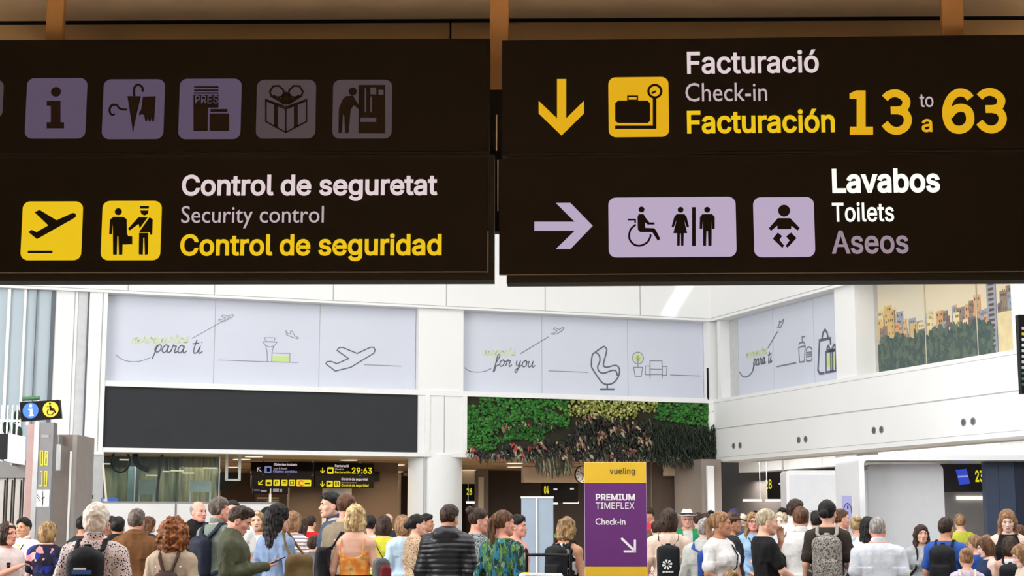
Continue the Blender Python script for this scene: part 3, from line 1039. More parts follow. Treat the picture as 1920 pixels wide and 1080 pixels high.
o, f = mural('narrow slanting mural of a drink, burger and gift bag on the side wall', RW, -0.25, 1384, 1566.5, 640, (1450, 1526))
MB().box(RW.u(1351, 0, 650) + 0.005, f.u(1384, 0, 650), Z_SILL + 0.01, Z_OPEN - 0.001, -0.03, -0.001).build('reveal_panel', mat('grey_reveal_panel', (196, 198, 198), 0.6), o)
g = MB()
draw(g, f, [('s', [(1226, 500), (1236, 440), (1254, 414), (1272, 440), (1282, 492)], 8), ('s', [(1304, 545), (1300, 490), (1206, 508), (1192, 770), (1208, 800), (1250, 796)], 9),
            ('k', [(1262, 610), (1346, 596), (1348, 776), (1264, 790)], 8), ('s', [(1304, 604), (1306, 786)], 8), ('s', [(1320, 602), (1322, 784)], 8), ('q', [(1304, 602), (1272, 590), (1284, 556), (1304, 600), (1336, 545), (1346, 580), (1310, 602)], 8)], m4)
g.build('bag_drawing', INK, o)
g = MB()
draw(g, f, [('s', [(830, 740), (1000, 704)], 5)], m4)
g.build('line_drawing', INKLIGHT, o)
g = MB()
draw(g, f, [('k', [(1022, 570), (1080, 556), (1072, 694), (1030, 700)], 5), ('s', [(1022, 545), (1034, 530), (1068, 524), (1078, 545)], 5), ('s', [(1054, 525), (1052, 476), (1076, 474)], 5),
            ('q', [(1088, 605), (1096, 576), (1116, 566), (1136, 580), (1140, 596)], 5), ('s', [(1086, 618), (1140, 610)], 5), ('s', [(1086, 636), (1140, 628)], 5), ('s', [(1086, 654), (1140, 646)], 5), ('q', [(1088, 672), (1096, 690), (1132, 684), (1140, 662)], 5),
            ], m4)
g.build('line_drawing', INKLIGHT, o)
g = MB()
draw(g, f, [('s', [(750, 576), (836, 430)], 5), ('q', [(500, 786), (530, 824), (570, 826), (610, 790), (630, 740)], 5), ('k', [(836, 392), (850, 374), (852, 340), (866, 350), (890, 322), (886, 350), (860, 396)], 4)], m4)
g.build('line_drawing', INKLIGHT, o)
g = MB()
draw(g, f, [('p', [(1266, 645), (1346, 632), (1347, 735), (1266, 746)])], m4, 0.001, 0.0025)
g.build('lime_block', LIME, o)
g = MB()
script(g, f, 'para ti', 1412, 686, 1447, 680, 0.035)
g.build('lettering', INK, o)
g = MB()
script(g, f, 'aeropuertos', 1398, 671, 1437, 663, 0.03)
g.build('lettering', LIMEPALE, o)

# ------------------------------------------------------------------ city skyline print on the side wall
f = RW.shifted(-0.45)
o = thing('skyline_print', 'large printed city skyline at sunset on the side wall', 'mural', f.M)
ua, ub = f.u(1647, 0, 620), f.u(1903, 0, 620)
MB().box(RW.u(1600, 0, 650), ua, Z_SILL + 0.002, Z_OPEN - 0.001, -0.03, -0.004).build('reveal_panel', mat('warm_grey_reveal', (178, 174, 166), 0.6), o)
sky = pat('print_sunset_sky', 'noise', [(206, 206, 196), (220, 208, 180), (222, 200, 160)], 0.35, [0.3, 0.5, 0.7], 0.6, 'LINEAR')
for k in range(3):
    MB().box(ua + (ub - ua) * (0, .385, .76)[k] + 0.01, ua + (ub - ua) * (.385, .76, 1)[k] - 0.01, Z_SILL + 0.002, Z_OPEN - 0.001, -0.03, 0).build('panel', sky, o)
rnd = random.Random(4)
CITY = [mat('print_building_%s' % k, c, 0.7, var=0.1, scale=5) for k, c in (('ochre', (206, 174, 116)), ('amber', (204, 158, 116)), ('cream', (220, 202, 154)), ('shade', (140, 124, 112)), ('dusk_blue', (150, 154, 166)), ('mauve', (122, 104, 98)))]
WIN = mat('print_window', (96, 78, 66), 0.7)
TREE = [mat('print_tree_%s' % k, c, 0.7, var=0.15, scale=6) for k, c in (('deep', (72, 88, 84)), ('mid', (92, 106, 92)), ('warm', (150, 128, 96)))]
g, gw = MB(), MB()
W = ub - ua
Hh = Z_OPEN - Z_SILL


def skyline(t):
    return 0.58 + 0.05 * math.sin(t * 9) - 0.12 * (0.2 < t < 0.3) + (0.1 if t < 0.12 else 0)


for k in range(84):
    t = rnd.random()
    wd = rnd.uniform(0.025, 0.06) * W
    hh = (skyline(t) + rnd.uniform(-0.2, 0.06)) * Hh
    g.cur = rnd.randrange(6)
    z = 0.002 + 0.0002 * k
    u0 = min(ub - wd, ua + t * W)
    g.box(u0, u0 + wd, Z_SILL + 0.002, Z_SILL + hh, 0, z)
    for r in range(int(hh / 0.13)):
        for c in range(3):
            if rnd.random() < 0.7:
                gw.box(u0 + wd * (0.15 + 0.28 * c), u0 + wd * (0.3 + 0.28 * c), Z_SILL + hh - 0.1 - r * 0.13, Z_SILL + hh - 0.05 - r * 0.13, 0, z + 0.0001)
u0 = ua + 0.83 * W
g.cur = 4
g.box(u0, u0 + 0.06 * W, Z_SILL + 0.002, Z_SILL + 0.95 * Hh, 0, 0.021)
g.cur = 2
g.box(u0 + 0.07 * W, ub, Z_SILL + 0.002, Z_SILL + 0.42 * Hh, 0, 0.021)
for r in range(16):
    gw.box(u0 + 0.012 * W, u0 + 0.048 * W, Z_SILL + (0.1 + 0.05 * r) * Hh, Z_SILL + (0.125 + 0.05 * r) * Hh, 0.02, 0.0215)
g.build('building_print', CITY, o)
gw.build('window_print', WIN, o)
g = MB()
for k in range(900):
    t = rnd.random() ** 0.9
    top = 0.34 - 0.04 * t + 0.03 * math.sin(t * 37)
    hh = rnd.random() * top
    g.cur = rnd.choice((0, 0, 0, 1, 1))
    r = rnd.uniform(0.007, 0.02) * W
    uu_ = min(max(ua + t * W * 0.86, ua + r), ub - r)
    ry_ = rnd.uniform(0.02, 0.055) * Hh
    g.disc((uu_, Z_SILL + 0.01 + ry_ + hh * Hh), r, 0.02, 0.0222 + 0.000007 * k, 7, ry_)
g.cur = 0
g.box(ua, ua + 0.84 * W, Z_SILL + 0.01, Z_SILL + 0.22 * Hh, 0, 0.0221)
g.build('tree_print', TREE, o)
mb = MB()
for t in (.385, .76):
    mb.box(ua + W * t - 0.012, ua + W * t + 0.012, Z_SILL + 0.002, Z_OPEN - 0.001, 0, 0.03)
mb.build('joint', mat('print_joint', (200, 190, 164), 0.6), o)

# ------------------------------------------------------------------ big dark display strip
o = thing('display_wall', 'long dark grey display strip below the control tower mural', 'screen', BW.M)
MB().box(BW.u(194.5, -0.02), BW.u(797.5, -0.02), Z_SCRB - 0.01, Z_SCRT + 0.01, -0.3, -0.04).build('panel', SCREEN, o)

# ------------------------------------------------------------------ green wall
o = thing('green_wall', 'planted wall strip of green moss, lichen and dried leaves below the egg chair mural', 'plant wall', BW.M)
g0, g1 = BW.u(876.5, 0), BW.u(1340, 0)
MB().box(g0, g1, Z_SCRB, Z_SCRT, -0.25, -0.06).build('backing_board', mat('dark_peat_board', (44, 40, 24), 0.9, var=0.2), o)
rnd = random.Random(11)
GW, GH = g1 - g0, Z_SCRT - Z_SCRB
moss, lich = MB(), MB()
for k in range(5200):
    t, h = rnd.random(), rnd.random()
    x = g0 + t * GW
    edge = 0.42 + 0.5 * max(0, (t - 0.2) * 1.4) + 0.05 * math.sin(t * 40)
    gap = math.sin(t * 46 + 5 * h) + math.sin(h * 11 - t * 20)
    left = t < 0.4 and h > edge - (0.2 if t < 0.3 else 0.08) and gap < 1.62
    if t < 0.12: left = h > 0.04 + 1.5 * max(0, t - 0.07)
    if t < 0.05 and h > 0.84: left = False
    right = t > 0.75 and h > 0.68 - 0.12 * (t - 0.75) * 4
    mid = 0.36 < t < 0.8 and h > 0.8 - 0.14 * math.sin((t - 0.36) * 9)
    r = rnd.uniform(0.018, 0.05)
    if left or right:
        moss.cur = rnd.choice((0, 0, 1, 1, 2))
        moss.blob((min(max(x, g0 + r), g1 - r), min(Z_SCRB + h * GH, Z_SCRT - r), -0.035 + 0.022 * math.sin(t * 60 + 3 * math.sin(h * 7))), (r, r * 0.85, r * 0.9), 6, 4, rnd)
    elif mid:
        for q in range(1):
            lich.cur = rnd.choice((0, 0, 1, 2))
            r = rnd.uniform(0.018, 0.045)
            lich.blob((x + rnd.uniform(-.1, .1), min(Z_SCRB + h * GH + rnd.uniform(-.06, .05), Z_SCRT - r), -0.03 + rnd.uniform(0, .08)), (r, r, r), 6, 4, rnd)
tag(moss.build('moss', [mat('moss_bright_green', (50, 116, 40), 0.9, var=0.25, scale=20, bump=0.8, bscale=60), mat('moss_green', (36, 94, 32), 0.9, var=0.25, scale=20, bump=0.8, bscale=60), mat('moss_light_green', (74, 132, 54), 0.9, var=0.2, scale=20)], o), kind='stuff')
tag(lich.build('lichen', [mat('lichen_chartreuse', (150, 158, 78), 0.9, var=0.2, scale=20), mat('lichen_pale', (188, 184, 116), 0.9, var=0.2, scale=20), mat('lichen_olive', (108, 112, 44), 0.9, var=0.2, scale=20)], o), kind='stuff')
LEAFC = [('fern_black_green', (34, 42, 32)), ('fern_dark_green', (48, 60, 38)), ('leaf_dark_purple', (58, 40, 48)), ('leaf_cream', (172, 154, 124)), ('leaf_dusty_pink', (136, 92, 80)), ('leaf_dull_brown', (76, 56, 46)), ('leaf_red', (168, 56, 46)), ('leaf_grey_green', (104, 112, 96))]
LEAF = [mat(a, b, 0.85, var=0.25, scale=12) for a, b in LEAFC]


def leaf(mb, c, ln, wd, ang, out, droop):
    d = Vector((math.cos(ang), math.sin(ang), out)).normalized()
    sd = Vector((-math.sin(ang), math.cos(ang), 0)).normalized()
    vs, fs = [], []
    for i in range(5):
        t = i / 4
        p = Vector(c) + d * (ln * t) + Vector((0, -droop * ln * t * t, 0.0))
        ww = wd * math.sin(math.pi * min(0.96, 0.12 + 0.84 * t)) * 0.5
        vs += [p + sd * ww + Vector((0, 0, -0.01)), p + Vector((0, 0, 0.012)), p - sd * ww + Vector((0, 0, -0.01))]
    for i in range(4):
        b = 3 * i
        fs += [(b, b + 1, b + 4, b + 3), (b + 1, b + 2, b + 5, b + 4)]
    mb._add(vs, fs, True)


fern, dry = MB(), MB()
for k in range(6500):
    t, h = rnd.random(), rnd.random()
    x = g0 + t * GW
    if t < 0.42:
        top = 0.12 + 0.85 * max(0, t - 0.08) + 0.06 * math.sin(t * 50)
        if 0.12 < t < 0.36 and 0.5 < h < 0.62 and rnd.random() < .35:
            top = 1
    elif t < 0.74:
        top = 0.72 - 0.06 * math.sin(t * 22)
    else:
        top = 0.66 - 0.2 * (t - 0.74)
    if h > top:
        continue
    y = Z_SCRB - 0.08 + h * (GH + 0.05)
    right = t > 0.73
    if right:
        fern.cur = rnd.choice((0, 0, 1, 1, 0))
        leaf(fern, (x, y, rnd.uniform(-.02, .14)), rnd.uniform(.10, .2), rnd.uniform(.015, .04), rnd.uniform(-3.0, -0.1), rnd.uniform(0.1, 1.0), 0.6)
    else:
        patch = math.sin(t * 70 + 9 * h) + math.sin(h * 13 - t * 31) + rnd.uniform(-.9, .9)
        p = rnd.random()
        warm = 0.24 < t < 0.74
        dry.cur = rnd.choice((0, 0, 0, 1, 1, 2, 2, 7)) if patch < 0.75 or p < 0.25 else rnd.choice((3, 3, 4, 5, 5, 5, 2) if warm else (6, 4, 1, 3))
        big = dry.cur in (3, 4, 5, 6)
        leaf(dry, (x, y, rnd.uniform(0.0, .13) + (.05 if big else 0)), rnd.uniform(.06, .13), rnd.uniform(.045, .085) if big else rnd.uniform(.02, .06), rnd.uniform(-3.6, 0.5), rnd.uniform(0.1, 1.4), rnd.uniform(0.2, 0.9))
for k in range(200):
    t = 0.26 + 0.14 * rnd.random()
    dry.cur = rnd.choice((1, 7, 3, 5, 1))
    leaf(dry, (g0 + t * GW, Z_SCRB - rnd.uniform(-0.1, 0.16) * (1 - abs(t - .34) * 6), 0.08), rnd.uniform(.16, .3), .035, rnd.uniform(-1.9, -1.2), 0.2, 0.5)
for k in range(90):
    fern.cur = rnd.choice((0, 1))
    leaf(fern, (g1 - rnd.uniform(-0.02, .1), Z_SCRB + rnd.uniform(0, .6) * GH, 0.05), rnd.uniform(.1, .18), .04, rnd.uniform(-1.2, 0.5), 0.5, 0.5)
tag(fern.build('fern', LEAF, o), kind='stuff')
tag(dry.build('foliage', LEAF, o), kind='stuff')

# ------------------------------------------------------------------ round ceiling lamps of the low hall
for i, (x, y) in enumerate(((453, 859.5), (500, 866), (654, 861), (744, 870), (742, 883), (879, 880), (965, 867), (965, 874), (1023, 862.5), (438, 874.5), (476, 854.5))):
    p = on_ceiling(x, y)
    o = thing('ceiling_lamp', 'round warm white lamp recessed in the tan ceiling of the check-in hall', 'ceiling lamp', Matrix.Translation((p.x, p.y, ZC)), 'round lamps in the tan ceiling')
    MB().tube([(0, 0, -0.03), (0, 0, 0.01)], 0.2, 20).build('diffuser', WARMGLOW, o)
    MB().tube([(0, 0, -0.022), (0, 0, 0.01)], 0.225, 20).build('rim', WHITEM, o)


# ------------------------------------------------------------------ desk bulkheads, number panels and bar lamps
def numberdesk(label, f, bulk, panel, num, numbox, marks=()):
    o = thing('desk_display', label, 'display', f.M, 'check-in desk number displays')
    if bulk:
        a, b = f.at(bulk[0], bulk[3]), f.at(bulk[2], bulk[1])
        MB().box(a[0], b[0], a[1], ZC - 0.014, -0.25, 0.0).build('bulkhead', BEIGE, o)
    pxbox(MB(), f, *panel, -0.2, -0.05).build('panel', SIGNFACE, o)
    if num:
        lettering('numeral', num, f, *numbox, NUMBER, o, 0.003 - 0.05, 0.02)
    for mk in marks:
        pxbox(MB(), f, *mk, -0.05, -0.045).build('mark', T_WHITE, o)
    return o


fd = parallel(879, 880)
numberdesk('narrow number display with a small yellow number beside the round column', fd, (866, 879, 890, 907), (868, 907, 889.5, 941), '26', (875, 915, 885, 928))
fd = parallel(1040, 875)
numberdesk('wide number display with dim yellow numbers under the clock and beige bulkhead', fd, (983.5, 875, 1120, 904.5), (1019, 904.5, 1084, 942), '04', (1020, 911, 1029, 926), ((1038, 916, 1045, 919), (1069, 915, 1076, 918)))
fd = parallel(1283, 867).shifted(0.45)
numberdesk('number display reading 10 beside the white pilaster', fd, (1251, 866, 1317, 892), (1296, 892.5, 1316, 940), '10', (1297, 905, 1307, 919))
f28 = RK.shifted(0.3)
f28_o = numberdesk('number display reading 28 beside the white kiosk frame', f28, None, (1437, 885, 1480, 936), '28', (1434.5, 899, 1447, 917), ((1460, 905, 1467, 908.5),))
a = f28.at(1458, 886)
MB().box(a[0] - 0.02, a[0] + 0.02, a[1] - 0.02, ZC + 0.72, -0.18, -0.14).build('hanger', STEEL, f28_o)
for i, (f, x0, x1, y, rx) in enumerate(((parallel(1275, 880), 1261, 1294, 938.5, 1290.5), (parallel(1306, 880), 1296.5, 1316.5, 938.5, 1298.5), (facing(1410, 74, 0), 1393, 1429, 938, 1425.5), (facing(1450, 74, 0), 1435.5, 1476, 938, 1438.5), (parallel(879, 880), 875, 890, 942, 878), (parallel(1040, 880), 1026, 1046, 943.5, 1021.5), (parallel(1070, 880), 1057, 1085.5, 942, 1083))):
    o = thing('bar_lamp', 'short horizontal white bar lamp hung on a thin rod over the check-in desks', 'lamp', f.M, 'bar lamps over the desks')
    pxbox(MB(), f, x0, y - 2.2, x1, y + 2.2, -0.06, 0.0).build('bar', BARGLOW, o)
    a = f.at(rx, y)
    MB().box(a[0] - 0.008, a[0] + 0.008, a[1], ZC + (0.72 if rx > 1240 else 0), -0.03, -0.01).build('rod', STEEL, o)

# wall clock
fc = parallel(1040, 872)
c = fc.at(1093, 890)
o = thing('wall_clock', 'round white wall clock half hidden by the purple check-in totem', 'clock', fc.shifted(0, c[0], c[1]).M)
MB().disc((0, 0), 0.24, 0.0, 0.04, 36).build('case', BLACKM, o)
MB().disc((0, 0), 0.215, 0.0, 0.045, 36).build('dial', WHITEM, o)
hb = MB()
for k in range(12):
    a = k * math.pi / 6
    hb.stroke([(0.16 * math.cos(a), 0.16 * math.sin(a)), (0.195 * math.cos(a), 0.195 * math.sin(a))], 0.018, 0.045, 0.048)
hb.build('hour_mark', BLACKM, o)
MB().stroke([(0, 0), (-0.09, 0.06)], 0.02, 0.048, 0.051).build('hour_hand', BLACKM, o)
MB().stroke([(0, 0), (-0.05, -0.14)], 0.015, 0.051, 0.054).build('minute_hand', BLACKM, o)

# ------------------------------------------------------------------ direction boards of the low hall
FH = parallel(586, 866.5).shifted(0.9)
YB = glow('small_sign_yellow', (236, 216, 20), 0.95)
cS = crop(440, 840, 5.333)


def smallboard(label, x0, y0, x1, y1, fill):
    o = thing('direction_sign', label, 'sign', FH.M, 'direction boards in the low hall')
    pxbox(MB(), FH, x0, y0, x1, y1, -0.12, 0).build('housing', SIGNFACE, o)
    fill(o)
    return o


def f_a(o):
    draw(MB(), FH, [('s', [(268, 240), (228, 200)], 9), ('s', [(228, 234), (228, 198), (262, 198)], 8)], cS).build('arrow', T_LIGHT, o)
    plate(o, FH, 496, 874, 509, 887, glow('small_sign_blue_grey', (120, 128, 170), 0.9), [('p', [(320, 200), (352, 200), (352, 236), (320, 236)])], cS, SYM, 'pictogram', 0.02)
    lettering('lettering', 'Objectes trobats', FH, 513, 868.5, 557, 874, T_WHITE, o, 0.003, 0.02)
    lettering('lettering', 'Lost & found', FH, 513, 876, 538, 880, T_LIGHT, o, 0.003, 0.005, plain=True)
    lettering('lettering', 'Objetos perdidos', FH, 512, 881.5, 557, 887.5, glow('small_sign_violet', (140, 140, 200), 0.9), o, 0.003, 0.02)


def f_b(o):
    draw(MB(), FH, [('s', [(282, 322), (240, 362)], 10), ('s', [(240, 330), (240, 364), (278, 364)], 9)], cS).build('arrow', YB, o)
    for x, it in ((309, [('p', [(322, 340), (360, 340), (360, 362), (322, 362)])]), (387, []), (465, [('p', [(478, 340), (516, 340), (510, 328), (484, 328)]), ('s', [(478, 350), (516, 350)], 10)]), (541, [('k', [(556, 332), (588, 332), (588, 362), (556, 362)], 6)])):
        a = cS(x, 318)
        b = cS(x + 63, 378)
        p = plate(o, FH, a[0], a[1], b[0], b[1], YB, it, cS, SYM, 'pictogram', 0.02)
        if x == 387:
            lettering('symbol', 'P', FH, *cS(404, 332), *cS(432, 366), SYM, p, 0.005, 0.02)
    a, b = cS(618, 318), cS(764, 382)
    p = plate(o, FH, a[0], a[1], b[0], b[1], YB, [], cS, SYM, 'pictogram', 0.02)
    draw(MB(), FH, [('q', [(688, 336), (660, 328), (640, 352), (658, 376), (688, 370)], 12)], cS, 0.004, 0.007).build('symbol', mat('sign_red', (190, 40, 60), 0.6), p)
    draw(MB(), FH, [('s', [(700, 354), (750, 354)], 14)], cS, 0.004, 0.007).build('symbol', SYM, p)


def f_c(o):
    draw(MB(), FH, [('s', [(879, 196), (879, 248)], 10), ('s', [(858, 226), (879, 250), (900, 226)], 10)], cS).build('arrow', YB, o)
    plate(o, FH, 613.5, 876, 625.5, 888.5, YB, [('p', [(936, 210), (976, 210), (976, 240), (936, 240)])], cS, SYM, 'pictogram', 0.02)
    lettering('lettering', 'Facturació', FH, 628, 871, 654, 876, T_WHITE, o, 0.003, 0.02)
    lettering('lettering', 'Check-in', FH, 628, 878, 645, 881.5, T_LIGHT, o, 0.003, 0.005, plain=True)
    lettering('lettering', 'Facturación', FH, 628, 883, 657, 888, YB, o, 0.003, 0.02)
    lettering('numeral', '29:63', FH, 659.5, 876.5, 697.5, 888.5, YB, o, 0.003, 0.02)


def f_d(o):
    draw(MB(), FH, [('s', [(877, 330), (877, 380)], 10), ('s', [(856, 360), (877, 384), (898, 360)], 10)], cS).build('arrow', YB, o)
    plate(o, FH, 612, 901.5, 624, 913, YB, [('p', [(930, 340), (975, 350), (930, 372)])], cS, SYM, 'pictogram', 0.02)
    plate(o, FH, 626, 901.5, 638, 913, YB, [('s', [(1012, 338), (1012, 376)], 14), ('s', [(1034, 338), (1034, 376)], 14)], cS, SYM, 'pictogram', 0.02)
    lettering('lettering', 'Control de seguretat', FH, 640, 896, 690, 902, T_WHITE, o, 0.003, 0.02)
    lettering('lettering', 'Security control', FH, 640, 903.5, 668, 907, T_LIGHT, o, 0.003, 0.005, plain=True)
    lettering('lettering', 'Control de seguridad', FH, 640, 907.5, 691, 913.5, YB, o, 0.003, 0.02)


smallboard('small far board pointing to lost and found', 471.5, 866.5, 587, 889.5, f_a)
smallboard('small far board with a row of yellow transport pictograms', 471.5, 891, 589, 914, f_b)
smallboard('small far board with yellow desk numbers 29:63', 591, 868, 701, 890, f_c)
smallboard('small far board for security control, under the 29:63 board', 591, 892, 701, 914.5, f_d)
o = thing('board_hanger', 'white rods carrying the four small boards in the low hall', 'rod', FH.M)
for x in (586, 675.5, 494):
    a = FH.at(x, 880, -0.13)
    MB().box(a[0] - 0.025, a[0] + 0.025, FH.v(x, 914), ZC, -0.17, -0.13).build('rod', WHITEM, o)
o = thing('flight_screen', 'pair of dark flight screens under the small boards on a white pole', 'screen', FH.M)
pxbox(MB(), FH, 474, 914.5, 506, 925, -0.1, 0.0).build('screen', SIGNFACE, o)
pxbox(MB(), FH, 509, 914.5, 540, 926, -0.1, 0.0).build('screen', SIGNFACE, o)
a = FH.at(507.5, 920)
MB().box(a[0] - 0.025, a[0] + 0.025, 0, a[1] + 0.05, -0.09, -0.03).build('pole', WHITEM, o)
g = MB()
for (x0, y0, x1, y1) in ((476, 918, 487, 920), (489, 919, 500, 922), (512, 916.5, 523, 922), (525, 917, 529, 922)):
    pxbox(g, FH, x0, y0, x1, y1, 0, 0.004)
g.build('screen_text', T_DIM, o)
ft = F_MID.shifted(0.15)
o = thing('wall_speaker', 'small dark box speaker on the brown wall beside the 29:63 board', 'speaker', ft.M)
pxbox(MB(), ft, 700, 884, 712, 902, -0.15, 0.1).build('cabinet', BLACKM, o)
ft = F_MID.shifted(0.05)
o = thing('poster_board', 'pale notice board on the brown wall behind the tall men', 'board', ft.M)
pxbox(MB(), ft, 604, 916, 659, 1010, -0.05, 0).build('frame', CREAM, o)
pxbox(MB(), ft, 615, 918, 645, 1008, 0, 0.01).build('sheet', mat('pale_blue_sheet', (196, 204, 206), 0.6), o)
ft = F_DARK.shifted(0.05)
o = thing('wall_cabinet', 'taupe service column with pale slots on the dark brown wall under the flight screens', 'cabinet', ft.M)
pxbox(MB(), ft, 478, 926, 545, 1010, -0.2, 0).build('body', mat('brown_column', (120, 100, 82), 0.6), o)
g = pxbox(MB(), ft, 482, 932.5, 523, 935.5, 0, 0.01)
pxbox(g, ft, 500, 938, 523, 940, 0, 0.01)
g.build('slot', CREAM, o)

# ------------------------------------------------------------------ glass-walled work area beside the low hall
FG = BW.shifted(-1.2)
o = thing('tarpaulin_wall', 'dark green-grey tarpaulin closing off the work area under the display strip', 'tarpaulin', FG.shifted(-1.4).M)
tp = FG.shifted(-1.4)
xsn = np.linspace(tp.u(190, 0, 900), tp.u(413, 0, 900), 60)
vs, fs = [], []
rnd = random.Random(3)
off_ = [0.06 * math.sin(i * 1.3) + rnd.uniform(-.05, .05) for i in range(60)]
for i, u in enumerate(xsn):
    for v in (0.0, ZC):
        vs.append((u, v, off_[i] * (1 if v == 0 else 0.6)))
for i in range(59):
    fs.append((2 * i, 2 * i + 2, 2 * i + 3, 2 * i + 1))
mb = MB()
mb._add(vs, fs, True)
t_ = mb.build('sheet', pat('green_tarpaulin', 'noise', [(92, 106, 92), (122, 128, 108), (158, 154, 128), (104, 120, 106)], 1.6, [0.2, 0.42, 0.56, 0.7], 0.5, 'LINEAR', (3.0, 0.5, 1)), o)
sm = t_.modifiers.new('thick', 'SOLIDIFY')
sm.thickness = 0.02
o = thing('window_strip', 'tall narrow pale blue window slit in the tarpaulin work area', 'window', FG.shifted(-1.1).M)
f = FG.shifted(-1.1)
pxbox(MB(), f, 240, 851, 252, 945, -0.05, 0).build('pane', mat('pale_blue_pane', (136, 164, 172), 0.3, var=0.1), o)
pxbox(MB(), f, 252, 851, 254.5, 945, -0.05, 0.02).build('edge_post', WHITEM, o)
pxbox(MB(), f, 255, 851, 261, 945, -0.05, 0.02).build('dark_post', MULL, o)
o = thing('cable_hoop', 'thin black cable loop hanging in the work area', 'cable', FG.M)
c = FG.at(226, 865)
MB().tube([(c[0] + 0.2 * math.sin(a), c[1] + 0.24 * math.cos(a), 0) for a in np.linspace(0.3, 5.9, 24)], 0.018, 6).build('cable', BLACKM, o)
o = thing('black_hose', 'thick black bent hose hanging from the ceiling of the work area', 'hose', FG.M)
MB().tube(smooth_line([FG.at(x, y) + (0,) for x, y in ((253, 846), (252.5, 860), (256, 870), (264, 877), (278, 882.5))], 6), 0.045, 8).build('hose', BLACKM, o)
MB().tube(smooth_line([FG.at(x, y) + (0.05,) for x, y in ((257, 846), (257, 858), (262, 870), (270, 875), (278, 877))], 6), 0.02, 8).build('thin_hose', BLACKM, o)
o = thing('slack_cable', 'dark slack cable falling down the tarpaulin', 'cable', FG.M)
MB().tube(smooth_line([FG.at(x, y) + (0,) for x, y in ((305, 848), (300, 880), (296, 910), (294, 960))], 6), 0.03, 6).build('cable', mat('dark_cable', (50, 54, 52), 0.6), o)
BOARDM = mat('frosted_board', (206, 216, 212), 0.4)
for lab, x0, x1, y0, y1 in (('frosted work board on legs next to the window slit', 262, 290, 900, 927), ('frosted work board on white legs beside the low hall sign', 357, 396, 901, 922)):
    f = FG.shifted(-0.2)
    o = thing('work_board', lab, 'board', f.M, 'frosted boards in the work area')
    pxbox(MB(), f, x0, y0, x1, y1, -0.03, 0).build('board', BOARDM, o)
    for x in (x0 + 0.6, x1 - 0.6):
        a = f.at(x, y0)
        MB().box(a[0] - 0.02, a[0] + 0.02, 0, a[1], -0.05, -0.03).build('leg', WHITEM, o)
f = BW.shifted(-1.0)
o = thing('hanging_screen', 'white hanging frame with a dark screen, beside the small far boards', 'screen', f.M)
for x in (425, 449):
    a = f.at(x, 880)
    MB().box(a[0] - 0.028, a[0] + 0.028, f.v(x, 901), ZC, -0.03, 0.03).build('post', WHITEM, o)
pxbox(MB(), f, 424, 898, 450.5, 901.5, -0.05, 0.03).build('cross_bar', WHITEM, o)
pxbox(MB(), f, 427.5, 886, 446.5, 898, -0.05, 0.0).build('screen', SIGNFACE, o)
o = thing('dark_duct', 'dark ventilation duct end below the white hanging frame', 'duct', FG.shifted(-1.3).M)
f = FG.shifted(-1.3)
pxbox(MB(), f, 414, 886, 428, 918, -0.05, 0.3).build('duct', BLACKM, o)

for x0, x1, y in ((191, 208.5, 869.5), (224, 243, 862), (274, 296, 891), (306, 318, 884), (320, 345, 882.5), (341, 364, 887), (382, 407, 877.5)):  # bright strips across the glass, built as glowing bars on wires
    f = FG.shifted(-0.55)
    o = thing('bar_lamp', 'short glowing white bar hung in the tarpaulin work area', 'lamp', f.M, 'glowing bars in the work area')
    pxbox(MB(), f, x0, y - 1.1, x1, y + 1.1, -0.05, 0).build('bar', WARMGLOW, o)
    a, b = f.at(x0 + 1.5, y), f.at(x1 - 1.5, y)
    MB().box(a[0] - 0.004, a[0] + 0.004, a[1], ZC, -0.03, -0.022).build('wire', GREYM, o)
    MB().box(b[0] - 0.004, b[0] + 0.004, b[1], ZC, -0.03, -0.022).build('wire', GREYM, o)
f = FG.shifted(-1.15)  # added sheet whose beige stands for the light on the tarpaulin
o = thing('lit_tarpaulin', 'creased beige sheet carrying the lit part of the tarpaulin, by the hanging screen', 'tarpaulin', f.M)
vs, fs = [], []
for i in range(40):
    u = f.u(336, 0, 880) + (f.u(409, 0, 880) - f.u(336, 0, 880)) * i / 39
    for j in range(12):
        vs.append((u, ZC * j / 11, 0.07 * math.sin(i * 0.8 + j * 0.9) * math.sin(i * .31) + 0.03 * math.sin(i * 1.9 - j * 1.4)))
for i in range(39):
    for j in range(11):
        q = i * 12 + j
        fs.append((q, q + 12, q + 13, q + 1))
mb = MB()
mb._add(vs, fs, True)
t_ = mb.build('sheet', pat('lit_tarpaulin_beige', 'noise', [(148, 150, 128), (186, 178, 148), (204, 190, 152), (160, 158, 132)], 1.4, [0.25, 0.45, 0.55, 0.7], 0.35, 'LINEAR', (2.4, 0.7, 1)), o)
sm = t_.modifiers.new('thick', 'SOLIDIFY')
sm.thickness = 0.015

# glazing in front of the work area
o = thing('glass_screen', 'large clear glass sheet in front of the tarpaulin work area', 'glass', BW.shifted(-0.5).M)
f = BW.shifted(-0.5)
pxbox(MB(), f, 192, 855, 412, 1000, -0.012, 0).build('pane', glass('clear_glass', (232, 240, 238), 0.03, 0.93), o)
a = f.at(411, 900)
MB().box(a[0] - 0.012, a[0] + 0.012, 0, ZC, -0.02, 0.01).build('edge_profile', STEEL, o)

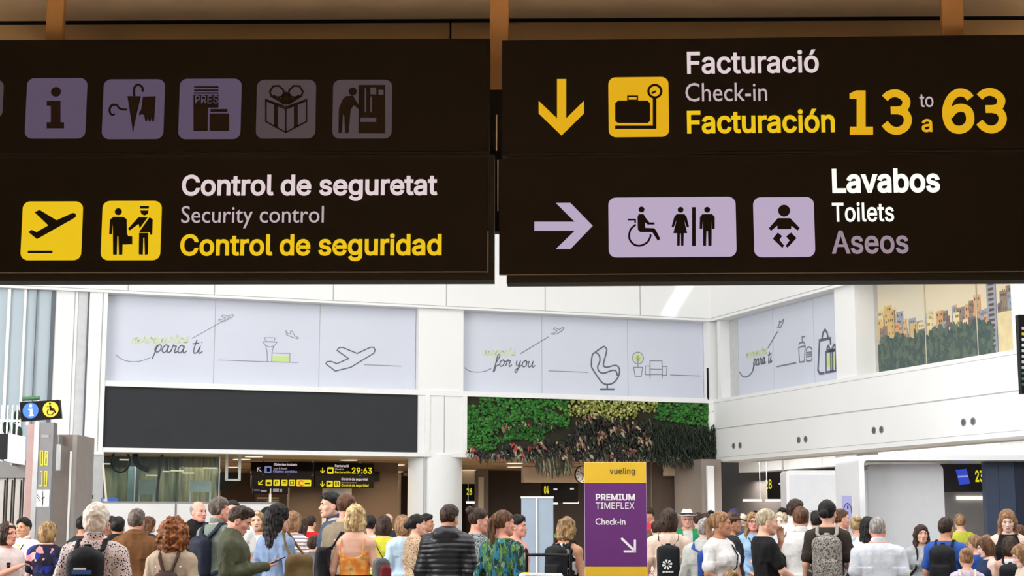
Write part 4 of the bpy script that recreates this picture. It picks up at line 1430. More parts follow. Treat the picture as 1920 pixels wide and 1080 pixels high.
# ------------------------------------------------------------------ white hoarding in front
HO = facing(240, 98, -19)
HOM = mat('white_hoarding_sheet', (226, 224, 222), 0.5, var=0.03, scale=1.5, bump=0.15, bscale=3)
for lab, x0, x1 in (('white hoarding sheet behind the grey-haired man with the speckled shirt', 137, 327.6), ('white hoarding sheet behind the bald man in black', 328.4, 520)):
    o = thing('hoarding_panel', lab, 'partition', HO.M, 'white hoarding sheets')
    a, b = HO.u(x0, 0, 960), HO.u(x1, 0, 960)
    z1 = HO.v(230, 941.5)
    MB().box(a, b, 0.05, z1, -0.03, 0).build('sheet', HOM, o)
    MB().box(a, b, z1 - 0.02, z1 + 0.015, -0.04, 0.006).build('top_rail', GREYM, o)
    MB().box(a, a + 0.03, 0, z1, -0.05, 0.008).build('post', GREYM, o)

# grey lockers and left service front
FL = facing(172, 92, -19)
o = thing('grey_cabinet', 'pale grey service cabinet with two dark handles behind the white hoarding', 'cabinet', FL.M)
pxbox(MB(), FL, 150, 847, 192, 1040, -0.5, 0).build('body', mat('pale_grey_laminate', (186, 186, 186), 0.5), o)
g = MB()
for x, y0, y1 in ((160.5, 888, 936), (173, 890, 936)):
    pxbox(g, FL, x - 0.5, y0, x + 0.5, y1, 0, 0.004)
g.build('door_gap', MULL, o)
g = MB()
for x, y0, y1 in ((160.5, 893, 901), (160.5, 928, 936), (173, 928, 935)):
    pxbox(g, FL, x - 1.1, y0, x + 1.1, y1, 0, 0.02)
g.build('handle', BLACKM, o)
pxbox(MB(), FL, 150, 846, 194, 852, -0.55, 0.03).build('cornice', WHITEM, o)
f = facing(197, 92, -19).shifted(0.1)
o = thing('pale_pole', 'pale slanting pole beside the grey cabinet and the work area', 'pole', f.M)
a, b = f.at(193, 868), f.at(200, 945)
MB().tube([(a[0], a[1], 0), (b[0], b[1], 0), (b[0] + 0.05, 0.0, 0)], 0.022, 8).build('tube', CREAM, o)
f = facing(208, 92, -19)
o = thing('blue_sign_board', 'small blue board with white mark peeking over the white hoarding', 'sign', f.shifted(-0.1).M)
f = f.shifted(-0.1)
pxbox(MB(), f, 190, 934, 221, 950, -0.02, 0).build('board', mat('cobalt_board', (52, 104, 190), 0.5), o)
g = pxbox(MB(), f, 192, 935, 194, 941, 0, 0.004)
pxbox(g, f, 196, 935, 198, 941, 0, 0.004)
g.build('mark', WHITEM, o)

FP = facing(115, 112, 0)
o = thing('service_kiosk', 'tall taupe service kiosk block with a white edge strip beside the info pillar', 'kiosk', FP.M)
TA = mat('taupe_kiosk', (122, 110, 102), 0.6, var=0.06)
pxbox(MB(), FP, 95, 815, 133, 1080, -0.5, 0).build('body', TA, o)
b = FP.at(133, 815)
MB().box(b[0], b[0] + 0.11, 0, b[1], -1.1, -0.001).build('side_panel', mat('light_taupe_side', (150, 142, 136), 0.6), o)
MB().box(b[0] + 0.0, b[0] + 0.035, 0, b[1] - 0.28, 0.0, 0.012).build('edge_strip', WHITEM, o)
o2 = FP.shifted(0.25)
o = thing('notice_board', 'grey blank notice board hung beside the info pillar on the taupe kiosk', 'board', o2.M, 'blank grey hanging boards')
pxbox(MB(), o2, 96, 833, 113.5, 882, -0.02, 0).build('sheet', mat('pale_grey_sheet', (196, 194, 194), 0.5), o)
pxbox(MB(), o2, 109, 815, 110, 833, -0.25, 0).build('wire', GREYM, o)

FI = facing(70, 128, -4)
o = thing('info_pillar', 'grey information pillar with yellow marks and white notices', 'pillar', FI.M)
pxbox(MB(), FI, 70, 792, 97, 1080, -0.25, 0).build('front_panel', mat('pillar_grey', (124, 122, 122), 0.5), o)
pxbox(MB(), FI, 61, 791, 70.2, 1080, -0.3, 0.01).build('corner_post', STEEL, o)
pxbox(MB(), FI, 48, 795, 61, 1080, -0.32, -0.02).build('side_panel', mat('dusty_red_side', (170, 138, 132), 0.5), o)
cP = crop(0, 730, 4.32)
g = MB()
draw(g, FI, [('k', [(328, 500), (346, 500), (346, 612), (328, 612)], 8), ('k', [(368, 505), (388, 505), (382, 612), (362, 610)], 8), ('s', [(372, 555), (386, 520)], 9), ('s', [(324, 665), (342, 665), (340, 780), (318, 780)], 9), ('k', [(364, 665), (382, 665), (376, 782), (358, 782)], 7)], cP)
g.build('yellow_mark', mat('yellow_vinyl', (214, 200, 40), 0.5), o)
for x0, x1 in ((67.5, 79.5), (80.8, 92)):
    pxbox(MB(), FI, x0, 918, x1, 950, 0, 0.005).build('notice', WHITEM, o)
g = MB()
draw(g, FI, [('s', [(322, 880), (300, 850)], 5), ('s', [(300, 870), (330, 910)], 5), ('s', [(348, 830), (348, 935)], 6), ('s', [(362, 870), (340, 890)], 8)], cP, 0.005, 0.008)
g.build('notice_print', BLACKM, o)
g = MB()
draw(g, FI, [('p', [(335, 366), (398, 370), (398, 392), (335, 390)])], cP)
g.build('faint_print', mat('faint_grey_print', (150, 148, 148), 0.6), o)

FN = facing(70, 128, -4)
c0 = FN.at(75, 768)
o = thing('info_sign', 'black sign with a blue information disc and a yellow wheelchair disc', 'sign', FN.M)
a = [FN.at(*p) for p in ((36.5, 754), (111.5, 749.5), (114.5, 784), (39.5, 790))]
MB().prism(a, -0.1, 0.0).build('board', SIGNFACE, o)
d1 = MB()
cc, cw = FN.at(57.5, 770), FN.at(95, 767.5)
rr = 17.5 / 152
p1 = MB().disc(cc, rr, 0, 0.006, 36).build('info_disc', mat('info_blue', (44, 112, 206), 0.4), o)
draw(MB(), FN, [('c', (250, 134), 12), ('p', [(230, 158), (264, 156), (266, 204), (274, 206), (274, 216), (234, 218), (234, 208), (244, 206), (243, 168), (230, 168)])], cP, 0.006, 0.009).build('symbol', WHITEM, p1)
p2 = MB().disc(cw, rr, 0, 0.006, 36).build('wheelchair_disc', mat('sign_yellow', (232, 190, 30), 0.4), o)
draw(MB(), FN, [('c', (405, 116), 9), ('p', [(398, 130), (414, 130), (420, 152), (440, 152), (440, 160), (416, 162), (444, 164), (456, 190), (446, 194), (436, 174), (404, 172)]), ('q', [(396, 160), (384, 178), (388, 200), (408, 208), (428, 200), (434, 184)], 7), ('s', [(378, 142), (396, 142)], 5)], cP, 0.006, 0.009).build('symbol', SYM, p2)
mb = MB()
for x in (52, 70):
    a = FN.at(x, 790, -0.06)
    mb.box(a[0] - 0.02, a[0] + 0.02, FN.v(x, 797), a[1] + 0.02, -0.08, -0.04)
mb.build('stem', STEEL, o)

FD = facing(25, 120, 0)
o = thing('sliding_gate', 'grey metal gate with pale panels and dark slots at the edge by the info pillar', 'gate', FD.M)
pxbox(MB(), FD, -60, 864, 50, 896, -0.2, 0.05).build('header', mat('gate_header_grey', (120, 116, 112), 0.5), o)
for x0, x1 in ((-60, -8), (-4, 8), (12, 22), (25.5, 39), (42, 55)):
    pxbox(MB(), FD, x0, 896, x1, 1080, -0.15, 0).build('panel', mat('gate_panel', (176, 168, 160), 0.45), o)
pxbox(MB(), FD, -60, 896, 56, 1080, -0.25, -0.15).build('backing', mat('gate_backing', (60, 58, 56), 0.6), o)
for x in (10, 23.7, 40.5):
    a = FD.at(x, 900)
    MB().box(a[0] - 0.008, a[0] + 0.008, 0, a[1], -0.15, 0.02).build('slot_post', BLACKM, o)
f = FD.shifted(0.1)
o = thing('black_monitor', 'black monitor above the grey gate at the edge', 'screen', f.M)
pxbox(MB(), f, -40, 813, 16, 861, -0.08, 0).build('screen', BLACKM, o)
a = f.at(2, 861)
MB().box(a[0] - 0.02, a[0] + 0.02, f.v(2, 866), a[1] + 0.02, -0.08, -0.04).build('bracket', GREYM, o)
f = FD.shifted(0.3)
o = thing('notice_board', 'grey blank notice board standing over the gate beside the black monitor', 'board', f.M, 'blank grey hanging boards')
a = [f.at(*p) for p in ((15.5, 812), (48.5, 819), (46.5, 872), (13.5, 866))]
MB().prism(a, -0.02, 0).build('sheet', mat('pale_grey_sheet_b', (200, 198, 198), 0.5), o)
a = f.at(20, 868)
MB().box(a[0] - 0.01, a[0] + 0.01, f.v(20, 872), a[1], -0.4, -0.02).build('bracket', GREYM, o)
f = facing(20, 116, 0)
o = thing('rail_cage', 'white railed cage with dark green bundles on top of the gate', 'railing', f.M)
zt = FD.v(20, 866)
z0_ = f.v(20, 864)
for x in (-10, 4, 15, 24, 33):
    a = f.at(x, 760)
    MB().box(a[0] - 0.012, a[0] + 0.012, z0_, a[1], -0.02, 0).build('post', STEEL, o)
pxbox(MB(), f, -20, 787, 37, 790.5, -0.02, 0.01).build('rail', STEEL, o)
pxbox(MB(), f, -20, 858, 37, 866, -0.3, 0.01).build('rail', STEEL, o)
g = MB()
for x, y in ((6, 800), (20, 806), (27, 780), (30, 812)):
    c = f.at(x, y)
    g.blob((c[0], c[1], -0.15), (0.06, 0.12, 0.08), 8, 6)
g.build('bundle', mat('dark_green_bundle', (42, 60, 50), 0.8, var=0.2), o)
f = FI.shifted(-0.16)
o = thing('green_awning', 'green rolled awning just behind the blue information disc', 'awning', f.M)
a, b = f.at(42, 748), f.at(74, 746)
MB().tube([(a[0], a[1], 0), (b[0], b[1], 0)], 0.03, 10).build('roll', mat('awning_green', (70, 110, 72), 0.7), o)
MB().box(b[0] - 0.03, b[0], FI.v(70, 800), a[1], -0.02, 0).build('arm', STEEL, o)

# ------------------------------------------------------------------ purple and yellow totem
FT = facing(1095, 186, 2.5)
o = thing('check_in_totem', 'tall yellow and purple premium check-in totem with white arrow', 'totem', FT.M)
TY = mat('totem_yellow', (232, 188, 46), 0.45, var=0.02)
TP = mat('totem_purple', (104, 44, 118), 0.4, var=0.02)
ua_, ub_ = FT.u(1096.5, 0, 960), FT.u(1212, 0, 960)
zt = FT.v(1150, 867)
zy, zp = FT.v(1150, 905.5), FT.v(1150, 1062)
MB().box(ua_ - 0.004, ub_ + 0.004, 0.03, zt + 0.004, -0.14, -0.012).build('core', WHITEM, o)
MB().box(ua_, ub_, zy, zt, -0.012, 0).build('panel', TY, o)
MB().box(ua_, ub_, zp, zy - 0.003, -0.012, 0).build('panel', TP, o)
MB().box(ua_, ub_, 0.06, zp - 0.003, -0.012, 0).build('panel', TY, o)
MB().box(ua_ - 0.08, ub_ + 0.08, 0, 0.03, -0.3, 0.16).build('foot_plate', STEEL, o)
TW = mat('totem_white_vinyl', (246, 240, 246), 0.5)
lettering('logo', 'vueling', FT, 1143, 877, 1190.5, 892, mat('totem_dark_vinyl', (64, 56, 40), 0.5), o, 0.002, 0.008, 1.05)
lettering('lettering', 'PREMIUM', FT, 1117, 926, 1190.5, 938.5, TW, o, 0.002, 0.022)
lettering('lettering', 'TIMEFLEX', FT, 1117, 942, 1189.5, 954, TW, o, 0.002, 0.004)
lettering('lettering', 'Check-in', FT, 1116.5, 971.5, 1172.5, 984, TW, o, 0.002, 0.008, plain=True)
draw(MB(), FT, [('s', [(1165, 1009), (1190, 1033)], 4), ('s', [(1169.5, 1034), (1192.3, 1034)], 4), ('s', [(1190.4, 1012), (1190.4, 1036)], 4)], None, 0.001, 0.004).build('arrow', TW, o)

# roll-up banner seen from behind
FR = facing(1008, 108, 0)
o = thing('rollup_banner', 'pale blue-grey roll-up banner seen from behind with a white centre pole', 'banner', FR.M)
RB = mat('rollup_back', (158, 172, 188), 0.5, var=0.06, scale=2)
za = FR.v(1008, 932)
ul, ur = FR.u(977.5, 0, 990), FR.u(1037.5, 0, 990)
MB().box(ul, ur, 0.1, za, -0.012, 0).build('sheet', RB, o)
MB().box(ul - 0.01, ur + 0.01, za - 0.02, za + 0.012, -0.02, 0.01).build('top_rail', WHITEM, o)
um = FR.u(1006, 0, 990)
MB().box(um - 0.014, um + 0.014, 0.05, za, 0.004, 0.03).build('pole', WHITEM, o)
MB().box(ul - 0.02, ur + 0.02, 0, 0.1, -0.12, 0.12).build('base', STEEL, o, bevel=0.02)

# ------------------------------------------------------------------ white kiosk frames
KW = mat('kiosk_white_gloss', (240, 240, 242), 0.25, var=0.01)
KG = mat('kiosk_grey', (222, 223, 227), 0.4, var=0.02)
KS = mat('kiosk_portal_white', (242, 243, 245), 0.35, var=0.01)  # near-white of the large portal
FB = facing(1611, 112, 0)
o = thing('kiosk_portal', 'large white rounded kiosk portal with a wide top beam', 'kiosk', FB.M, 'white kiosk portals')
zt = FB.v(1700, 853.2)
zi = FB.v(1700, 863)
u0, u1 = FB.u(1611, 0, 900), FB.u(1990, 0, 900)
r = 0.12
pts = [(u0, 0)] + [(u0 + r - r * math.cos(a), zt - r + r * math.sin(a)) for a in np.linspace(0, math.pi / 2, 7)] + [(u1, zt), (u1, zi)]
ri = 0.06
ui = FB.u(1621, 0, 900)
pts += [(ui + ri - ri * math.cos(a), zi - ri + ri * math.sin(a)) for a in np.linspace(math.pi / 2, 0, 6)] + [(ui, 0)]
o_ = MB()
o_.prism(pts, -1.95, 0)
o_.build('portal', KS, o)
f = FB.shifted(-0.5)
pn = MB()
a, b = f.at(1633, 1080), f.at(1768, 870)
pn.rrect(a[0], b[0], 0.0, b[1], 0.1, -0.35, 0, 6, 'ab')
o2 = thing('white_partition', 'broad pale grey rounded partition behind the grey-haired man in the pale shirt', 'partition', f.M)
pn.build('panel', KG, o2)
MB().box(a[0] - 0.05, a[0] + 0.012, 0, b[1] - 0.1, -0.36, -0.02).build('edge', KW, o2)  # whiter material puts the light on this side edge into the colour
f = FB.shifted(-1.6)
o = thing('kiosk_display', 'dark kiosk display with a blue tilted logo shape and the number 23', 'display', f.M)
pxbox(MB(), f, 1765, 866, 1850, 922, -0.15, 0).build('panel', mat('display_charcoal', (62, 60, 60), 0.45), o)
draw(MB(), f, [('p', [(1791.5, 881), (1812, 879), (1819, 907), (1799, 909)])], None, 0, 0.004).build('logo_shape', glow('display_blue', (58, 78, 205), 0.9), o)
draw(MB(), f, [('s', [(1796, 894), (1815, 893)], 3)], None, 0.004, 0.006).build('logo_line', glow('display_pale_blue', (150, 165, 225), 0.9), o)
lettering('numeral', '23', f, 1828.5, 882, 1844.5, 904, NUMBER, o, 0.003, 0.022)
f2 = FB.shifted(-2.0)
o = thing('rear_partition', 'grey-beige back wall of the kiosk under the number 23', 'partition', f2.M)
a = f2.at(1766, 921)
b = f2.at(1850, 921)
MB().box(a[0] - 0.1, b[0] + 0.05, 0, a[1] + 0.2, -0.1, 0).build('panel', mat('kiosk_back_beige', (190, 186, 182), 0.6), o)
o = thing('bar_lamp', 'wide white bar lamp under the number 23 display', 'lamp', f2.M, 'bar lamps over the desks')
pxbox(MB(), f2, 1794.5, 930, 1850, 937, 0, 0.05).build('bar', BARGLOW, o)
f = FB.shifted(-0.4)
o = thing('navy_partition', 'tall navy blue panelled partition at the edge of the white kiosk', 'partition', f.M)
NV = mat('navy_laminate', (58, 70, 94), 0.45, var=0.03)
NVD = mat('deep_navy_laminate', (26, 34, 58), 0.45, var=0.03)
for x0, x1, m_ in ((1846, 1870.5, NV), (1871, 1901, NV), (1901.5, 1990, NVD)):
    a, b = f.at(x0, 866), f.at(x1, 866)
    MB().box(a[0], b[0], 0, a[1], -0.2, 0).build('panel', m_, o)

FK = facing(1474, 92, 0)
o = thing('kiosk_portal', 'smaller white kiosk frame with a grey panel beside the number 28 display', 'kiosk', FK.M, 'white kiosk portals')
zt = FK.v(1474, 882)
u0, u1 = FK.u(1474, 0, 900), FK.u(1572, 0, 900)
MB().rrect(u0, u1, 0, zt, 0.07, -0.7, 0, 6, 'ab').build('portal', KW, o)
MB().box(u0 + 0.06, u1, 0, FK.v(1480, 890.5), 0, 0.004).build('grey_panel', KG, o)
g = MB()
for k in range(7):
    a, b = FK.at(1516, 957.5 + 3.2 * k, 0.004), FK.at(1529, 957.5 + 3.2 * k, 0.004)
    g.box(a[0], b[0], a[1] - 0.006, a[1] + 0.006, 0.004, 0.007)
g.build('text_line', mat('panel_grey_print', (160, 164, 170), 0.6), o)

f = FB.shifted(0.25)
o = thing('lilac_sign', 'small upright lilac sign with a round pictogram in front of the white portal', 'sign', f.M)
pxbox(MB(), f, 1580, 929.5, 1597.5, 985, -0.03, 0).build('panel', mat('lilac_print', (168, 168, 216), 0.5, var=0.03), o)
a = f.at(1589, 985)
MB().box(a[0] - 0.02, a[0] + 0.02, 0, a[1], -0.04, 0.0).build('stem', STEEL, o)
MB().box(a[0] - 0.15, a[0] + 0.15, 0, 0.02, -0.15, 0.15).build('base', STEEL, o)
draw(MB(), f, [('q', [(1581.5, 962), (1583, 950), (1589, 943.5), (1595, 950), (1597, 962)], 1.3), ('s', [(1589.5, 948), (1589.5, 954)], 2.2), ('c', (1589.5, 960.5), 1.3), ('s', [(1590, 963), (1590, 975)], 0.8)], None, 0.0, 0.004).build('symbol', mat('sign_navy', (34, 34, 90), 0.6), o)

# departures board at the edge of the picture
f = facing(1925, 120, 0)
o = thing('departures_board', 'tall dark departures board with coloured rows at the edge of the side wall', 'screen', f.M)
pxbox(MB(), f, 1912.5, 590, 2010, 738, -0.15, 0).build('housing', SIGNFACE, o)
for k, c in enumerate(((210, 210, 220), (225, 200, 60), (230, 235, 230), (225, 235, 230), (205, 220, 215), (205, 215, 215), (205, 215, 215), (190, 205, 200), (60, 130, 100), (50, 120, 95), (50, 110, 90))):
    y = 613 + k * 10.5
    pxbox(MB(), f, 1916, y, 1990, y + 5, 0, 0.004).build('text_row', glow('board_row_%s' % 'abcdefghijk'[k], c, 0.9), o)
mb = MB()
a = f.at(1950, 590)
mb.box(a[0] - 0.03, a[0] + 0.03, a[1], f.v(1950, 470), -0.1, -0.04)
mb.build('bracket', STEEL, o)

# ------------------------------------------------------------------ queue belts
LIMEB = mat('lime_belt', (112, 176, 72), 0.6, var=0.06)


def belt(label, x0, y0, s0, x1, y1, s1):
    a = CAM + ray(x0, y0) * (F / s0)
    b = CAM + ray(x1, y1) * (F / s1)
    d = Vector((b.x - a.x, b.y - a.y, 0))
    f = Frame((a.x, a.y, 0), d)
    ln = d.length
    o = thing('queue_barrier', label, 'barrier', f.M, 'lime belt queue barriers')
    z = (a.z + b.z) / 2
    for u in (0, ln):
        MB().vcyl(u, 0, 0.03, 0.02, z + 0.04, 14).build('post', BLACKM, o)
        MB().vcyl(u, 0, 0.16, 0, 0.025, 20).build('base', BLACKM, o)
    MB().box(0.03, ln - 0.03, z - 0.05, z + 0.015, -0.004, 0.004).build('belt', LIMEB, o)


belt('lime queue belt below the woman in white with the crossed strap', 1285, 1069, 150, 1325, 1076, 152)
belt('lime queue belt between the woman in black and the man in white', 1478, 1071, 137, 1507, 1071, 137)
belt('lime queue belt between the pale shirted man and the girl in grey', 1682, 1055, 122, 1720, 1057, 120)
belt('lime queue belt low under the girl in grey', 1676, 1072, 128, 1735, 1074, 127)
belt('lime queue belt seen between the roll-up banner and the curly blonde woman', 1036, 1003, 100, 1064, 1003, 100)

# ------------------------------------------------------------------ people: signed-distance bodies turned into continuous meshes
f32 = np.float32


def cap(P, a, b, ra, rb=None):
    rb = ra if rb is None else rb
    a = np.array(a, f32)
    ba = np.array(b, f32) - a
    pa = P - a
    t = np.clip(pa @ ba / max(1e-9, float(ba @ ba)), 0, 1)
    return np.sqrt(((pa - t[:, None] * ba) ** 2).sum(1)) - (ra + (rb - ra) * t)


def ell(P, c, r):
    q = (P - np.array(c, f32)) / np.array(r, f32)
    k0 = np.sqrt((q * q).sum(1))
    k1 = np.sqrt(((q / np.array(r, f32)) ** 2).sum(1))
    return k0 * (k0 - 1) / np.maximum(k1, 1e-6)


def rbox(P, c, hw, r):
    q = np.abs(P - np.array(c, f32)) - (np.array(hw, f32) - r)
    return np.sqrt((np.maximum(q, 0) ** 2).sum(1)) + np.minimum(q.max(1), 0) - r


def smin(a, b, k):
    h = np.maximum(k - np.abs(a - b), 0) / k
    return np.minimum(a, b) - h * h * k * 0.25


def smax(a, b, k):
    return -smin(-a, -b, k)


def wob(P, fr, seed=0.0):
    x, y, z = P[:, 0] * fr, P[:, 1] * fr, P[:, 2] * fr
    return (np.sin(x + 1.7 * np.sin(y * 0.8 + seed) + seed) + np.sin(y * 1.1 + 1.3 * np.sin(z * 0.9 - seed)) + np.sin(z * 0.9 + 1.5 * np.sin(x * 0.7 + 2 * seed))) / 3


def grid_mesh(fn, lo, hi, h):
    """Surface nets of fn over a box, evaluated only near the surface."""
    B = 4
    lo = np.array(lo, f32)
    nb = np.maximum(1, np.ceil((np.array(hi, f32) - lo) / (h * B)).astype(int))
    ax = [lo[i] + (np.arange(nb[i]) + 0.5) * h * B for i in range(3)]
    C = np.stack(np.meshgrid(*ax, indexing='ij'), -1).reshape(-1, 3).astype(f32)
    d = fn(C).reshape(nb)
    act = np.abs(d) < h * B * 1.25 + 0.02
    n = nb * B
    G = np.repeat(np.repeat(np.repeat(d, B, 0), B, 1), B, 2)
    m = np.repeat(np.repeat(np.repeat(act, B, 0), B, 1), B, 2)
    I = np.argwhere(m)
    G[m] = fn((lo + (I + 0.5) * h).astype(f32))
    G[0], G[-1] = 1, 1
    G[:, 0], G[:, -1] = 1, 1
    G[:, :, 0], G[:, :, -1] = 1, 1
    S = G < 0
    cnt = np.zeros(tuple(n - 1), np.int8)
    offs = [(i, j, k) for i in (0, 1) for j in (0, 1) for k in (0, 1)]
    for i, j, k in offs:
        cnt += S[i:n[0] - 1 + i, j:n[1] - 1 + j, k:n[2] - 1 + k]
    cells = np.argwhere((cnt > 0) & (cnt < 8))
    idx = np.full(tuple(n - 1), -1, np.int32)
    idx[tuple(cells.T)] = np.arange(len(cells))
    vals = np.stack([G[cells[:, 0] + i, cells[:, 1] + j, cells[:, 2] + k] for i, j, k in offs], 1)
    pos = np.zeros((len(cells), 3), f32)
    num = np.zeros(len(cells), f32)
    O = np.array(offs, f32)
    for a in range(8):
        for b in range(a + 1, 8):
            if np.abs(O[a] - O[b]).sum() != 1:
                continue
            fa, fb = vals[:, a], vals[:, b]
            c = (fa < 0) != (fb < 0)
            t = np.where(c, fa / np.where(c, fa - fb, 1), 0)
            pos += np.where(c[:, None], O[a] + t[:, None] * (O[b] - O[a]), 0)
            num += c
    V = lo + (cells + 0.5 + pos / num[:, None]) * h
    quads = []
    for axx in range(3):
        s0 = [slice(1, n[0] - 1), slice(1, n[1] - 1), slice(1, n[2] - 1)]
        s1 = list(s0)
        s1[axx] = slice(2, n[axx])
        A, Bv = S[tuple(s0)], S[tuple(s1)]
        e = np.argwhere(A != Bv) + 1
        if not len(e):
            continue
        inside = S[e[:, 0], e[:, 1], e[:, 2]]
        u, v = (axx + 1) % 3, (axx + 2) % 3
        du, dv = np.zeros(3, int), np.zeros(3, int)
        du[u], dv[v] = 1, 1
        q = np.stack([idx[tuple((e - du - dv).T)], idx[tuple((e - dv).T)], idx[tuple(e.T)], idx[tuple((e - du).T)]], 1)
        q[~inside] = q[~inside][:, ::-1]
        quads.append(q)
    Q = np.concatenate(quads) if quads else np.zeros((0, 4), int)
    Q = Q[(Q >= 0).all(1)]
    return V.astype(f32), Q.astype(np.int32)


def sdf_obj(name, fn, lo, hi, h, m, parent=None, M=None, k=1.0, off=(0, 0, 0)):
    V, Q = grid_mesh(fn, lo, hi, h)
    V = (V - np.array(off, f32)) * k
    me = bpy.data.meshes.new(name)
    me.vertices.add(len(V))
    me.vertices.foreach_set('co', V.astype(f32).ravel())
    me.loops.add(4 * len(Q))
    me.loops.foreach_set('vertex_index', Q.ravel())
    me.polygons.add(len(Q))
    me.polygons.foreach_set('loop_start', np.arange(0, 4 * len(Q), 4, dtype=np.int32))
    me.update(calc_edges=True)
    me.validate()
    me.polygons.foreach_set('use_smooth', np.ones(len(me.polygons), bool))
    return link(name, me, m, parent, M)


# ---- cloth and skin
SKIN = {k: mat('skin_' + k, c, 0.55, var=0.07, scale=14, spec=0.3) for k, c in dict(fair=(226, 176, 152), tan=(206, 150, 120), pink=(222, 160, 140), olive=(190, 136, 106), brown=(142, 96, 72), pale=(236, 200, 184)).items()}
LIP = mat('lip_rose', (178, 98, 92), 0.5)
EYEW = mat('eye_white', (226, 222, 216), 0.3)
IRIS = mat('iris_dark', (48, 36, 28), 0.2)


def hairmat(name, dark, light, scale=26):
    return pat('hair_' + name, 'noise', [dark, light, dark, light], scale, [0.25, 0.42, 0.55, 0.7], 0.5, 'LINEAR', (1, 1, 0.14), 0.01)


HAIR = dict(black=hairmat('black', (16, 14, 14), (40, 35, 33)), dark=hairmat('dark_brown', (36, 26, 21), (74, 55, 45)), brown=hairmat('brown', (64, 42, 30), (118, 82, 58)), auburn=hairmat('auburn', (86, 46, 24), (164, 102, 58)),
            blonde=hairmat('blonde', (150, 118, 74), (218, 192, 146)), dirty=hairmat('dark_blonde', (104, 78, 52), (180, 146, 102)), grey=hairmat('grey', (120, 114, 110), (178, 172, 168)), white=hairmat('white', (206, 190, 176), (242, 230, 220)),
            greybrown=hairmat('grey_brown', (68, 58, 52), (124, 110, 100)), ash=hairmat('ash_blonde', (140, 124, 100), (208, 194, 168)), light=hairmat('light_brown', (108, 78, 54), (172, 132, 96)))


def cloth(name, rgb, rough=0.85, var=0.09):
    return mat('cloth_' + name, rgb, rough, var=var, scale=9, bump=0.5, bscale=30, spec=0.2)


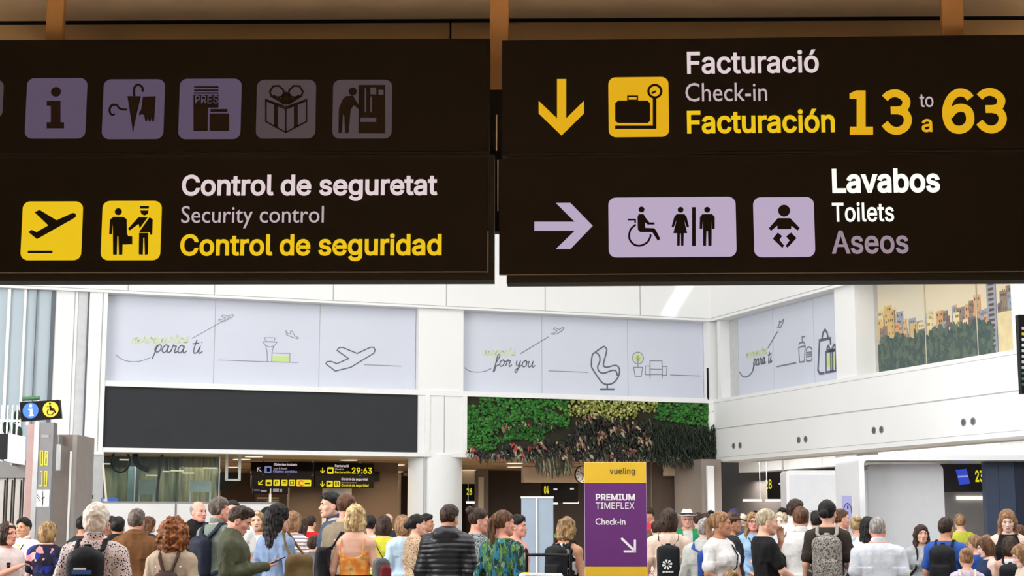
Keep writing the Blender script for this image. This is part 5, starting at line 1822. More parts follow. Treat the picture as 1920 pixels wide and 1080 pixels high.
C = dict(
    jeans=cloth('denim_blue', (92, 118, 156)), dark=cloth('charcoal_trousers', (44, 44, 48)), blackp=cloth('black_trousers', (24, 24, 27)), greyp=cloth('grey_trousers', (118, 118, 128)), beigep=cloth('beige_trousers', (176, 156, 130)), navyp=cloth('navy_trousers', (40, 48, 70)),
    white=cloth('white_cotton', (232, 230, 228), var=0.03), offpink=cloth('pale_pink_tee', (222, 206, 202), var=0.04), black=cloth('black_cotton', (26, 25, 27)), brownsuede=cloth('brown_suede', (110, 74, 44), 0.9, 0.14), beigej=cloth('beige_jacket', (176, 156, 136)), olive=cloth('olive_green_bomber', (74, 76, 56), 0.6),
    greygreen=cloth('grey_green_tee', (122, 132, 122)), denimshirt=cloth('denim_shirt', (134, 154, 186)), slate=cloth('slate_blue_shirt', (66, 82, 106)), taupe=cloth('taupe_olive_tee', (138, 124, 104)), yellow=cloth('lime_yellow_tee', (214, 208, 66)), skyblue=cloth('pale_blue_shirt', (192, 216, 234), var=0.04),
    puffer=mat('black_puffer_nylon', (30, 31, 36), 0.38, var=0.1, scale=8), red=cloth('red_tee', (196, 36, 36)), pinkred=cloth('raspberry_shirt', (222, 60, 84)), blush=cloth('blush_blouse', (228, 200, 182), var=0.05), green=cloth('green_shirt', (40, 132, 84)), greyl=cloth('light_grey_jacket', (190, 190, 184)),
    blue=cloth('royal_blue_tee', (52, 88, 168)), navy=cloth('navy_top', (44, 54, 80)), lblue=cloth('light_blue_shirt', (146, 178, 212)), browntee=cloth('dark_brown_tee', (58, 50, 44)), coral=cloth('coral_shirt', (222, 96, 96)), paleblue=cloth('pale_blue_white_shirt', (218, 224, 234), var=0.03), greytee=cloth('grey_tee', (172, 174, 178), var=0.05),
    limey=cloth('yellow_green_shirt', (186, 188, 70)), lilac=cloth('lilac_top', (206, 192, 216), var=0.05), cream=cloth('cream_top', (220, 206, 186), var=0.05), greyj=cloth('dark_grey_jacket', (92, 94, 96)), pinkt=cloth('dusty_pink_top', (214, 164, 156)), oliveb=cloth('olive_brown_jacket', (104, 84, 52)), teal=cloth('teal_shirt', (120, 160, 170)),
    speck=pat('cloth_white_with_black_specks', 'speck', [(34, 28, 30), (216, 198, 196)], 62, [0.0, 0.34], 0.9), floral=pat('cloth_dark_floral', 'cell', [(26, 26, 40), (30, 30, 52), (36, 46, 130), (28, 26, 38), (214, 138, 146), (40, 44, 90), (196, 160, 160)], 15, [0, .25, .5, .66, .78, .88, .96], 0.8, distort=0.06),
    orange=pat('cloth_orange_tie_dye', 'noise', [(222, 96, 52), (240, 150, 60), (236, 190, 120), (214, 80, 60)], 9, [0.2, 0.45, 0.6, 0.72], 0.8, 'LINEAR'), leopard=pat('cloth_leopard', 'speck', [(60, 42, 34), (188, 160, 130)], 48, [0.0, 0.33], 0.85, distort=0.05),
    knit=pat('cloth_grey_pattern', 'noise', [(64, 72, 74), (150, 158, 156), (80, 90, 90), (176, 180, 174)], 48, [0.3, 0.45, 0.55, 0.66], 0.9), jungle=pat('cloth_jungle_print', 'cell', [(28, 70, 84), (62, 98, 54), (38, 58, 44), (92, 128, 58), (44, 112, 138), (120, 144, 112), (24, 46, 52)], 24, [0, .17, .34, .48, .62, .78, .88], 0.8, stretch=(1.6, 1.6, 0.7), distort=0.16),
    stripe=pat('cloth_red_white_stripe', 'wave', [(226, 218, 212), (226, 218, 212), (186, 90, 92), (120, 120, 130)], 7, [0, .6, .75, .9], 0.85), camo=pat('cloth_grey_mottle', 'noise', [(84, 92, 84), (130, 132, 122), (106, 112, 104)], 16, [0.3, 0.5, 0.62], 0.9), blob=pat('cloth_black_white_blotch', 'noise', [(30, 30, 34), (226, 226, 230)], 14, [0.3, 0.5], 0.85),
    checks=pat('cloth_pale_blue_check', 'cell', [(196, 216, 236), (170, 196, 224), (226, 236, 244)], 30, None, 0.9), kidprint=pat('cloth_multicolour_print', 'cell', [(206, 160, 130), (150, 164, 120), (190, 110, 96), (196, 190, 168), (120, 140, 132)], 26, None, 0.9, distort=0.08))
SHOE = cloth('shoe_dark', (46, 44, 46))
STRAPB = cloth('black_webbing', (26, 26, 28), 0.7)
STRAPBR = cloth('brown_leather_strap', (74, 52, 44), 0.6)
PACKB = cloth('black_pack_nylon', (25, 26, 30), 0.6)

TORSO_M = dict(z=[.84, .90, .97, 1.05, 1.13, 1.22, 1.31, 1.38, 1.43, 1.465, 1.49], w=[.145, .168, .168, .156, .150, .162, .176, .172, .135, .085, .056], d=[.10, .12, .122, .112, .106, .113, .12, .112, .095, .072, .055], y=[-.01, -.012, -.012, 0, .006, .004, -.002, -.01, -.018, -.02, -.018])
TORSO_F = dict(z=[.84, .90, .97, 1.05, 1.13, 1.22, 1.31, 1.38, 1.43, 1.465, 1.49], w=[.15, .178, .174, .146, .13, .142, .154, .148, .115, .074, .05], d=[.10, .128, .125, .102, .094, .108, .118, .10, .085, .062, .05], y=[-.012, -.016, -.014, 0, .008, .012, .01, -.004, -.014, -.018, -.014])

ARMS = {
    'down': ((.245, -.02, 1.135), (.262, .05, .89), None),
    'bent': ((.25, -.05, 1.14), (.13, .19, 1.09), None),
    'fold': ((.245, -.02, 1.14), (.02, .20, 1.13), None),
    'low': ((.25, -.03, 1.13), (.10, .20, .98), None),
    'clasp': ((.262, -.01, 1.13), (.055, .215, .97), (-.75, .3, -.55)),
    'phone': ((.225, -.03, 1.15), (.10, .27, 1.21), (-.15, .96, .22)),
    'mouth': ((.23, .14, 1.21), (.055, .175, 1.45), (-.3, -.2, .93)),
    'reach': ((.235, .09, 1.17), (.20, .33, 1.03), (-.05, .85, -.5)),
    'handle': ((.255, -.02, 1.14), (.22, .22, 1.0), (0, .9, -.4)),
    'chest': ((.225, .02, 1.16), (.05, .21, 1.27), (-.8, .35, .4)),
    'hip': ((.33, -.08, 1.18), (.20, .02, 1.0), (-.4, .3, -.8)),
}


class Body:
    def __init__(s, fem=False, wide=1.0, arms=('down', 'down'), hyaw=0, hpit=0, hs=1.0, belly=0.0):
        s.fem, s.wide, s.belly = fem, wide, belly
        s.T = TORSO_F if fem else TORSO_M
        s.hs = hs
        s.names = arms
        sw = (.150 if fem else .172) * wide
        s.sh = [(-sw, -.012, 1.392), (sw, -.012, 1.392)]
        s.arm = []
        for i, a in enumerate(arms):
            e, w_, hd = ARMS[a] if isinstance(a, str) else a
            sg = -1 if i == 0 else 1
            dx = sw - .182
            E_, W_ = np.array((sg * (e[0] + dx), e[1], e[2])), np.array((sg * (w_[0] + (dx if w_[0] > .12 else 0)), w_[1], w_[2]))
            if hd is None:
                H_ = W_ - E_
                if a in ('fold', 'bent', 'low'):
                    H_ = H_ + np.array((-sg * .12, .02, 0.02))
            else:
                H_ = np.array((sg * hd[0], hd[1], hd[2]))
            s.arm.append((np.array(s.sh[i]), E_, W_, H_ / np.linalg.norm(H_), sg))
        cy, sy = math.cos(math.radians(-hyaw)), math.sin(math.radians(-hyaw))
        cp, sp = math.cos(math.radians(-hpit)), math.sin(math.radians(-hpit))
        Rz = np.array(((cy, -sy, 0), (sy, cy, 0), (0, 0, 1)))
        Rx = np.array(((1, 0, 0), (0, cp, -sp), (0, sp, cp)))
        s.R = (Rz @ Rx).astype(f32)
        s.piv = np.array((0, -.012, 1.545), f32)
        s.hc = np.array((0, .022, .08), f32)

    def headP(s, P):
        return ((P - s.piv) @ s.R) / s.hs - s.hc

    def headW(s, p):
        return (s.R @ ((np.array(p, f32) + s.hc) * s.hs)) + s.piv

    def torso(s, P, t=0.0):
        T = s.T
        z = P[:, 2]
        w_ = (np.interp(z, T['z'], T['w']) * s.wide + t).astype(f32)
        d_ = (np.interp(z, T['z'], T['d']) * (0.5 + 0.5 * s.wide) + t).astype(f32)
        yc = np.interp(z, T['z'], T['y']).astype(f32)
        y = P[:, 1] - yc
        if s.belly:
            y = np.where(y > 0, y / (1 + s.belly * np.exp(-((z - 1.08) / .13) ** 2)), y)
        q = (np.abs(P[:, 0] / w_) ** 2.4 + np.abs(y / d_) ** 2.4) ** (1 / 2.4)
        d = (q - 1) * np.minimum(w_, d_)
        d = np.maximum(d, np.maximum(z - 1.49 - t * .6, .84 - z))
        if s.fem:
            for sg in (-1, 1):
                d = smin(d, ell(P, (sg * .072 * s.wide, .085, 1.265), (.07 + t, .06 + t, .066 + t)), .05)
        for p in s.sh:
            d = smin(d, cap(P, (p[0] * .28, -.028, 1.468), p, .04 + t, .054 + t), .06)
        return d

    def arm_sdf(s, P, i, t=0.0, to=1.0):
        a, e, w_, hd, sg = s.arm[i]
        th = .86 if s.fem else 1.0
        if to <= .55:
            e2 = a + (e - a) * (to / .55)
            return cap(P, a, e2, .054 * th + t, .046 * th + t * 1.25)
        d = cap(P, a, e, .053 * th + t, .041 * th + t)
        w2 = e + (w_ - e) * min(1, (to - .55) / .45)
        d = smin(d, cap(P, e, w2, .041 * th + t, (.03 if to >= 1 else .034) * th + t * .9), .02)
        return d

    def hand(s, P, i, h):
        a, e, w_, hd, sg = s.arm[i]
        up = np.array((0, 0, 1.0)) if abs(hd[2]) < .8 else np.array((0, 1.0, 0))
        sd = np.cross(hd, up)
        sd /= np.linalg.norm(sd)
        nm = np.cross(sd, hd)          # out of the back of the hand
        if s.names[i] == 'phone':      # palm up under the thing it holds
            nm = -nm
        if abs(hd[2]) > .8:            # hanging hand: palm faces the thigh
            sd, nm = np.array((0, 1.0, 0)), np.array((sg * 1.0, 0, 0))
        k0 = w_ + hd * .085
        fr = max(.0085, h * .75)
        d = cap(P, w_, w_ + hd * .02, .027, .026)
        for o in (-.026, -.009, .009, .026):
            d = smin(d, cap(P, w_ + hd * .02 + sd * o * .7, k0 + sd * o, .0155, .0125), .012)
        thumb = 1 if sg < 0 else -1
        thumb = thumb if abs(hd[2]) <= .8 else 1
        for o, ln in ((-.027, .066), (-.009, .078), (.009, .075), (.027, .056)):
            if thumb > 0:
                o = -o
            b = k0 + sd * o
            m_ = b + (hd * .9 - nm * .35) * ln * .5
            t_ = m_ + (hd * .55 - nm * .8) * ln * .5
            d = smin(d, np.minimum(cap(P, b, m_, fr * 1.05, fr), cap(P, m_, t_, fr, fr * .85)), .006)
        b = w_ + hd * .025 + sd * thumb * .022
        m_ = b + hd * .03 + sd * thumb * .026 - nm * .012
        t_ = m_ + hd * .032 + sd * thumb * .004 - nm * .012
        d = smin(d, np.minimum(cap(P, b, m_, fr * 1.35, fr * 1.15), cap(P, m_, t_, fr * 1.15, fr * .95)), .008)
        return d

    def legs(s, P, t=0.0, to=0.0):
        d = None
        for sg in (-1, 1):
            hx = .085 * s.wide
            q = cap(P, (sg * hx, -.01, .90), (sg * .09, .005, .5), .088 * (.6 + .4 * s.wide) + t, .056 + t)
            q = smin(q, cap(P, (sg * .09, .005, .5), (sg * .095, -.025, .1), .056 + t, .04 + t * 1.2), .03)
            if to == 0 and t == 0:
                q = smin(q, cap(P, (sg * .097, -.03, .05), (sg * .112, .14, .032), .036, .03), .03)
            d = q if d is None else np.minimum(d, q)
        if to:
            d = np.maximum(d, to - P[:, 2])
        return d

    def head(s, P):
        H = s.headP(P)
        X = np.abs(H[:, 0])
        A = np.stack([X, H[:, 1], H[:, 2]], 1)
        d = ell(A, (0, -.012, .035), (.074, .096, .09))
        d = smin(d, ell(A, (0, .022, -.03), (.06, .07, .082)), .03)
        d = smin(d, cap(A, (.05, -.002, -.052), (.016, .066, -.09), .02, .022), .03)
        d = smin(d, ell(A, (0, .066, -.092), (.026, .022, .02)), .02)
        d = smin(d, cap(A, (.012, .085, .026), (.046, .07, .026), .009), .02)
        d = smin(d, ell(A, (.044, .058, -.022), (.022, .02, .018)), .025)
        d = smax(d, -(ell(A, (.03, .098, .008), (.017, .016, .012))), .012)
        d = smin(d, cap(A, (0, .086, .014), (0, .108, -.026), .007, .0125), .012)
        d = smin(d, ell(A, (.011, .098, -.031), (.008, .01, .008)), .008)
        d = smin(d, ell(A, (0, .088, -.056), (.022, .012, .006)), .008)
        d = smin(d, ell(A, (0, .086, -.068), (.019, .012, .007)), .006)
        ear = ell(A, (.077, -.008, -.008), (.012, .022, .034))
        ear = smax(ear, -ell(A, (.09, -.003, -.006), (.012, .012, .02)), .008)
        d = smin(d, ear, .008)
        return d * s.hs

    def neck(s, P):
        b = s.headW((0, -.03, -.06))
        return cap(P, (0, -.03, 1.44), b, .057 if not s.fem else .05, .05 if not s.fem else .045)

    def body(s, P, h):
        out = np.full(len(P), .3, f32)
        z = P[:, 2]

        def part(mask, fn, k):
            if mask.any():
                out[mask] = smin(out[mask], fn(P[mask]).astype(f32), k)
        part((z > .74) & (z < 1.6), s.torso, .04)
        part(z < 1.05, s.legs, .05)
        for i in (0, 1):
            a, e, w_, hd, sg = s.arm[i]
            pts = np.stack([a, e, w_, w_ + hd * .19])
            lo, hi = pts.min(0) - .12, pts.max(0) + .12
            bx = ((P > lo) & (P < hi)).all(1)
            part(bx, lambda Q: s.arm_sdf(Q, i), .03)
            lo, hi = np.minimum(w_, w_ + hd * .19) - .09, np.maximum(w_, w_ + hd * .19) + .09
            bx = ((P > lo) & (P < hi)).all(1)
            part(bx, lambda Q: s.hand(Q, i, h), .012)
        part((z > 1.36) & (z < 1.66), s.neck, .03)
        part(z > 1.36, s.head, .02)
        return out


FACEHOLE = dict(c=(0, .115, -.045), r=(.066, .095, .115))


def hair_fn(b, style, seed=0.0):
    def cran(H, t):
        return ell(H, (0, -.012, .035), (.075 + t, .097 + t, .091 + t))

    def line(H, c=.006):
        return .75 * H[:, 1] - .66 * H[:, 2] - c + .007 * wob(H, 75, seed + 3) + .004 * np.sin(H[:, 0] * 55 + seed)

    def fn(P):
        H = b.headP(P)
        X = np.abs(H[:, 0])
        A = np.stack([X, H[:, 1], H[:, 2]], 1)
        strand = .0035 * np.sin(np.arctan2(H[:, 0], H[:, 1] + .02) * 26 + 5 * wob(H, 22, seed)) * (H[:, 2] < .1)
        tex = .0035 * wob(H, 150, seed) + .006 * wob(H, 62, seed)
        hole = ell(H, FACEHOLE['c'], FACEHOLE['r'])
        if style == 'short':
            d = smin(cran(H, .011), ell(H, (0, .012, .085), (.064, .078, .052)), .03)
            d = np.maximum(d, np.maximum(line(H), -.078 - H[:, 2]))
            d = np.maximum(d, -(ell(A, (.085, .004, -.012), (.03, .03, .036)))) + tex
        elif style == 'buzz':
            d = np.maximum(cran(H, .006), np.maximum(line(H, .0), -.07 - H[:, 2])) + tex * .4
        elif style == 'bald':
            d = np.maximum(np.maximum(cran(H, .008), np.maximum(line(H, -.02), -.07 - H[:, 2])), H[:, 2] - .05 + .35 * H[:, 1]) + tex * .5
        elif style == 'quiff':
            d = smin(cran(H, .007), ell(H, (.005, .03, .1), (.062, .075, .045)), .025)
            d = np.maximum(d, np.maximum(line(H, .012), -.07 - H[:, 2]))
            d = np.maximum(d, -(ell(A, (.085, .004, -.012), (.03, .03, .036)))) + tex
        elif style == 'bob':
            d = smin(cran(H, .018), ell(H, (0, -.03, -.035), (.102, .10, .112)), .04)
            d = smax(d, -hole, .012)
            d = np.maximum(d, -.128 + .02 * np.sin(H[:, 0] * 90) * .4 - H[:, 2]) + strand + tex
        elif style in ('long', 'longfront'):
            d = smin(cran(H, .014), ell(H, (0, -.045, -.03), (.09, .08, .13)), .04)
            d = smin(d, ell(H, (0, -.082, -.17), (.098, .05, .20)), .05)
            if style == 'longfront':
                d = smin(d, cap(A, (.082, -.005, 0), (.098, .045, -.26), .028, .026), .03)
            d = smax(d, -hole, .012) + strand * 1.3 + tex
        elif style in ('pony', 'bun', 'topbun'):
            d = cran(H, .009)
            d = np.maximum(d, np.maximum(line(H, .004), -.06 - H[:, 2]))
            d = np.maximum(d, -(ell(A, (.085, .006, -.014), (.03, .03, .034)))) + strand * .6 + tex * .5
            if style == 'pony':
                t = np.minimum(cap(H, (0, -.09, .065), (0, -.135, .02), .03, .036), cap(H, (0, -.135, .02), (.01, -.125, -.19), .036, .02))
                d = smin(d, t + strand * 1.2, .02)
            elif style == 'bun':
                d = smin(d, ell(H, (0, -.125, -.005), (.05, .04, .045)) + .006 * wob(H, 70, seed), .012)
            else:
                d = smin(d, ell(H, (0, -.105, .095), (.052, .048, .042)) + .006 * wob(H, 70, seed), .012)
        elif style == 'crop':
            d = smin(ell(H, (0, -.016, .036), (.092, .108, .106)), ell(H, (0, -.05, -.045), (.07, .06, .045)), .04)
            d = smax(np.maximum(d, line(H, .03)), -ell(A, (.09, .01, -.02), (.032, .034, .036)), .01)
            d = d + .006 * wob(H, 95, seed) + .003 * wob(H, 190, seed + 2)
        elif style in ('curly', 'bigcurly', 'wavy'):
            g = dict(curly=.0, bigcurly=.03, wavy=-.012)[style]
            d = smin(ell(H, (0, -.02, .03), (.108 + g, .115 + g, .115 + g)), ell(H, (0, -.035, -.06), (.118 + g, .10 + g, .10 + g)), .05)
            d = smax(d, -ell(H, (0, .12, -.05), (.062, .09, .105)), .015)
            amp = dict(curly=1.0, bigcurly=1.5, wavy=.8)[style]
            d = d + amp * (.013 * wob(H, 70, seed) + .007 * wob(H, 150, seed + 2)) + (strand if style == 'wavy' else 0)
        else:
            d = cran(H, .01)
        return d * b.hs
    return fn


N_PERSON = 0
STAND = []


def person(label, x, ytop, s, face, hair=('short', 'dark'), top=('tee', 'white'), bottom='dark', fem=False, wide=1.0, arms=('down', 'down'), hyaw=0, hpit=0, skin='fair', hs=None, belly=0.0, collar=None, extra=None, hem=None, H=None, group=None, face_detail=None, waist=.99):
    global N_PERSON
    N_PERSON += 1
    seed = N_PERSON * 1.37
    if s > 150:
        s *= .9
    for _ in range(14):                             # nobody stands inside somebody else
        q = CAM + ray(x, ytop) * (F / s)
        near = [t for t in STAND if math.hypot(t[0] - q.x, t[1] - q.y) < .57]
        if not near:
            break
        s *= 1.018 if s >= near[0][2] else .982
    STAND.append((q.x, q.y, s))
    P0 = CAM + ray(x, ytop) * (F / s)
    tall = P0.z if H is None else H
    lift = {'curly': .03, 'bigcurly': .06, 'crop': .02, 'wavy': .02, 'bob': .015, 'topbun': .02}.get(hair[0] if hair else '', .012)
    if hs is None:
        hs = 1.0 if tall > 1.5 else min(1.25, 1.62 / max(tall, 1.0))
    b = Body(fem, wide, arms, hyaw, hpit, hs, belly)
    topz = float(b.headW((0, -.01, .125))[2]) + lift * hs
    k = tall / topz
    hx = b.headW((0, 0, .03))
    a = -math.radians(face)
    ca, sa = math.cos(a), math.sin(a)
    ox, oy = (ca * hx[0] - sa * hx[1]) * k, (sa * hx[0] + ca * hx[1]) * k
    # head goes to the pixel column, the feet to the floor below
    M = Matrix.Translation((P0.x - ox, P0.y - oy, 0)) @ Matrix.Rotation(a, 4, 'Z')
    h = min(.02, max(.0062, 1.7 / s)) / k
    xs = .42 + .25 * (wide - 1)
    lo, hi = (-xs, -.32, -.02), (xs, .56, topz + .03)
    o = sdf_obj('person', lambda P: b.body(P, h), lo, hi, h, SKIN[skin], None, M, k)
    tag(o, label, 'person', group)
    zvis = 1.6 - 100.0 / s                          # what lies lower is out of the picture: coarser cloth there
    hl = max(h, .013)
    # ---- upper garment
    kind, cm = top
    cmat = C[cm] if isinstance(cm, str) else cm
    T = dict(tee=.013, long=.014, jacket=.024, puffer=.027, tank=.010, cami=.009, dress=.013, dresslong=.013, dresstank=.011)[kind]
    zh = hem if hem is not None else dict(tee=.90, long=.90, jacket=.86, puffer=.82, tank=.93, cami=.98, dress=.55, dresslong=.55, dresstank=.55)[kind]
    sl = dict(tee=.40, long=1.0, jacket=1.0, puffer=1.0, tank=0, cami=0, dress=.40, dresslong=1.0, dresstank=0)[kind]

    def topf(P):
        d = b.torso(P, T)
        z = P[:, 2]
        m = z < 1.0
        if m.any() and zh < .9:
            if kind.startswith('dress'):
                q = np.maximum(np.sqrt((P[:, 0] / 1.15) ** 2 + (P[:, 1] + .01) ** 2) - (.15 + (1.0 - z) * .14), z - 1.02)
                d = smin(d, q, .06)
            else:
                q = np.maximum(np.sqrt((P[:, 0] / 1.3) ** 2 + (P[:, 1] + .01) ** 2) - (.14 * wide + T), z - 1.0)
                d = smin(d, q, .06)
        elif m.any():
            q = np.maximum(np.sqrt((P[:, 0] / 1.38) ** 2 + (P[:, 1] + .008) ** 2) - (.127 * (.5 + .5 * wide) + T), np.maximum(z - 1.05, .84 - z))
            d = smin(d, q, .05)
        if sl:
            for i in (0, 1):
                d = smin(d, b.arm_sdf(P, i, T + (.004 if sl < .5 else 0), sl), .03)
        sk = P[:, [0, 1, 2]].copy()
        sk[:, 2] = z * .5 + .45 * np.abs(P[:, 0]) * np.sign(1.25 - z)
        fold = .007 * wob(sk, 26, seed) + .006 * wob(sk * np.array((1.2, 1.2, .8), f32), 58, seed + 1)
        if kind == 'puffer':
            fold = -.009 * np.abs(np.sin((z + .02 * wob(P, 9, seed)) * math.pi / .046)) + .006 * wob(P, 40, seed)
        d = d + np.minimum(fold * (1.3 if kind in ('jacket', 'long', 'tee') else .8), T * .5)
        if kind == 'cami':
            d = np.maximum(d, z - 1.31 + .05 * np.cos(P[:, 0] * 12) * (P[:, 1] < 0))
        elif kind in ('tank', 'dresstank'):
            d = np.maximum(d, np.abs(P[:, 0]) - (.5 + .5 * wide) * np.interp(z, [1.2, 1.36, 1.46], [.26, .128, .098]).astype(f32))
            d = np.maximum(d, z - (1.475 - .35 * np.maximum(P[:, 1], 0)))
        elif kind in ('tee', 'dress', 'long', 'dresslong'):
            d = np.maximum(d, z - (1.492 - .28 * np.maximum(P[:, 1] + .02, 0)))
        if kind in ('jacket', 'puffer') or collar:
            r = np.sqrt((P[:, 0] / 1.0) ** 2 + ((P[:, 1] + .02) / .95) ** 2)
            ring = np.sqrt((r - (.055 if fem else .062)) ** 2 + (np.maximum(np.abs(z - 1.506 + .3 * P[:, 1]) - .02, 0)) ** 2) - .01
            d = smin(d, ring, .02)
        if collar == 'hood':
            d = smin(d, ell(P, (0, -.10, 1.475), (.125, .06, .075)) + .008 * wob(P, 45, seed), .03)
            d = smin(d, ell(P, (0, -.03, 1.495), (.10, .10, .045)), .03)
            d = smax(d, -ell(P, (0, -.02, 1.58), (.062, .066, .09)), .02)
        if collar == 'hoodlow':
            d = smin(d, ell(P, (0, -.115, 1.43), (.11, .045, .06)) + .006 * wob(P, 45, seed), .03)
        return np.maximum(d, zh - z)
    low = zh
    o_top = sdf_obj(dict(tee='t_shirt', long='shirt', jacket='jacket', puffer='puffer_jacket', tank='sleeveless_top', cami='strap_top').get(kind, 'dress'), topf, (-xs, -.34, low - .03), (xs, .48, 1.62), max(h, .0075), cmat, o, None, k)
    # ---- lower garment and shoes
    if not kind.startswith('dress'):
        to = .08 if bottom != 'shorts' else .45
        pm_ = C['blackp'] if bottom == 'shorts' else C[bottom]

        def pants(P):
            d = b.legs(P, .018, to)
            q = np.maximum(np.sqrt((P[:, 0] / 1.38) ** 2 + (P[:, 1] + .012) ** 2) - (.129 * (.5 + .5 * wide) + .006), np.maximum(P[:, 2] - waist, .82 - P[:, 2]))
            return smin(d, q, .05) + .004 * wob(P, 25, seed)
        sdf_obj('shorts' if bottom == 'shorts' else 'trousers', pants, (-.3 * max(1, wide), -.25, to - .02), (.3 * max(1, wide),   .25, waist + .04), max(hl, .012), pm_, o, None, k)
    for sg in (-1, 1):
        sdf_obj('shoe', lambda P: np.maximum(smin(cap(P, (sg * .097, -.04, .045), (sg * .112, .15, .035), .048, .042), cap(P, (sg * .097, -.04, .05), (sg * .097, -.035, .11), .046), .02), .002 - P[:, 2]), (sg * .1 - .09, -.12, -.03), (sg * .1 + .09, .22, .17), .012, SHOE, o, None, k)
    # ---- hair and face
    if hair:
        c = b.headW((0, 0, 0))
        e = .3 if hair[0] not in ('long', 'longfront', 'pony') else .42
        sdf_obj('hair', hair_fn(b, hair[0], seed), c - np.array((.23, .25, e)) * hs, c + np.array((.23, .25, .23)) * hs, max(h * .85, .0055), HAIR[hair[1]] if isinstance(hair[1], str) else hair[1], o, None, k)
    fd_ = face_detail if face_detail is not None else abs(((face + hyaw) % 360) - 180) < 125
    if fd_:
        hcol = HAIR[hair[1]] if hair else HAIR['dark']
        for sg in (-1, 1):
            p = b.headW((sg * .030, .0765, .008)) * k
            r = .0112 * k * hs
            e_ = bpy.data.objects.new('eye', EYE_ME)
            COL.objects.link(e_)
            e_.parent = o
            e_.matrix_local = Matrix.Translation(p) @ Matrix([list(r_) + [0] for r_ in (b.R * r)] + [[0, 0, 0, 1]])
            mb = MB()
            mb.tube([b.headW((sg * xx, .094 - .35 * abs(xx - .012) - .01 * (xx > .04), zz)) * k for xx, zz in ((.013, .024), (.028, .029), (.043, .024))], .0042 * k * hs, 6)
            mb.build('eyebrow', hcol, o)
        mb = MB()
        mb.tube([b.headW((xx, .1 - 9 * xx * xx, -.062 + 1.5 * xx * xx)) * k for xx in (-.021, -.011, 0, .011, .021)], .0055 * k * hs, 6)
        mb.build('lips', LIP, o)
    info = dict(o=o, b=b, k=k, M=M, h=h, T=T, h0=h, seed=seed, label=label)
    if extra:
        for e in (extra if isinstance(extra, list) else [extra]):
            e(info)
    return info


def _eye_mesh():
    mb = MB()
    seg, rings = 10, 7
    vs, fs = [], []
    for i in range(rings + 1):
        th = math.pi * i / rings
        for j in range(seg):
            ph = 2 * math.pi * j / seg
            vs.append((math.sin(th) * math.cos(ph), math.cos(th), math.sin(th) * math.sin(ph)))
    for i in range(rings):
        mb.cur = 0
        for j in range(seg):
            fs.append((i * seg + j, i * seg + (j + 1) % seg, (i + 1) * seg + (j + 1) % seg, (i + 1) * seg + j))
    me = bpy.data.meshes.new('eye')
    me.from_pydata(vs, [], fs)
    me.materials.append(EYEW)
    me.materials.append(IRIS)
    me.polygons.foreach_set('material_index', [1 if i < 2.4 * seg else 0 for i in range(len(fs))])
    me.polygons.foreach_set('use_smooth', [True] * len(fs))
    return me


EYE_ME = _eye_mesh()


# ---- things people wear and carry
def held(info, name, label, cat, base, group=None):
    """A carried thing: an Empty at its own base that turns with the person."""
    k = info['k']
    M = info['M'] @ Matrix.Translation(Vector(base) * k)
    return thing(name, label, cat, M, group)


def part_sdf(info, o, base, name, fn, lo, hi, m, h=None):
    return sdf_obj(name, fn, lo, hi, h or max(info['h0'], .0075), m, o, None, info['k'], base)


def poly_cap(P, pts, r, flat=None):
    d = None
    for a, b in zip(pts, pts[1:]):
        q = cap(P, a, b, r)
        d = q if d is None else np.minimum(d, q)
    return d


def strap_path(b, sg, T, x0=.075, low=1.0):
    y = .5 + .5 * b.wide
    wx = b.wide
    return [(sg * x0 * wx, -.135 * y - T, 1.36), (sg * (x0 + .01) * wx, -.11 * y - T, 1.43), (sg * (x0 + .02) * wx, -.06, 1.478 + T), (sg * (x0 + .025) * wx, .0, 1.475 + T), (sg * (x0 + .025) * wx, .075 * y + T, 1.42), (sg * (x0 + .03) * wx, .118 * y + T, 1.32), (sg * (x0 + .06) * wx, .11 * y + T, 1.17), (sg * (x0 + .105) * wx, -.02, 1.08), (sg * (x0 + .03) * wx, -.15 * y - T, low)]


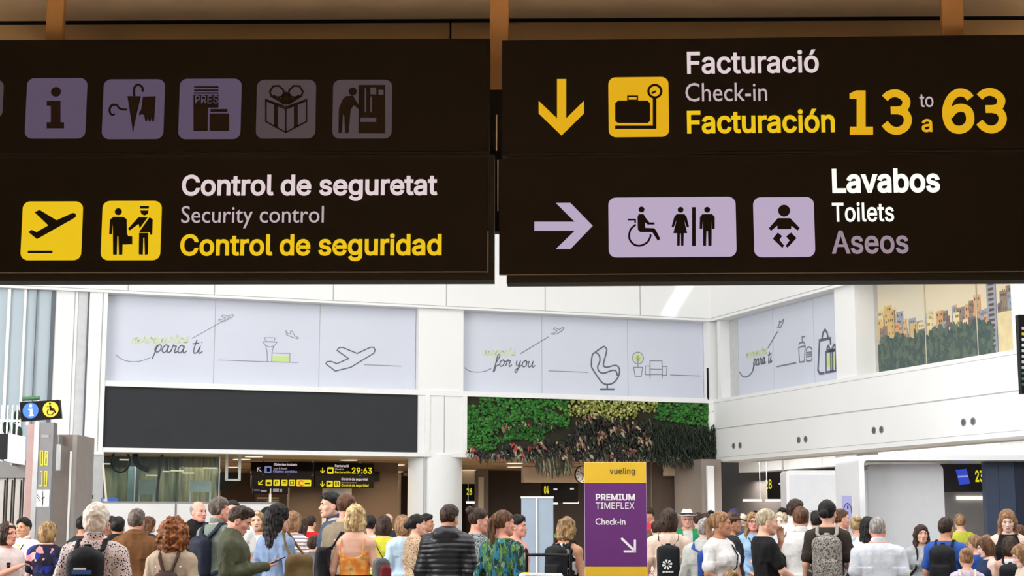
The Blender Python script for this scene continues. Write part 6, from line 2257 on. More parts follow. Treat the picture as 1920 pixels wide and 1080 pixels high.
def backpack(label, m, size=(.145, .085, .225), cz=1.2, strapm=None, detail=None, tilt=0.0, sx=.075, cat='backpack', pocket=True, group=None, dx=0.0, sr=.017):
    def fn(info):
        b, T = info['b'], info['T']
        yb_ = -(.115 * (.5 + .5 * b.wide) + T + size[1] * .92)
        base = (dx, yb_, cz - size[2])
        o = held(info, 'backpack', label, cat, base, group)
        c = (dx, yb_, cz)

        def body(P):
            d = rbox(P, c, size, min(size) * .8)
            d = smin(d, ell(P, (dx, yb_ - .01, cz + size[2] * .55), (size[0] * .9, size[1] * .95, size[2] * .55)), .03)
            return d + .004 * wob(P, 34, info['seed'])
        lo = (dx - size[0] - .06, yb_ - size[1] - .12, cz - size[2] - .05)
        hi = (dx + size[0] + .06, yb_ + size[1] + .06, cz + size[2] + .1)
        part_sdf(info, o, base, 'bag_body', body, lo, hi, m)
        if pocket:
            part_sdf(info, o, base, 'front_pocket', lambda P: rbox(P, (dx, yb_ - size[1] * .85, cz - size[2] * .35), (size[0] * .78, size[1] * .4, size[2] * .48), size[1] * .35) + .003 * wob(P, 40, 1), lo, hi, m)
        part_sdf(info, o, base, 'carry_handle', lambda P: poly_cap(P, [(dx - .03, yb_ + size[1] * .6, cz + size[2] * .94), (dx - .02, yb_ + size[1] * .5, cz + size[2] * 1.13), (dx + .02, yb_ + size[1] * .5, cz + size[2] * 1.13), (dx + .03, yb_ + size[1] * .6, cz + size[2] * .94)], .009), lo, (hi[0], hi[1], hi[2] + .05), strapm or STRAPB)
        for sg in (-1, 1):
            pts = strap_path(b, sg, T + .006, sx, cz - size[2] * .8)
            pts[0] = (sg * sx * .42 + dx, yb_ + size[1] * .45, cz + size[2] * .86)
            pts[1] = (pts[1][0] * 1.12, pts[1][1], pts[1][2])
            part_sdf(info, o, base, 'strap', lambda P: poly_cap(P * np.array((.55, 1, 1), f32), [(p[0] * .55, p[1], p[2]) for p in pts], sr * .62), (-.34, -.34, .85), (.34, .3, 1.56), strapm or STRAPB)
        if detail:
            detail(info, o, base, c, size)
    return fn


def flat_bits(info, o, base, items, name, m):
    """Small printed or sewn pieces in the person's own coordinates: boxes (x0, x1, z0, z1, y)."""
    mb = MB()
    k = info['k']
    for x0, x1, z0, z1, y in items:
        q = [((x - base[0]) * k, (yy - base[1]) * k, (z - base[2]) * k) for yy in (y - .006, y + .006) for z in (z0, z1) for x in (x0, x1)]
        mb._add(q, [(0, 1, 3, 2), (4, 6, 7, 5), (0, 4, 5, 1), (2, 3, 7, 6), (0, 2, 6, 4), (1, 5, 7, 3)])
    return mb.build(name, m, o)


def crossbody(label, sg=1, m=None, bag=True, name='crossbody_bag', zlow=.98):
    """Thin strap from one shoulder across to a small bag on the other hip. sg: side of the shoulder."""
    def fn(info):
        b, T = info['b'], info['T'] + .008
        y = .5 + .5 * b.wide
        base = (-sg * .2, 0, zlow - .1)
        o = held(info, name, label, 'bag', base)
        fb = .11 if b.fem else .0
        pts = [(sg * .09, -.02, 1.475 + T), (sg * .07, .075 * y + T, 1.41), (sg * .03, (.12 + fb * .3) * y + T, 1.31), (-sg * .05, (.125 + fb * .5) * y + T, 1.2), (-sg * .12 * b.wide, .105 * y + T, 1.08), (-sg * .19 * b.wide, .03, zlow)]
        pts2 = [(sg * .09, -.02, 1.475 + T), (sg * .07, -.115 * y - T, 1.4), (0, -.13 * y - T, 1.28), (-sg * .1 * b.wide, -.12 * y - T, 1.12), (-sg * .19 * b.wide, .0, zlow)]
        part_sdf(info, o, base, 'strap', lambda P: np.minimum(poly_cap(P, pts, .009), poly_cap(P, pts2, .009)), (-.32, -.32, zlow - .05), (.32, .32, 1.56), m or STRAPB, max(info['h0'], .006))
        if bag:
            c = (-sg * (.2 * b.wide + .03), .03, zlow - .06)
            part_sdf(info, o, base, 'pouch', lambda P: rbox(P, c, (.04, .1, .075), .03), (c[0] - .1, c[1] - .16, c[2] - .14), (c[0] + .1, c[1] + .16, c[2] + .14), m or STRAPB)
    return fn


def hat(kind, m, band=None, name='hat'):
    def fn(info):
        b, o = info['b'], info['o']
        c = b.headW((0, 0, 0))

        def f_(P):
            H = b.headP(P)
            cr = ell(H, (0, -.01, .04), (.09, .112, .10))
            if kind == 'cap':
                d = np.maximum(cr, .045 - H[:, 2] - .15 * (H[:, 1] + .1) * 0)
                brim = np.maximum(np.maximum(np.abs(H[:, 2] - .052 + .25 * (H[:, 1] - .09)) - .006, np.sqrt((H[:, 0] / .078) ** 2 + ((H[:, 1] - .07) / .11) ** 2) * .08 - .08), .05 - H[:, 1])
                d = np.minimum(d, brim)
            else:
                crown = np.maximum(ell(H, (0, -.005, .06), (.09, .108, .12)), H[:, 2] - .15 - .3 * np.abs(H[:, 0]))
                d = np.maximum(crown, .055 - H[:, 2])
                rr_ = np.sqrt((H[:, 0] / 1.0) ** 2 + ((H[:, 1] + .005) / 1.12) ** 2)
                brim = np.maximum(np.abs(H[:, 2] - .062 - .5 * np.maximum(np.abs(H[:, 0]) - .11, 0)) - .005, rr_ - .152)
                d = np.minimum(d, brim)
            return d * b.hs
        sdf_obj(name, f_, c - np.array((.22, .26, .1)), c + np.array((.22, .26, .26)), max(info['h0'] * .8, .006), m, o, None, info['k'])
        if band:
            def g_(P):
                H = b.headP(P)
                return np.maximum(ell(H, (0, -.005, .06), (.094, .112, .124)), np.abs(H[:, 2] - .085) - .014) * b.hs
            sdf_obj('hat_band', g_, c - np.array((.22, .26, .1)), c + np.array((.22, .26, .26)), max(info['h0'] * .8, .006), band, o, None, info['k'])
    return fn


def glasses(m=None, dark=False):
    def fn(info):
        b, o, k = info['b'], info['o'], info['k']
        mb = MB()
        for sg in (-1, 1):
            mb.tube([b.headW((sg * (.031 + .021 * math.cos(a)), .099 - .1 * abs(.021 * math.cos(a)), .006 + .017 * math.sin(a))) * k for a in np.linspace(0, 2 * math.pi, 14)], .0022 * k, 6)
            mb.tube([b.headW((sg * .052, .094, .01)) * k, b.headW((sg * .079, .0, .008)) * k], .002 * k, 6)
        mb.tube([b.headW((-.011, .103, .008)) * k, b.headW((.011, .103, .008)) * k], .0022 * k, 6)
        g = mb.build('glasses', m or BLACKM, o)
        if dark:
            for sg in (-1, 1):
                mb = MB()
                mb.tube([b.headW((sg * .031, .097, .006)) * k, b.headW((sg * .031, .101, .006)) * k], .02 * k, 12)
                mb.build('dark_lens', BLACKM, g)
    return fn


def beard(m):
    def fn(info):
        b, o = info['b'], info['o']
        c = b.headW((0, .05, -.08))

        def f_(P):
            H = b.headP(P)
            A = np.stack([np.abs(H[:, 0]), H[:, 1], H[:, 2]], 1)
            d = smin(cap(A, (.054, .0, -.05), (.018, .066, -.092), .022, .026), ell(A, (0, .066, -.095), (.032, .028, .026)), .02)
            return np.maximum(d, H[:, 2] + .06 - .5 * np.maximum(np.abs(H[:, 0]) - .03, 0)) + .002 * wob(H, 160, 1)
        sdf_obj('beard', f_, c - .13, c + .13, max(info['h0'] * .8, .006), m, o, None, info['k'])
    return fn

# ------------------------------------------------------------------ the crowd
def label_patch(info, o, base, c, size):
    y = c[1] - size[1] * 1.22
    flat_bits(info, o, base, [(-.06, .075, c[2] + .075, c[2] + .102, y - .001)], 'blue_label', mat('blue_label', (50, 92, 160), 0.5))['label'] = 'blue strip label'
    flat_bits(info, o, base, [(-.05, .035, c[2] + .104, c[2] + .118, y + .004)], 'white_paper', WHITEM)
    flat_bits(info, o, base, [(.08, .086, c[2] - .07, c[2] - .03, y + .004), (.094, .1, c[2] - .07, c[2] - .03, y + .006)], 'zip_pull', STEEL)


def flower_logo(info, o, base, c, size):
    k = info['k']
    mb = MB()
    y = c[1] - size[1] * 1.12 - .012
    for i in range(8):
        a = i * math.pi / 4 + .2
        p = [(0.012 * math.cos(a), .012 * math.sin(a)), (.05 * math.cos(a - .26), .05 * math.sin(a - .26)), (.056 * math.cos(a), .056 * math.sin(a)), (.05 * math.cos(a + .26), .05 * math.sin(a + .26))]
        q = [((-.01 + u - base[0]) * k, (yy - base[1]) * k, (c[2] + .0 + v - base[2]) * k) for yy in (y, y + .01) for u, v in p]
        mb._add(q, [(0, 1, 2, 3), (7, 6, 5, 4)] + [(j, 4 + j, 4 + (j + 1) % 4, (j + 1) % 4) for j in range(4)])
    mb.build('flower_logo', WHITEM, o)
    flat_bits(info, o, base, [(-.06 + .017 * j, -.048 + .017 * j, c[2] - .085 - (.006 if j == 0 else 0), c[2] - .068, y + .006) for j in range(7)], 'logo_text', WHITEM)


def chest_print(info, items, m, name='print'):
    k = info['k']
    mb = MB()
    b, T = info['b'], info['T']
    for x0, x1, z0, z1 in items:
        q = []
        for yy in (0, .008):
            for z in (z0, z1):
                for x in (x0, x1):
                    wd = np.interp(z, b.T['z'], b.T['w']) * b.wide + T
                    dd = np.interp(z, b.T['z'], b.T['d']) * (.5 + .5 * b.wide) + T
                    y = dd * max(0, 1 - (abs(x) / wd) ** 2.4) ** (1 / 2.4) + float(np.interp(z, b.T['z'], b.T['y']))
                    if b.fem:
                        y += .018 * math.exp(-((z - 1.26) / .07) ** 2)
                    q.append((x * k, (y + yy) * k, z * k))
        mb._add(q, [(0, 1, 3, 2), (4, 6, 7, 5), (0, 4, 5, 1), (2, 3, 7, 6), (0, 2, 6, 4), (1, 5, 7, 3)])
    return mb.build(name, m, info['o'])


def ex_print(items, m, name='print'):
    return lambda info: chest_print(info, items, m, name)


def pins(info):
    """Enamel pins on the back of the beige jacket."""
    k, b = info['k'], info['b']
    for i, (x, z, c) in enumerate(((-.125, 1.335, (230, 226, 220)), (-.085, 1.30, (206, 60, 56)), (.11, 1.335, (226, 226, 220)), (.135, 1.28, (200, 190, 170)), (-.15, 1.27, (210, 206, 196)), (.09, 1.255, (190, 186, 178)))):
        wd = np.interp(z, b.T['z'], b.T['w']) + info['T']
        dd = np.interp(z, b.T['z'], b.T['d']) + info['T']
        y = -dd * max(0, 1 - (abs(x) / wd) ** 2.4) ** (1 / 2.4) + float(np.interp(z, b.T['z'], b.T['y']))
        mb = MB()
        mb.blob((x * k, (z * 1.0) * k, 0), (.011, .011, .006), 8, 5)
        mb.v = [(p[0], (y - .008) * k + p[2], p[1]) for p in mb.v]
        mb.build('enamel_pin', mat('pin_' + 'abcdef'[i], c, 0.4), info['o'])


def phone(info):
    b, k = info['b'], info['k']
    a, e, w_, hd, sg = b.arm[1]
    c = w_ + hd * .12 + np.array((0, 0, .028))
    o = held(info, 'smartphone', 'dark smartphone held flat by the man in the green bomber jacket', 'phone', c)
    mb = MB()
    R_ = Matrix.Rotation(math.radians(24), 3, 'X')

    def bx(x, y, z0, z1):
        vs = [R_ @ Vector((sx * x, sy * y, z)) * k for z in (z0, z1) for sy in (-1, 1) for sx in (-1, 1)]
        m_ = MB()
        m_._add([tuple(v) for v in vs], [(0, 2, 3, 1), (4, 5, 7, 6), (0, 1, 5, 4), (2, 6, 7, 3), (0, 4, 6, 2), (1, 3, 7, 5)])
        return m_
    bx(.037, .076, -.004, .004).build('case', BLACKM, o, bevel=0.003)
    bx(.034, .072, .0041, .005).build('screen', mat('phone_screen', (70, 84, 104), 0.15), o)


def watch(i, m=None, name='wristband'):
    def fn(info):
        a, e, w_, hd, sg = info['b'].arm[i]
        p = e + (w_ - e) * .9
        d = (w_ - e) / np.linalg.norm(w_ - e)
        sdf_obj(name, lambda P: np.maximum(cap(P, p - d * .02, p + d * .02, .037), np.abs((P - p.astype(f32)) @ d.astype(f32)) - .012), p - .07, p + .07, .0055, m or BLACKM, info['o'], None, info['k'])
    return fn


def shoulder_bag(label, m, sg=-1, cz=1.05, size=(.05, .13, .16), name='shoulder_bag', y0=-.02, out=.0, strapm=None):
    def fn(info):
        b, T = info['b'], info['T'] + .006
        x = sg * (.25 * b.wide + out)
        base = (x, y0, cz - size[2])
        o = held(info, name, label, 'bag', base)
        c = (x + sg * size[0], y0, cz)
        part_sdf(info, o, base, 'bag_body', lambda P: smin(rbox(P, c, size, min(size) * .95), ell(P, (c[0], c[1], cz - size[2] * .4), (size[0] * 1.3, size[1] * 1.05, size[2] * .7)), .05) + .011 * wob(P, 26, info['seed']), (c[0] - .16, c[1] - size[1] - .06, cz - size[2] - .08), (c[0] + .16, c[1] + size[1] + .06, cz + size[2] + .05), m)
        for q in (-1, 1):
            pts = [(c[0], c[1] + q * size[1] * .6, cz + size[2] * .8), (sg * .20 * b.wide, q * .075, 1.36), (sg * .125 * b.wide, q * .03 - .015, 1.478 + T)]
            part_sdf(info, o, base, 'strap', lambda P: poly_cap(P, pts, .012), (-.45, -.3, cz), (.45, .3, 1.56), strapm or m)
    return fn


def sling(label, m):
    return backpack(label, m, (.12, .07, .2), 1.16, m, None, cat='backpack', pocket=False, dx=-.04, sr=.026)


PK_GREY = pat('grey_jacquard_pack', 'noise', [(84, 80, 76), (168, 162, 154), (104, 100, 96), (186, 180, 172)], 42, [0.3, 0.46, 0.56, 0.68], 0.85)

# along the edge by the gate and the info pillar
person('boy with long dark hair in a pale pink tee with a small black chest mark', 16, 976, 205, 118, ('wavy', 'dark'), ('tee', 'offpink'), hyaw=0, skin='pink', arms=('down', 'chest'), extra=[ex_print([(.06, .1, 1.30, 1.325), (.065, .095, 1.27, 1.296)], C['black'])])
person('man in white shirt with black strap and yellow tie beside the info pillar', 45, 970, 150, 200, ('short', 'black'), ('long', 'white'), skin='tan', collar='c', extra=[crossbody('black strap crossing the white shirt of the man by the info pillar', -1, None, False), ex_print([(-.03, .03, 1.2, 1.42)], C['yellow'], 'tie')])
person('woman with streaked brown bob in a dark floral blouse', 92, 977, 185, 12, ('bob', 'dirty'), ('tee', 'floral'), fem=True, wide=1.1, hyaw=25)
person('big white-haired man in a white speckled shirt with a black backpack', 183, 941, 288, 2, ('crop', 'white'), ('long', 'speck'), wide=1.0, skin='pink', arms=('bent', 'bent'), collar='c', hpit=8, extra=[backpack('black backpack with blue label on the white-haired man', PACKB, (.125, .085, .24), 1.19, None, label_patch)])
person('dark haired person just hidden behind the white-haired man', 158, 967, 140, 30, ('short', 'black'), ('tee', 'dark'), skin='olive')
person('brown skinned person beside the ear of the white-haired man', 210, 968, 150, 210, ('short', 'black'), ('tee', 'navy'), skin='brown')
person('black-haired man in black between the white-haired man and the brown jacket', 222, 969, 150, 5, ('short', 'black'), ('jacket', 'black'), skin='olive')
person('man with short grey-brown hair in a brown suede jacket', 257, 954, 200, 5, ('short', 'greybrown'), ('jacket', 'brownsuede'), skin='pink')
person('woman with long brown hair behind the brown suede jacket', 281, 968, 120, 40, ('long', 'brown'), ('tee', 'dark'), fem=True)
person('woman with curly auburn hair in a beige jacket with pins', 327, 967, 235, 4, ('bigcurly', 'auburn'), ('jacket', 'beigej'), fem=True, wide=1.08, arms=('bent', 'bent'), extra=[pins, backpack('brown strapped small backpack on the woman with curly auburn hair', cloth('dark_brown_leather', (58, 42, 38), 0.6), (.11, .06, .14), 1.14, STRAPBR, None, sx=.06)])
person('bald man in black standing before the white hoarding', 373, 938, 165, 128, ('bald', 'grey'), ('jacket', 'black'), skin='pink')
person('grey-haired man in a grey-green tee with a navy sling backpack', 412, 932, 190, 35, ('short', 'greybrown'), ('tee', 'greygreen'), skin='pink', hyaw=15, collar='c', extra=[sling('navy sling backpack on the man in the grey-green tee', cloth('navy_nylon', (32, 36, 52), 0.6))])
person('dark-haired man peering over behind the grey-green tee', 437, 936, 150, 170, ('buzz', 'black'), ('tee', 'white'), skin='pink')
person('man in an olive green bomber jacket looking down at a phone', 452, 949, 228, 82, ('quiff', 'dark'), ('jacket', 'olive'), skin='pink', hpit=24, arms=('bent', 'phone'), hyaw=4, extra=[phone, watch(1)])
person('blonde woman in a white top just behind the bomber jacket man', 481, 955, 165, 150, ('wavy', 'dirty'), ('tank', 'white'), fem=True, skin='fair', hyaw=20)
person('person in a dark cap facing out between two women', 502, 950, 135, 215, ('long', 'black'), ('tee', 'slate'), fem=True, skin='pale', extra=[hat('cap', C['black'], None, 'cap')])
person('woman with long black hair in a pale denim shirt', 523, 943, 218, 38, ('long', 'black'), ('long', 'denimshirt'), fem=True, skin='fair', arms=('bent', 'bent'), hyaw=8, extra=[shoulder_bag('olive-brown soft bag at the side of the woman with black hair', C['oliveb'], 1, 1.13, (.075, .15, .17), 'shoulder_bag', -.03)])
person('blonde woman in a red and white striped tee', 551, 958, 168, 20, ('bob', 'light'), ('tee', 'stripe'), fem=True)
person('woman with long dark hair in a mottled grey top', 566, 970, 155, 15, ('long', 'dark'), ('tee', 'camo'), fem=True)
person('small far person in a red tee', 583, 966, 112, 20, ('short', 'dark'), ('tee', 'red'))
person('person in a dark grey jacket with blue sling between the queues', 592, 1002, 170, 60, ('short', 'dark'), ('jacket', 'greyj'), H=1.5)
person('tall dark-haired man in a slate blue shirt turned sideways', 620, 922, 190, 255, ('short', 'black'), ('long', 'slate'), skin='fair', hyaw=-10, collar='c')
person('tall short-haired man in a taupe tee next to the slate blue shirt', 652, 924, 195, 35, ('buzz', 'brown'), ('tee', 'taupe'), skin='pink', hyaw=15)


def thin_straps(info):
    b, k = info['b'], info['k']
    for sg in (-1, 1):
        pts = [(sg * .105, -.115, 1.27), (sg * .112, -.112, 1.34), (sg * .112, -.085, 1.43), (sg * .11, -.01, 1.475), (sg * .1, .07, 1.42), (sg * .085, .125, 1.27)]
        sdf_obj('thin_strap', lambda P: poly_cap(P, pts, .006), (-.3, -.3, 1.1), (.3, .3, 1.6), .006, C['orange'], info['o'], None, k)


person('blonde woman in an orange tie-dye strap top with a bare back', 668, 943, 212, 12, ('wavy', 'blonde'), ('cami', 'orange'), 'blackp', fem=True, skin='fair', hem=1.08, waist=1.1, extra=[shoulder_bag('black bag on the shoulder of the woman in the orange strap top', PACKB, -1, 1.16, (.055, .12, .2)), thin_straps])
person('person in a white shirt half behind the woman in orange', 694, 966, 140, 10, ('short', 'black'), ('tee', 'white'))
person('woman with a dark bob in a lime yellow tee', 721, 966, 148, 12, ('bob', 'dark'), ('tee', 'yellow'), 'jeans', fem=True, extra=[shoulder_bag('white tote bag of the woman in the lime yellow tee', C['white'], -1, 1.06, (.04, .12, .15), 'tote_bag'), crossbody('black bag strap across the back of the lime yellow tee', -1, None, True, 'crossbody_bag', 1.0)])
person('bald far person behind the lime yellow tee', 727, 962, 110, 200, ('bald', 'grey'), ('tee', 'dark'))
person('woman with light brown hair in a pale blue shirt', 754, 965, 150, 330, ('bob', 'light'), ('long', 'skyblue'), 'navyp', fem=True)
person('dark haired woman in a leopard print dress', 783, 963, 170, 60, ('bun', 'black'), ('dress', 'leopard'), fem=True, hyaw=15, skin='fair')
person('dark haired man facing out beside the leopard dress', 800, 963, 130, 100, ('short', 'black'), ('tee', 'dark'), skin='olive')
person('man in a black puffer jacket with the hood down', 843, 946, 212, 10, ('short', 'dark'), ('puffer', 'puffer'), skin='tan', wide=1.0, arms=('low', 'low'), hyaw=18, hpit=10, collar='hood')
person('woman with a high bun in a grey patterned blouse', 899, 950, 198, 62, ('topbun', 'dark'), ('tee', 'knit'), fem=True, wide=1.05, hyaw=18, hpit=8, skin='pink', arms=('bent', 'bent'), extra=[watch(1)])
person('woman with a brown ponytail in a green and blue jungle print', 945, 955, 218, 40, ('pony', 'brown'), ('dresslong', 'jungle'), fem=True, wide=1.24, hyaw=22, skin='pink', arms=('bent', 'bent'))
person('dark-haired man peeking over the jungle print shoulder', 971, 965, 185, 110, ('short', 'black'), ('tee', 'pinkt'), skin='pink')
person('woman with curly dark blonde hair and a black backpack by the totem', 1064, 967, 200, 35, ('wavy', 'dirty'), ('tank', 'blob'), 'blackp', fem=True, skin='tan', arms=('handle', 'down'), hpit=8, extra=[backpack('black backpack on the woman with curly dark blonde hair', PACKB, (.12, .08, .2), 1.24)])

# between the totem and the white kiosk
person('man in a raspberry shirt leaning behind the desk past the totem', 1215, 936, 95, 240, ('short', 'dark'), ('tee', 'pinkred'), hpit=20, skin='tan', H=1.98)
person('small brown-haired child right beside the totem edge', 1217, 980, 125, 10, ('bob', 'brown'), ('tee', 'greyj'), H=1.55)
person('dark-haired person just past the totem edge beside the blush blouse', 1231, 976, 125, 0, ('short', 'dark'), ('tee', 'white'))
person('woman with short dark hair in a blush blouse with a drawstring bag', 1254, 953, 188, 8, ('bob', 'dark'), ('tee', 'blush'), 'blackp', fem=True, wide=1.12, skin='pink', collar='c', hyaw=14, extra=[backpack('black drawstring bag with a white flower logo', cloth('black_drawstring_nylon', (28, 30, 34), 0.6), (.12, .05, .19), 1.17, None, flower_logo, pocket=False, sr=.007)])


def open_shirt(info):
    b, k = info['b'], info['k']
    sdf_obj('green_overshirt', lambda P: np.maximum(np.maximum(smin(b.torso(P, .03), smin(b.arm_sdf(P, 0, .03, 1), b.arm_sdf(P, 1, .03, 1), .01), .03), .8 - P[:, 2]), np.maximum(.07 - np.abs(P[:, 0]) - 10 * np.maximum(0, -P[:, 1]), P[:, 2] - 1.5)), (-.42, -.3, .78), (.42, .4, 1.56), .014, C['green'], info['o'], None, k)


person('old man in a white fedora and a green overshirt', 1288, 957, 122, 182, ('short', 'white'), ('tee', 'greyl'), skin='pink', extra=[hat('fedora', C['white'], C['black']), open_shirt, glasses()])
person('dark-haired person in red behind the white fedora', 1309, 961, 112, 5, ('short', 'dark'), ('tee', 'red'))
person('dark-haired person before the white pilaster', 1323, 962, 118, 0, ('short', 'dark'), ('tee', 'greyj'))
person('man in sunglasses looking out from the white pilaster', 1333, 949, 88, 180, ('short', 'black'), ('tee', 'white'), skin='fair', H=1.95, extra=[glasses(None, True)])
person('person in a pale grey jacket with a blue bag strap', 1322, 972, 190, 28, ('short', 'grey'), ('jacket', 'greyl'), extra=[backpack('blue sling bag on the pale grey jacket', cloth('cobalt_nylon', (44, 76, 158), 0.6), (.07, .06, .2), 1.2, cloth('cobalt_strap', (44, 76, 158), 0.6), pocket=False, dx=.06)])
person('woman with a ponytail in a white tee with a thin crossed strap', 1352, 958, 196, 128, ('pony', 'light'), ('tee', 'white'), 'blackp', fem=True, wide=1.12, hyaw=-30, skin='olive', arms=('clasp', 'clasp'), extra=[crossbody('thin black strap across the white tee of the ponytail woman', -1, None, False), ex_print([(-.07, .07, 1.2, 1.206), (-.06, .08, 1.18, 1.185)], mat('faint_pink_print', (214, 190, 196), 0.8))])
person('man in a brown cap looking over the ponytail woman', 1373, 960, 172, 85, ('short', 'dark'), ('tee', 'dark'), skin='olive', extra=[hat('cap', cloth('brown_cap', (104, 78, 66)), None, 'cap')])
person('man in a violet-blue cap and slate jacket', 1376, 954, 118, 25, ('short', 'dark'), ('tee', 'slate'), extra=[hat('cap', cloth('violet_cap', (62, 56, 104)), None, 'cap')])
person('bald-headed man in a slate jacket beyond the brown cap', 1392, 961, 118, 20, ('bald', 'white'), ('jacket', 'slate'), skin='pale')
person('blonde woman with glasses in a light blue shirt facing out', 1411, 960, 152, 178, ('longfront', 'dirty'), ('long', 'lblue'), fem=True, arms=('fold', 'low'), skin='pink', extra=[glasses(), crossbody('dark strap over the light blue shirt', 1, None, False)])
person('dark far head behind the blonde women', 1416, 951, 92, 0, ('short', 'black'), ('tee', 'dark'), H=1.93)
person('short-haired blonde woman in a black tee with a hand at her mouth', 1438, 952, 216, 80, ('buzz', 'ash'), ('tee', 'black'), 'greyp', fem=True, wide=1.06, hyaw=6, hpit=6, skin='fair', arms=('mouth', 'reach'), extra=[ex_print([(-.02, .07, 1.2, 1.26), (-.05, .05, 1.12, 1.17)], mat('grey_tee_print', (92, 92, 94), 0.8))])
person('blonde woman facing out behind the black tee', 1463, 958, 165, 200, ('wavy', 'ash'), ('tee', 'teal'), fem=True, skin='pale')
person('dark man in sunglasses beyond the black tee', 1467, 952, 110, 190, ('short', 'black'), ('tee', 'dark'), skin='tan', extra=[glasses(None, True)])
person('tall dark-haired man in white with a black strap', 1491, 936, 168, 38, ('short', 'dark'), ('long', 'white'), skin='fair', hyaw=10, collar='c', extra=[crossbody('black strap on the tall man in white', 1, None, False)])
person('brown-haired man in a loose white shirt and grey trousers', 1501, 950, 190, 12, ('short', 'brown'), ('long', 'white'), 'greyp', skin='pink', wide=1.06, arms=('bent', 'bent'), hem=1.0, collar='c')
person('dark-haired person in a pale blue shirt beside the grey backpack', 1532, 957, 150, 10, ('short', 'black'), ('tee', 'lblue'))
person('woman with a low black bun in a dark brown tee with a grey backpack', 1551, 936, 192, 14, ('bun', 'black'), ('tee', 'browntee'), 'blackp', fem=True, wide=1.0, hyaw=16, skin='fair', extra=[backpack('grey patterned backpack on the woman with the low black bun', PK_GREY, (.14, .09, .24), 1.16, cloth('grey_strap', (160, 154, 148), 0.8))])
person('person with pulled-back brown hair in coral seen in profile', 1577, 953, 160, 80, ('bun', 'brown'), ('tee', 'coral'), fem=True, skin='fair')
person('woman with a blonde curly bun in a pale checked top', 1606, 965, 165, 10, ('topbun', 'blonde'), ('tee', 'checks'), fem=True, skin='fair')
person('dark-haired person hidden behind the grey-haired man in the pale shirt', 1627, 968, 150, 20, ('long', 'black'), ('tee', 'white'), fem=True)
person('grey-haired man in a pale blue-white shirt and jeans', 1645, 968, 213, 8, ('buzz', 'grey'), ('tee', 'paleblue'), 'jeans', skin='pink', wide=1.1, hyaw=16, hem=1.0, collar='c')

# in front of the kiosk


def straps_only(info):
    b, T = info['b'], info['T'] + .006
    for sg in (-1, 1):
        pts = strap_path(b, sg, T, .07, 1.05)
        sdf_obj('pack_strap', lambda P: poly_cap(P, pts, .014), (-.34, -.34, .85), (.34, .3, 1.56), .009, STRAPB, info['o'], None, info['k'])


person('girl with long dark hair in a grey tee facing out', 1727, 983, 150, 178, ('longfront', 'dark'), ('tee', 'greytee'), 'dark', fem=True, skin='fair', extra=[straps_only])
person('dark-haired boy in a royal blue tee with a black backpack', 1773, 970, 184, 28, ('short', 'dark'), ('tee', 'blue'), 'jeans', skin='tan', hyaw=12, extra=[backpack('bulky black backpack on the boy in royal blue', PACKB, (.145, .11, .23), 1.2)])
person('short-haired person in a yellow-green shirt by the kiosk wall', 1799, 964, 118, 0, ('short', 'light'), ('tee', 'limey'))
person('woman with straight fair hair in a black sleeveless top', 1888, 955, 172, 196, ('longfront', 'light'), ('tank', 'black'), 'blackp', fem=True, skin='pale', hpit=18, arms=('low', 'low'))
person('girl with light brown hair looking down next to the black sleeveless top', 1908, 984, 165, 235, ('bob', 'brown'), ('tee', 'blob'), fem=True, skin='fair', hpit=14)
person('child with brown hair behind the navy top', 1828, 1002, 150, 330, ('short', 'light'), ('tee', 'blue'), H=1.5)
person('dark blonde bob child beside the navy top', 1849, 1004, 160, 330, ('bob', 'dirty'), ('tee', 'greyj'), H=1.5, fem=True)
person('woman with brown hair in a navy top looking down sideways', 1845, 1010, 178, 262, ('bob', 'brown'), ('tank', 'navy'), fem=True, skin='pale', hpit=16, H=1.48, hs=1.05)
person('small fair-haired child above the multicolour print', 1810, 1016, 165, 15, ('wavy', 'dirty'), ('tee', 'lilac'), H=1.42, hs=1.1)
person('girl with a tousled bun in lilac with a print backpack', 1811, 1028, 205, 10, ('topbun', 'light'), ('tee', 'lilac'), fem=True, H=1.4, hs=1.1, extra=[backpack('multicolour print backpack on the girl in lilac', C['kidprint'], (.13, .08, .18), 1.22, C['cream'])])
person('woman with a dark bag in a black and white top', 1893, 1008, 185, 20, ('bob', 'dark'), ('tank', 'white'), fem=True, skin='fair', H=1.5, hs=1.05, extra=[backpack('large black bag on the back of the black and white top', PACKB, (.14, .09, .22), 1.18, None, lambda i, o, b_, c, s_: flat_bits(i, o, b_, [(-.02, .02, c[2] + .14, c[2] + .18, c[1] - s_[1] * .9)], 'white_badge', WHITEM))])
person('fair child at the very edge looking down to the side', 1912, 1017, 200, 268, ('bob', 'light'), ('tee', 'cream'), fem=True, skin='pale', hpit=20, H=1.42, hs=1.1)
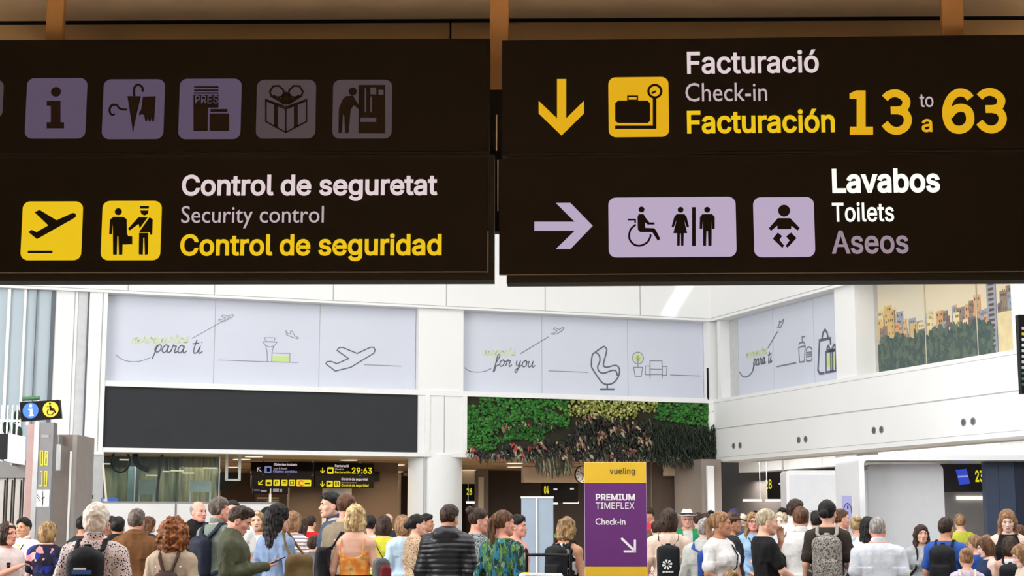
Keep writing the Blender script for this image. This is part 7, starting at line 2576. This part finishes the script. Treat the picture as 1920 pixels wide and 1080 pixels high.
person('child with tousled fair hair low beneath the clasped hands', 1371, 1066, 200, 20, ('wavy', 'dirty'), ('tee', 'greytee'), H=1.2, hs=1.2)

# trolley and luggage
f = facing(1030, 205, 35)
o = thing('luggage_trolley', 'luggage trolley with a black push bar held by the curly blonde woman', 'trolley', f.M)
zh_ = f.v(1030, 1041)
MB().tube(smooth_line([(-.25, .3, 0), (-.25, zh_ - .03, 0), (-.22, zh_, 0), (.2, zh_, 0), (.23, zh_ - .03, 0), (.23, .3, 0)], 5), 0.014, 8).build('push_bar', BLACKM, o)
MB().box(-.27, .27, .22, .26, -.02, .75).build('deck', STEEL, o)
for x in (-.24, .24):
    MB().tube([(x - .02, .08, 0.03), (x + .02, .08, 0.03)], .08, 14).build('wheel', BLACKM, o)
MB().tube([(-.02, .08, 0.7), (.02, .08, 0.7)], .08, 14).build('wheel', BLACKM, o)
for x in (-.25, .25):
    MB().tube([(x, .15, .03), (x, .24, 0)], .015, 6).build('fork', STEEL, o)
f2 = f.shifted(0.32)
o = thing('duffel_bag', 'black and white duffel bag on the luggage trolley', 'bag', f2.M @ Matrix.Translation((0, .262, 0)))
zt_ = f2.v(1060, 1076) - .262
V_ = MB().rrect(-.1, .3, 0, zt_ - .02, .12, -.2, .1, 6)
V_.build('bag_body', PACKB, o, bevel=0.03)
MB().rrect(-.08, .28, zt_ - .06, zt_, .03, -.12, .06, 4).build('top_flap', C['white'], o)
MB().box(-.06, .0, zt_ - .02, zt_ + .006, -.03, .04).build('yellow_tag', C['yellow'], o)

f = facing(716, 215, -10)
zb_ = f.v(716, 1046)
o = thing('travel_backpack', 'grey and maroon travel pack standing beside the woman in orange', 'bag', f.M)
MB().rrect(-.07, .07, .45, zb_, .06, -.1, .1, 6).build('bag_body', C['greyj'], o, bevel=0.03)
MB().rrect(-.02, .075, .42, zb_ - .06, .045, .08, .14, 6).build('front_pocket', cloth('maroon_nylon', (120, 34, 44), 0.6), o, bevel=0.02)
MB().rrect(-.09, .09, 0.02, .46, .05, -.12, .12, 6).build('lower_case', C['dark'], o, bevel=0.03)
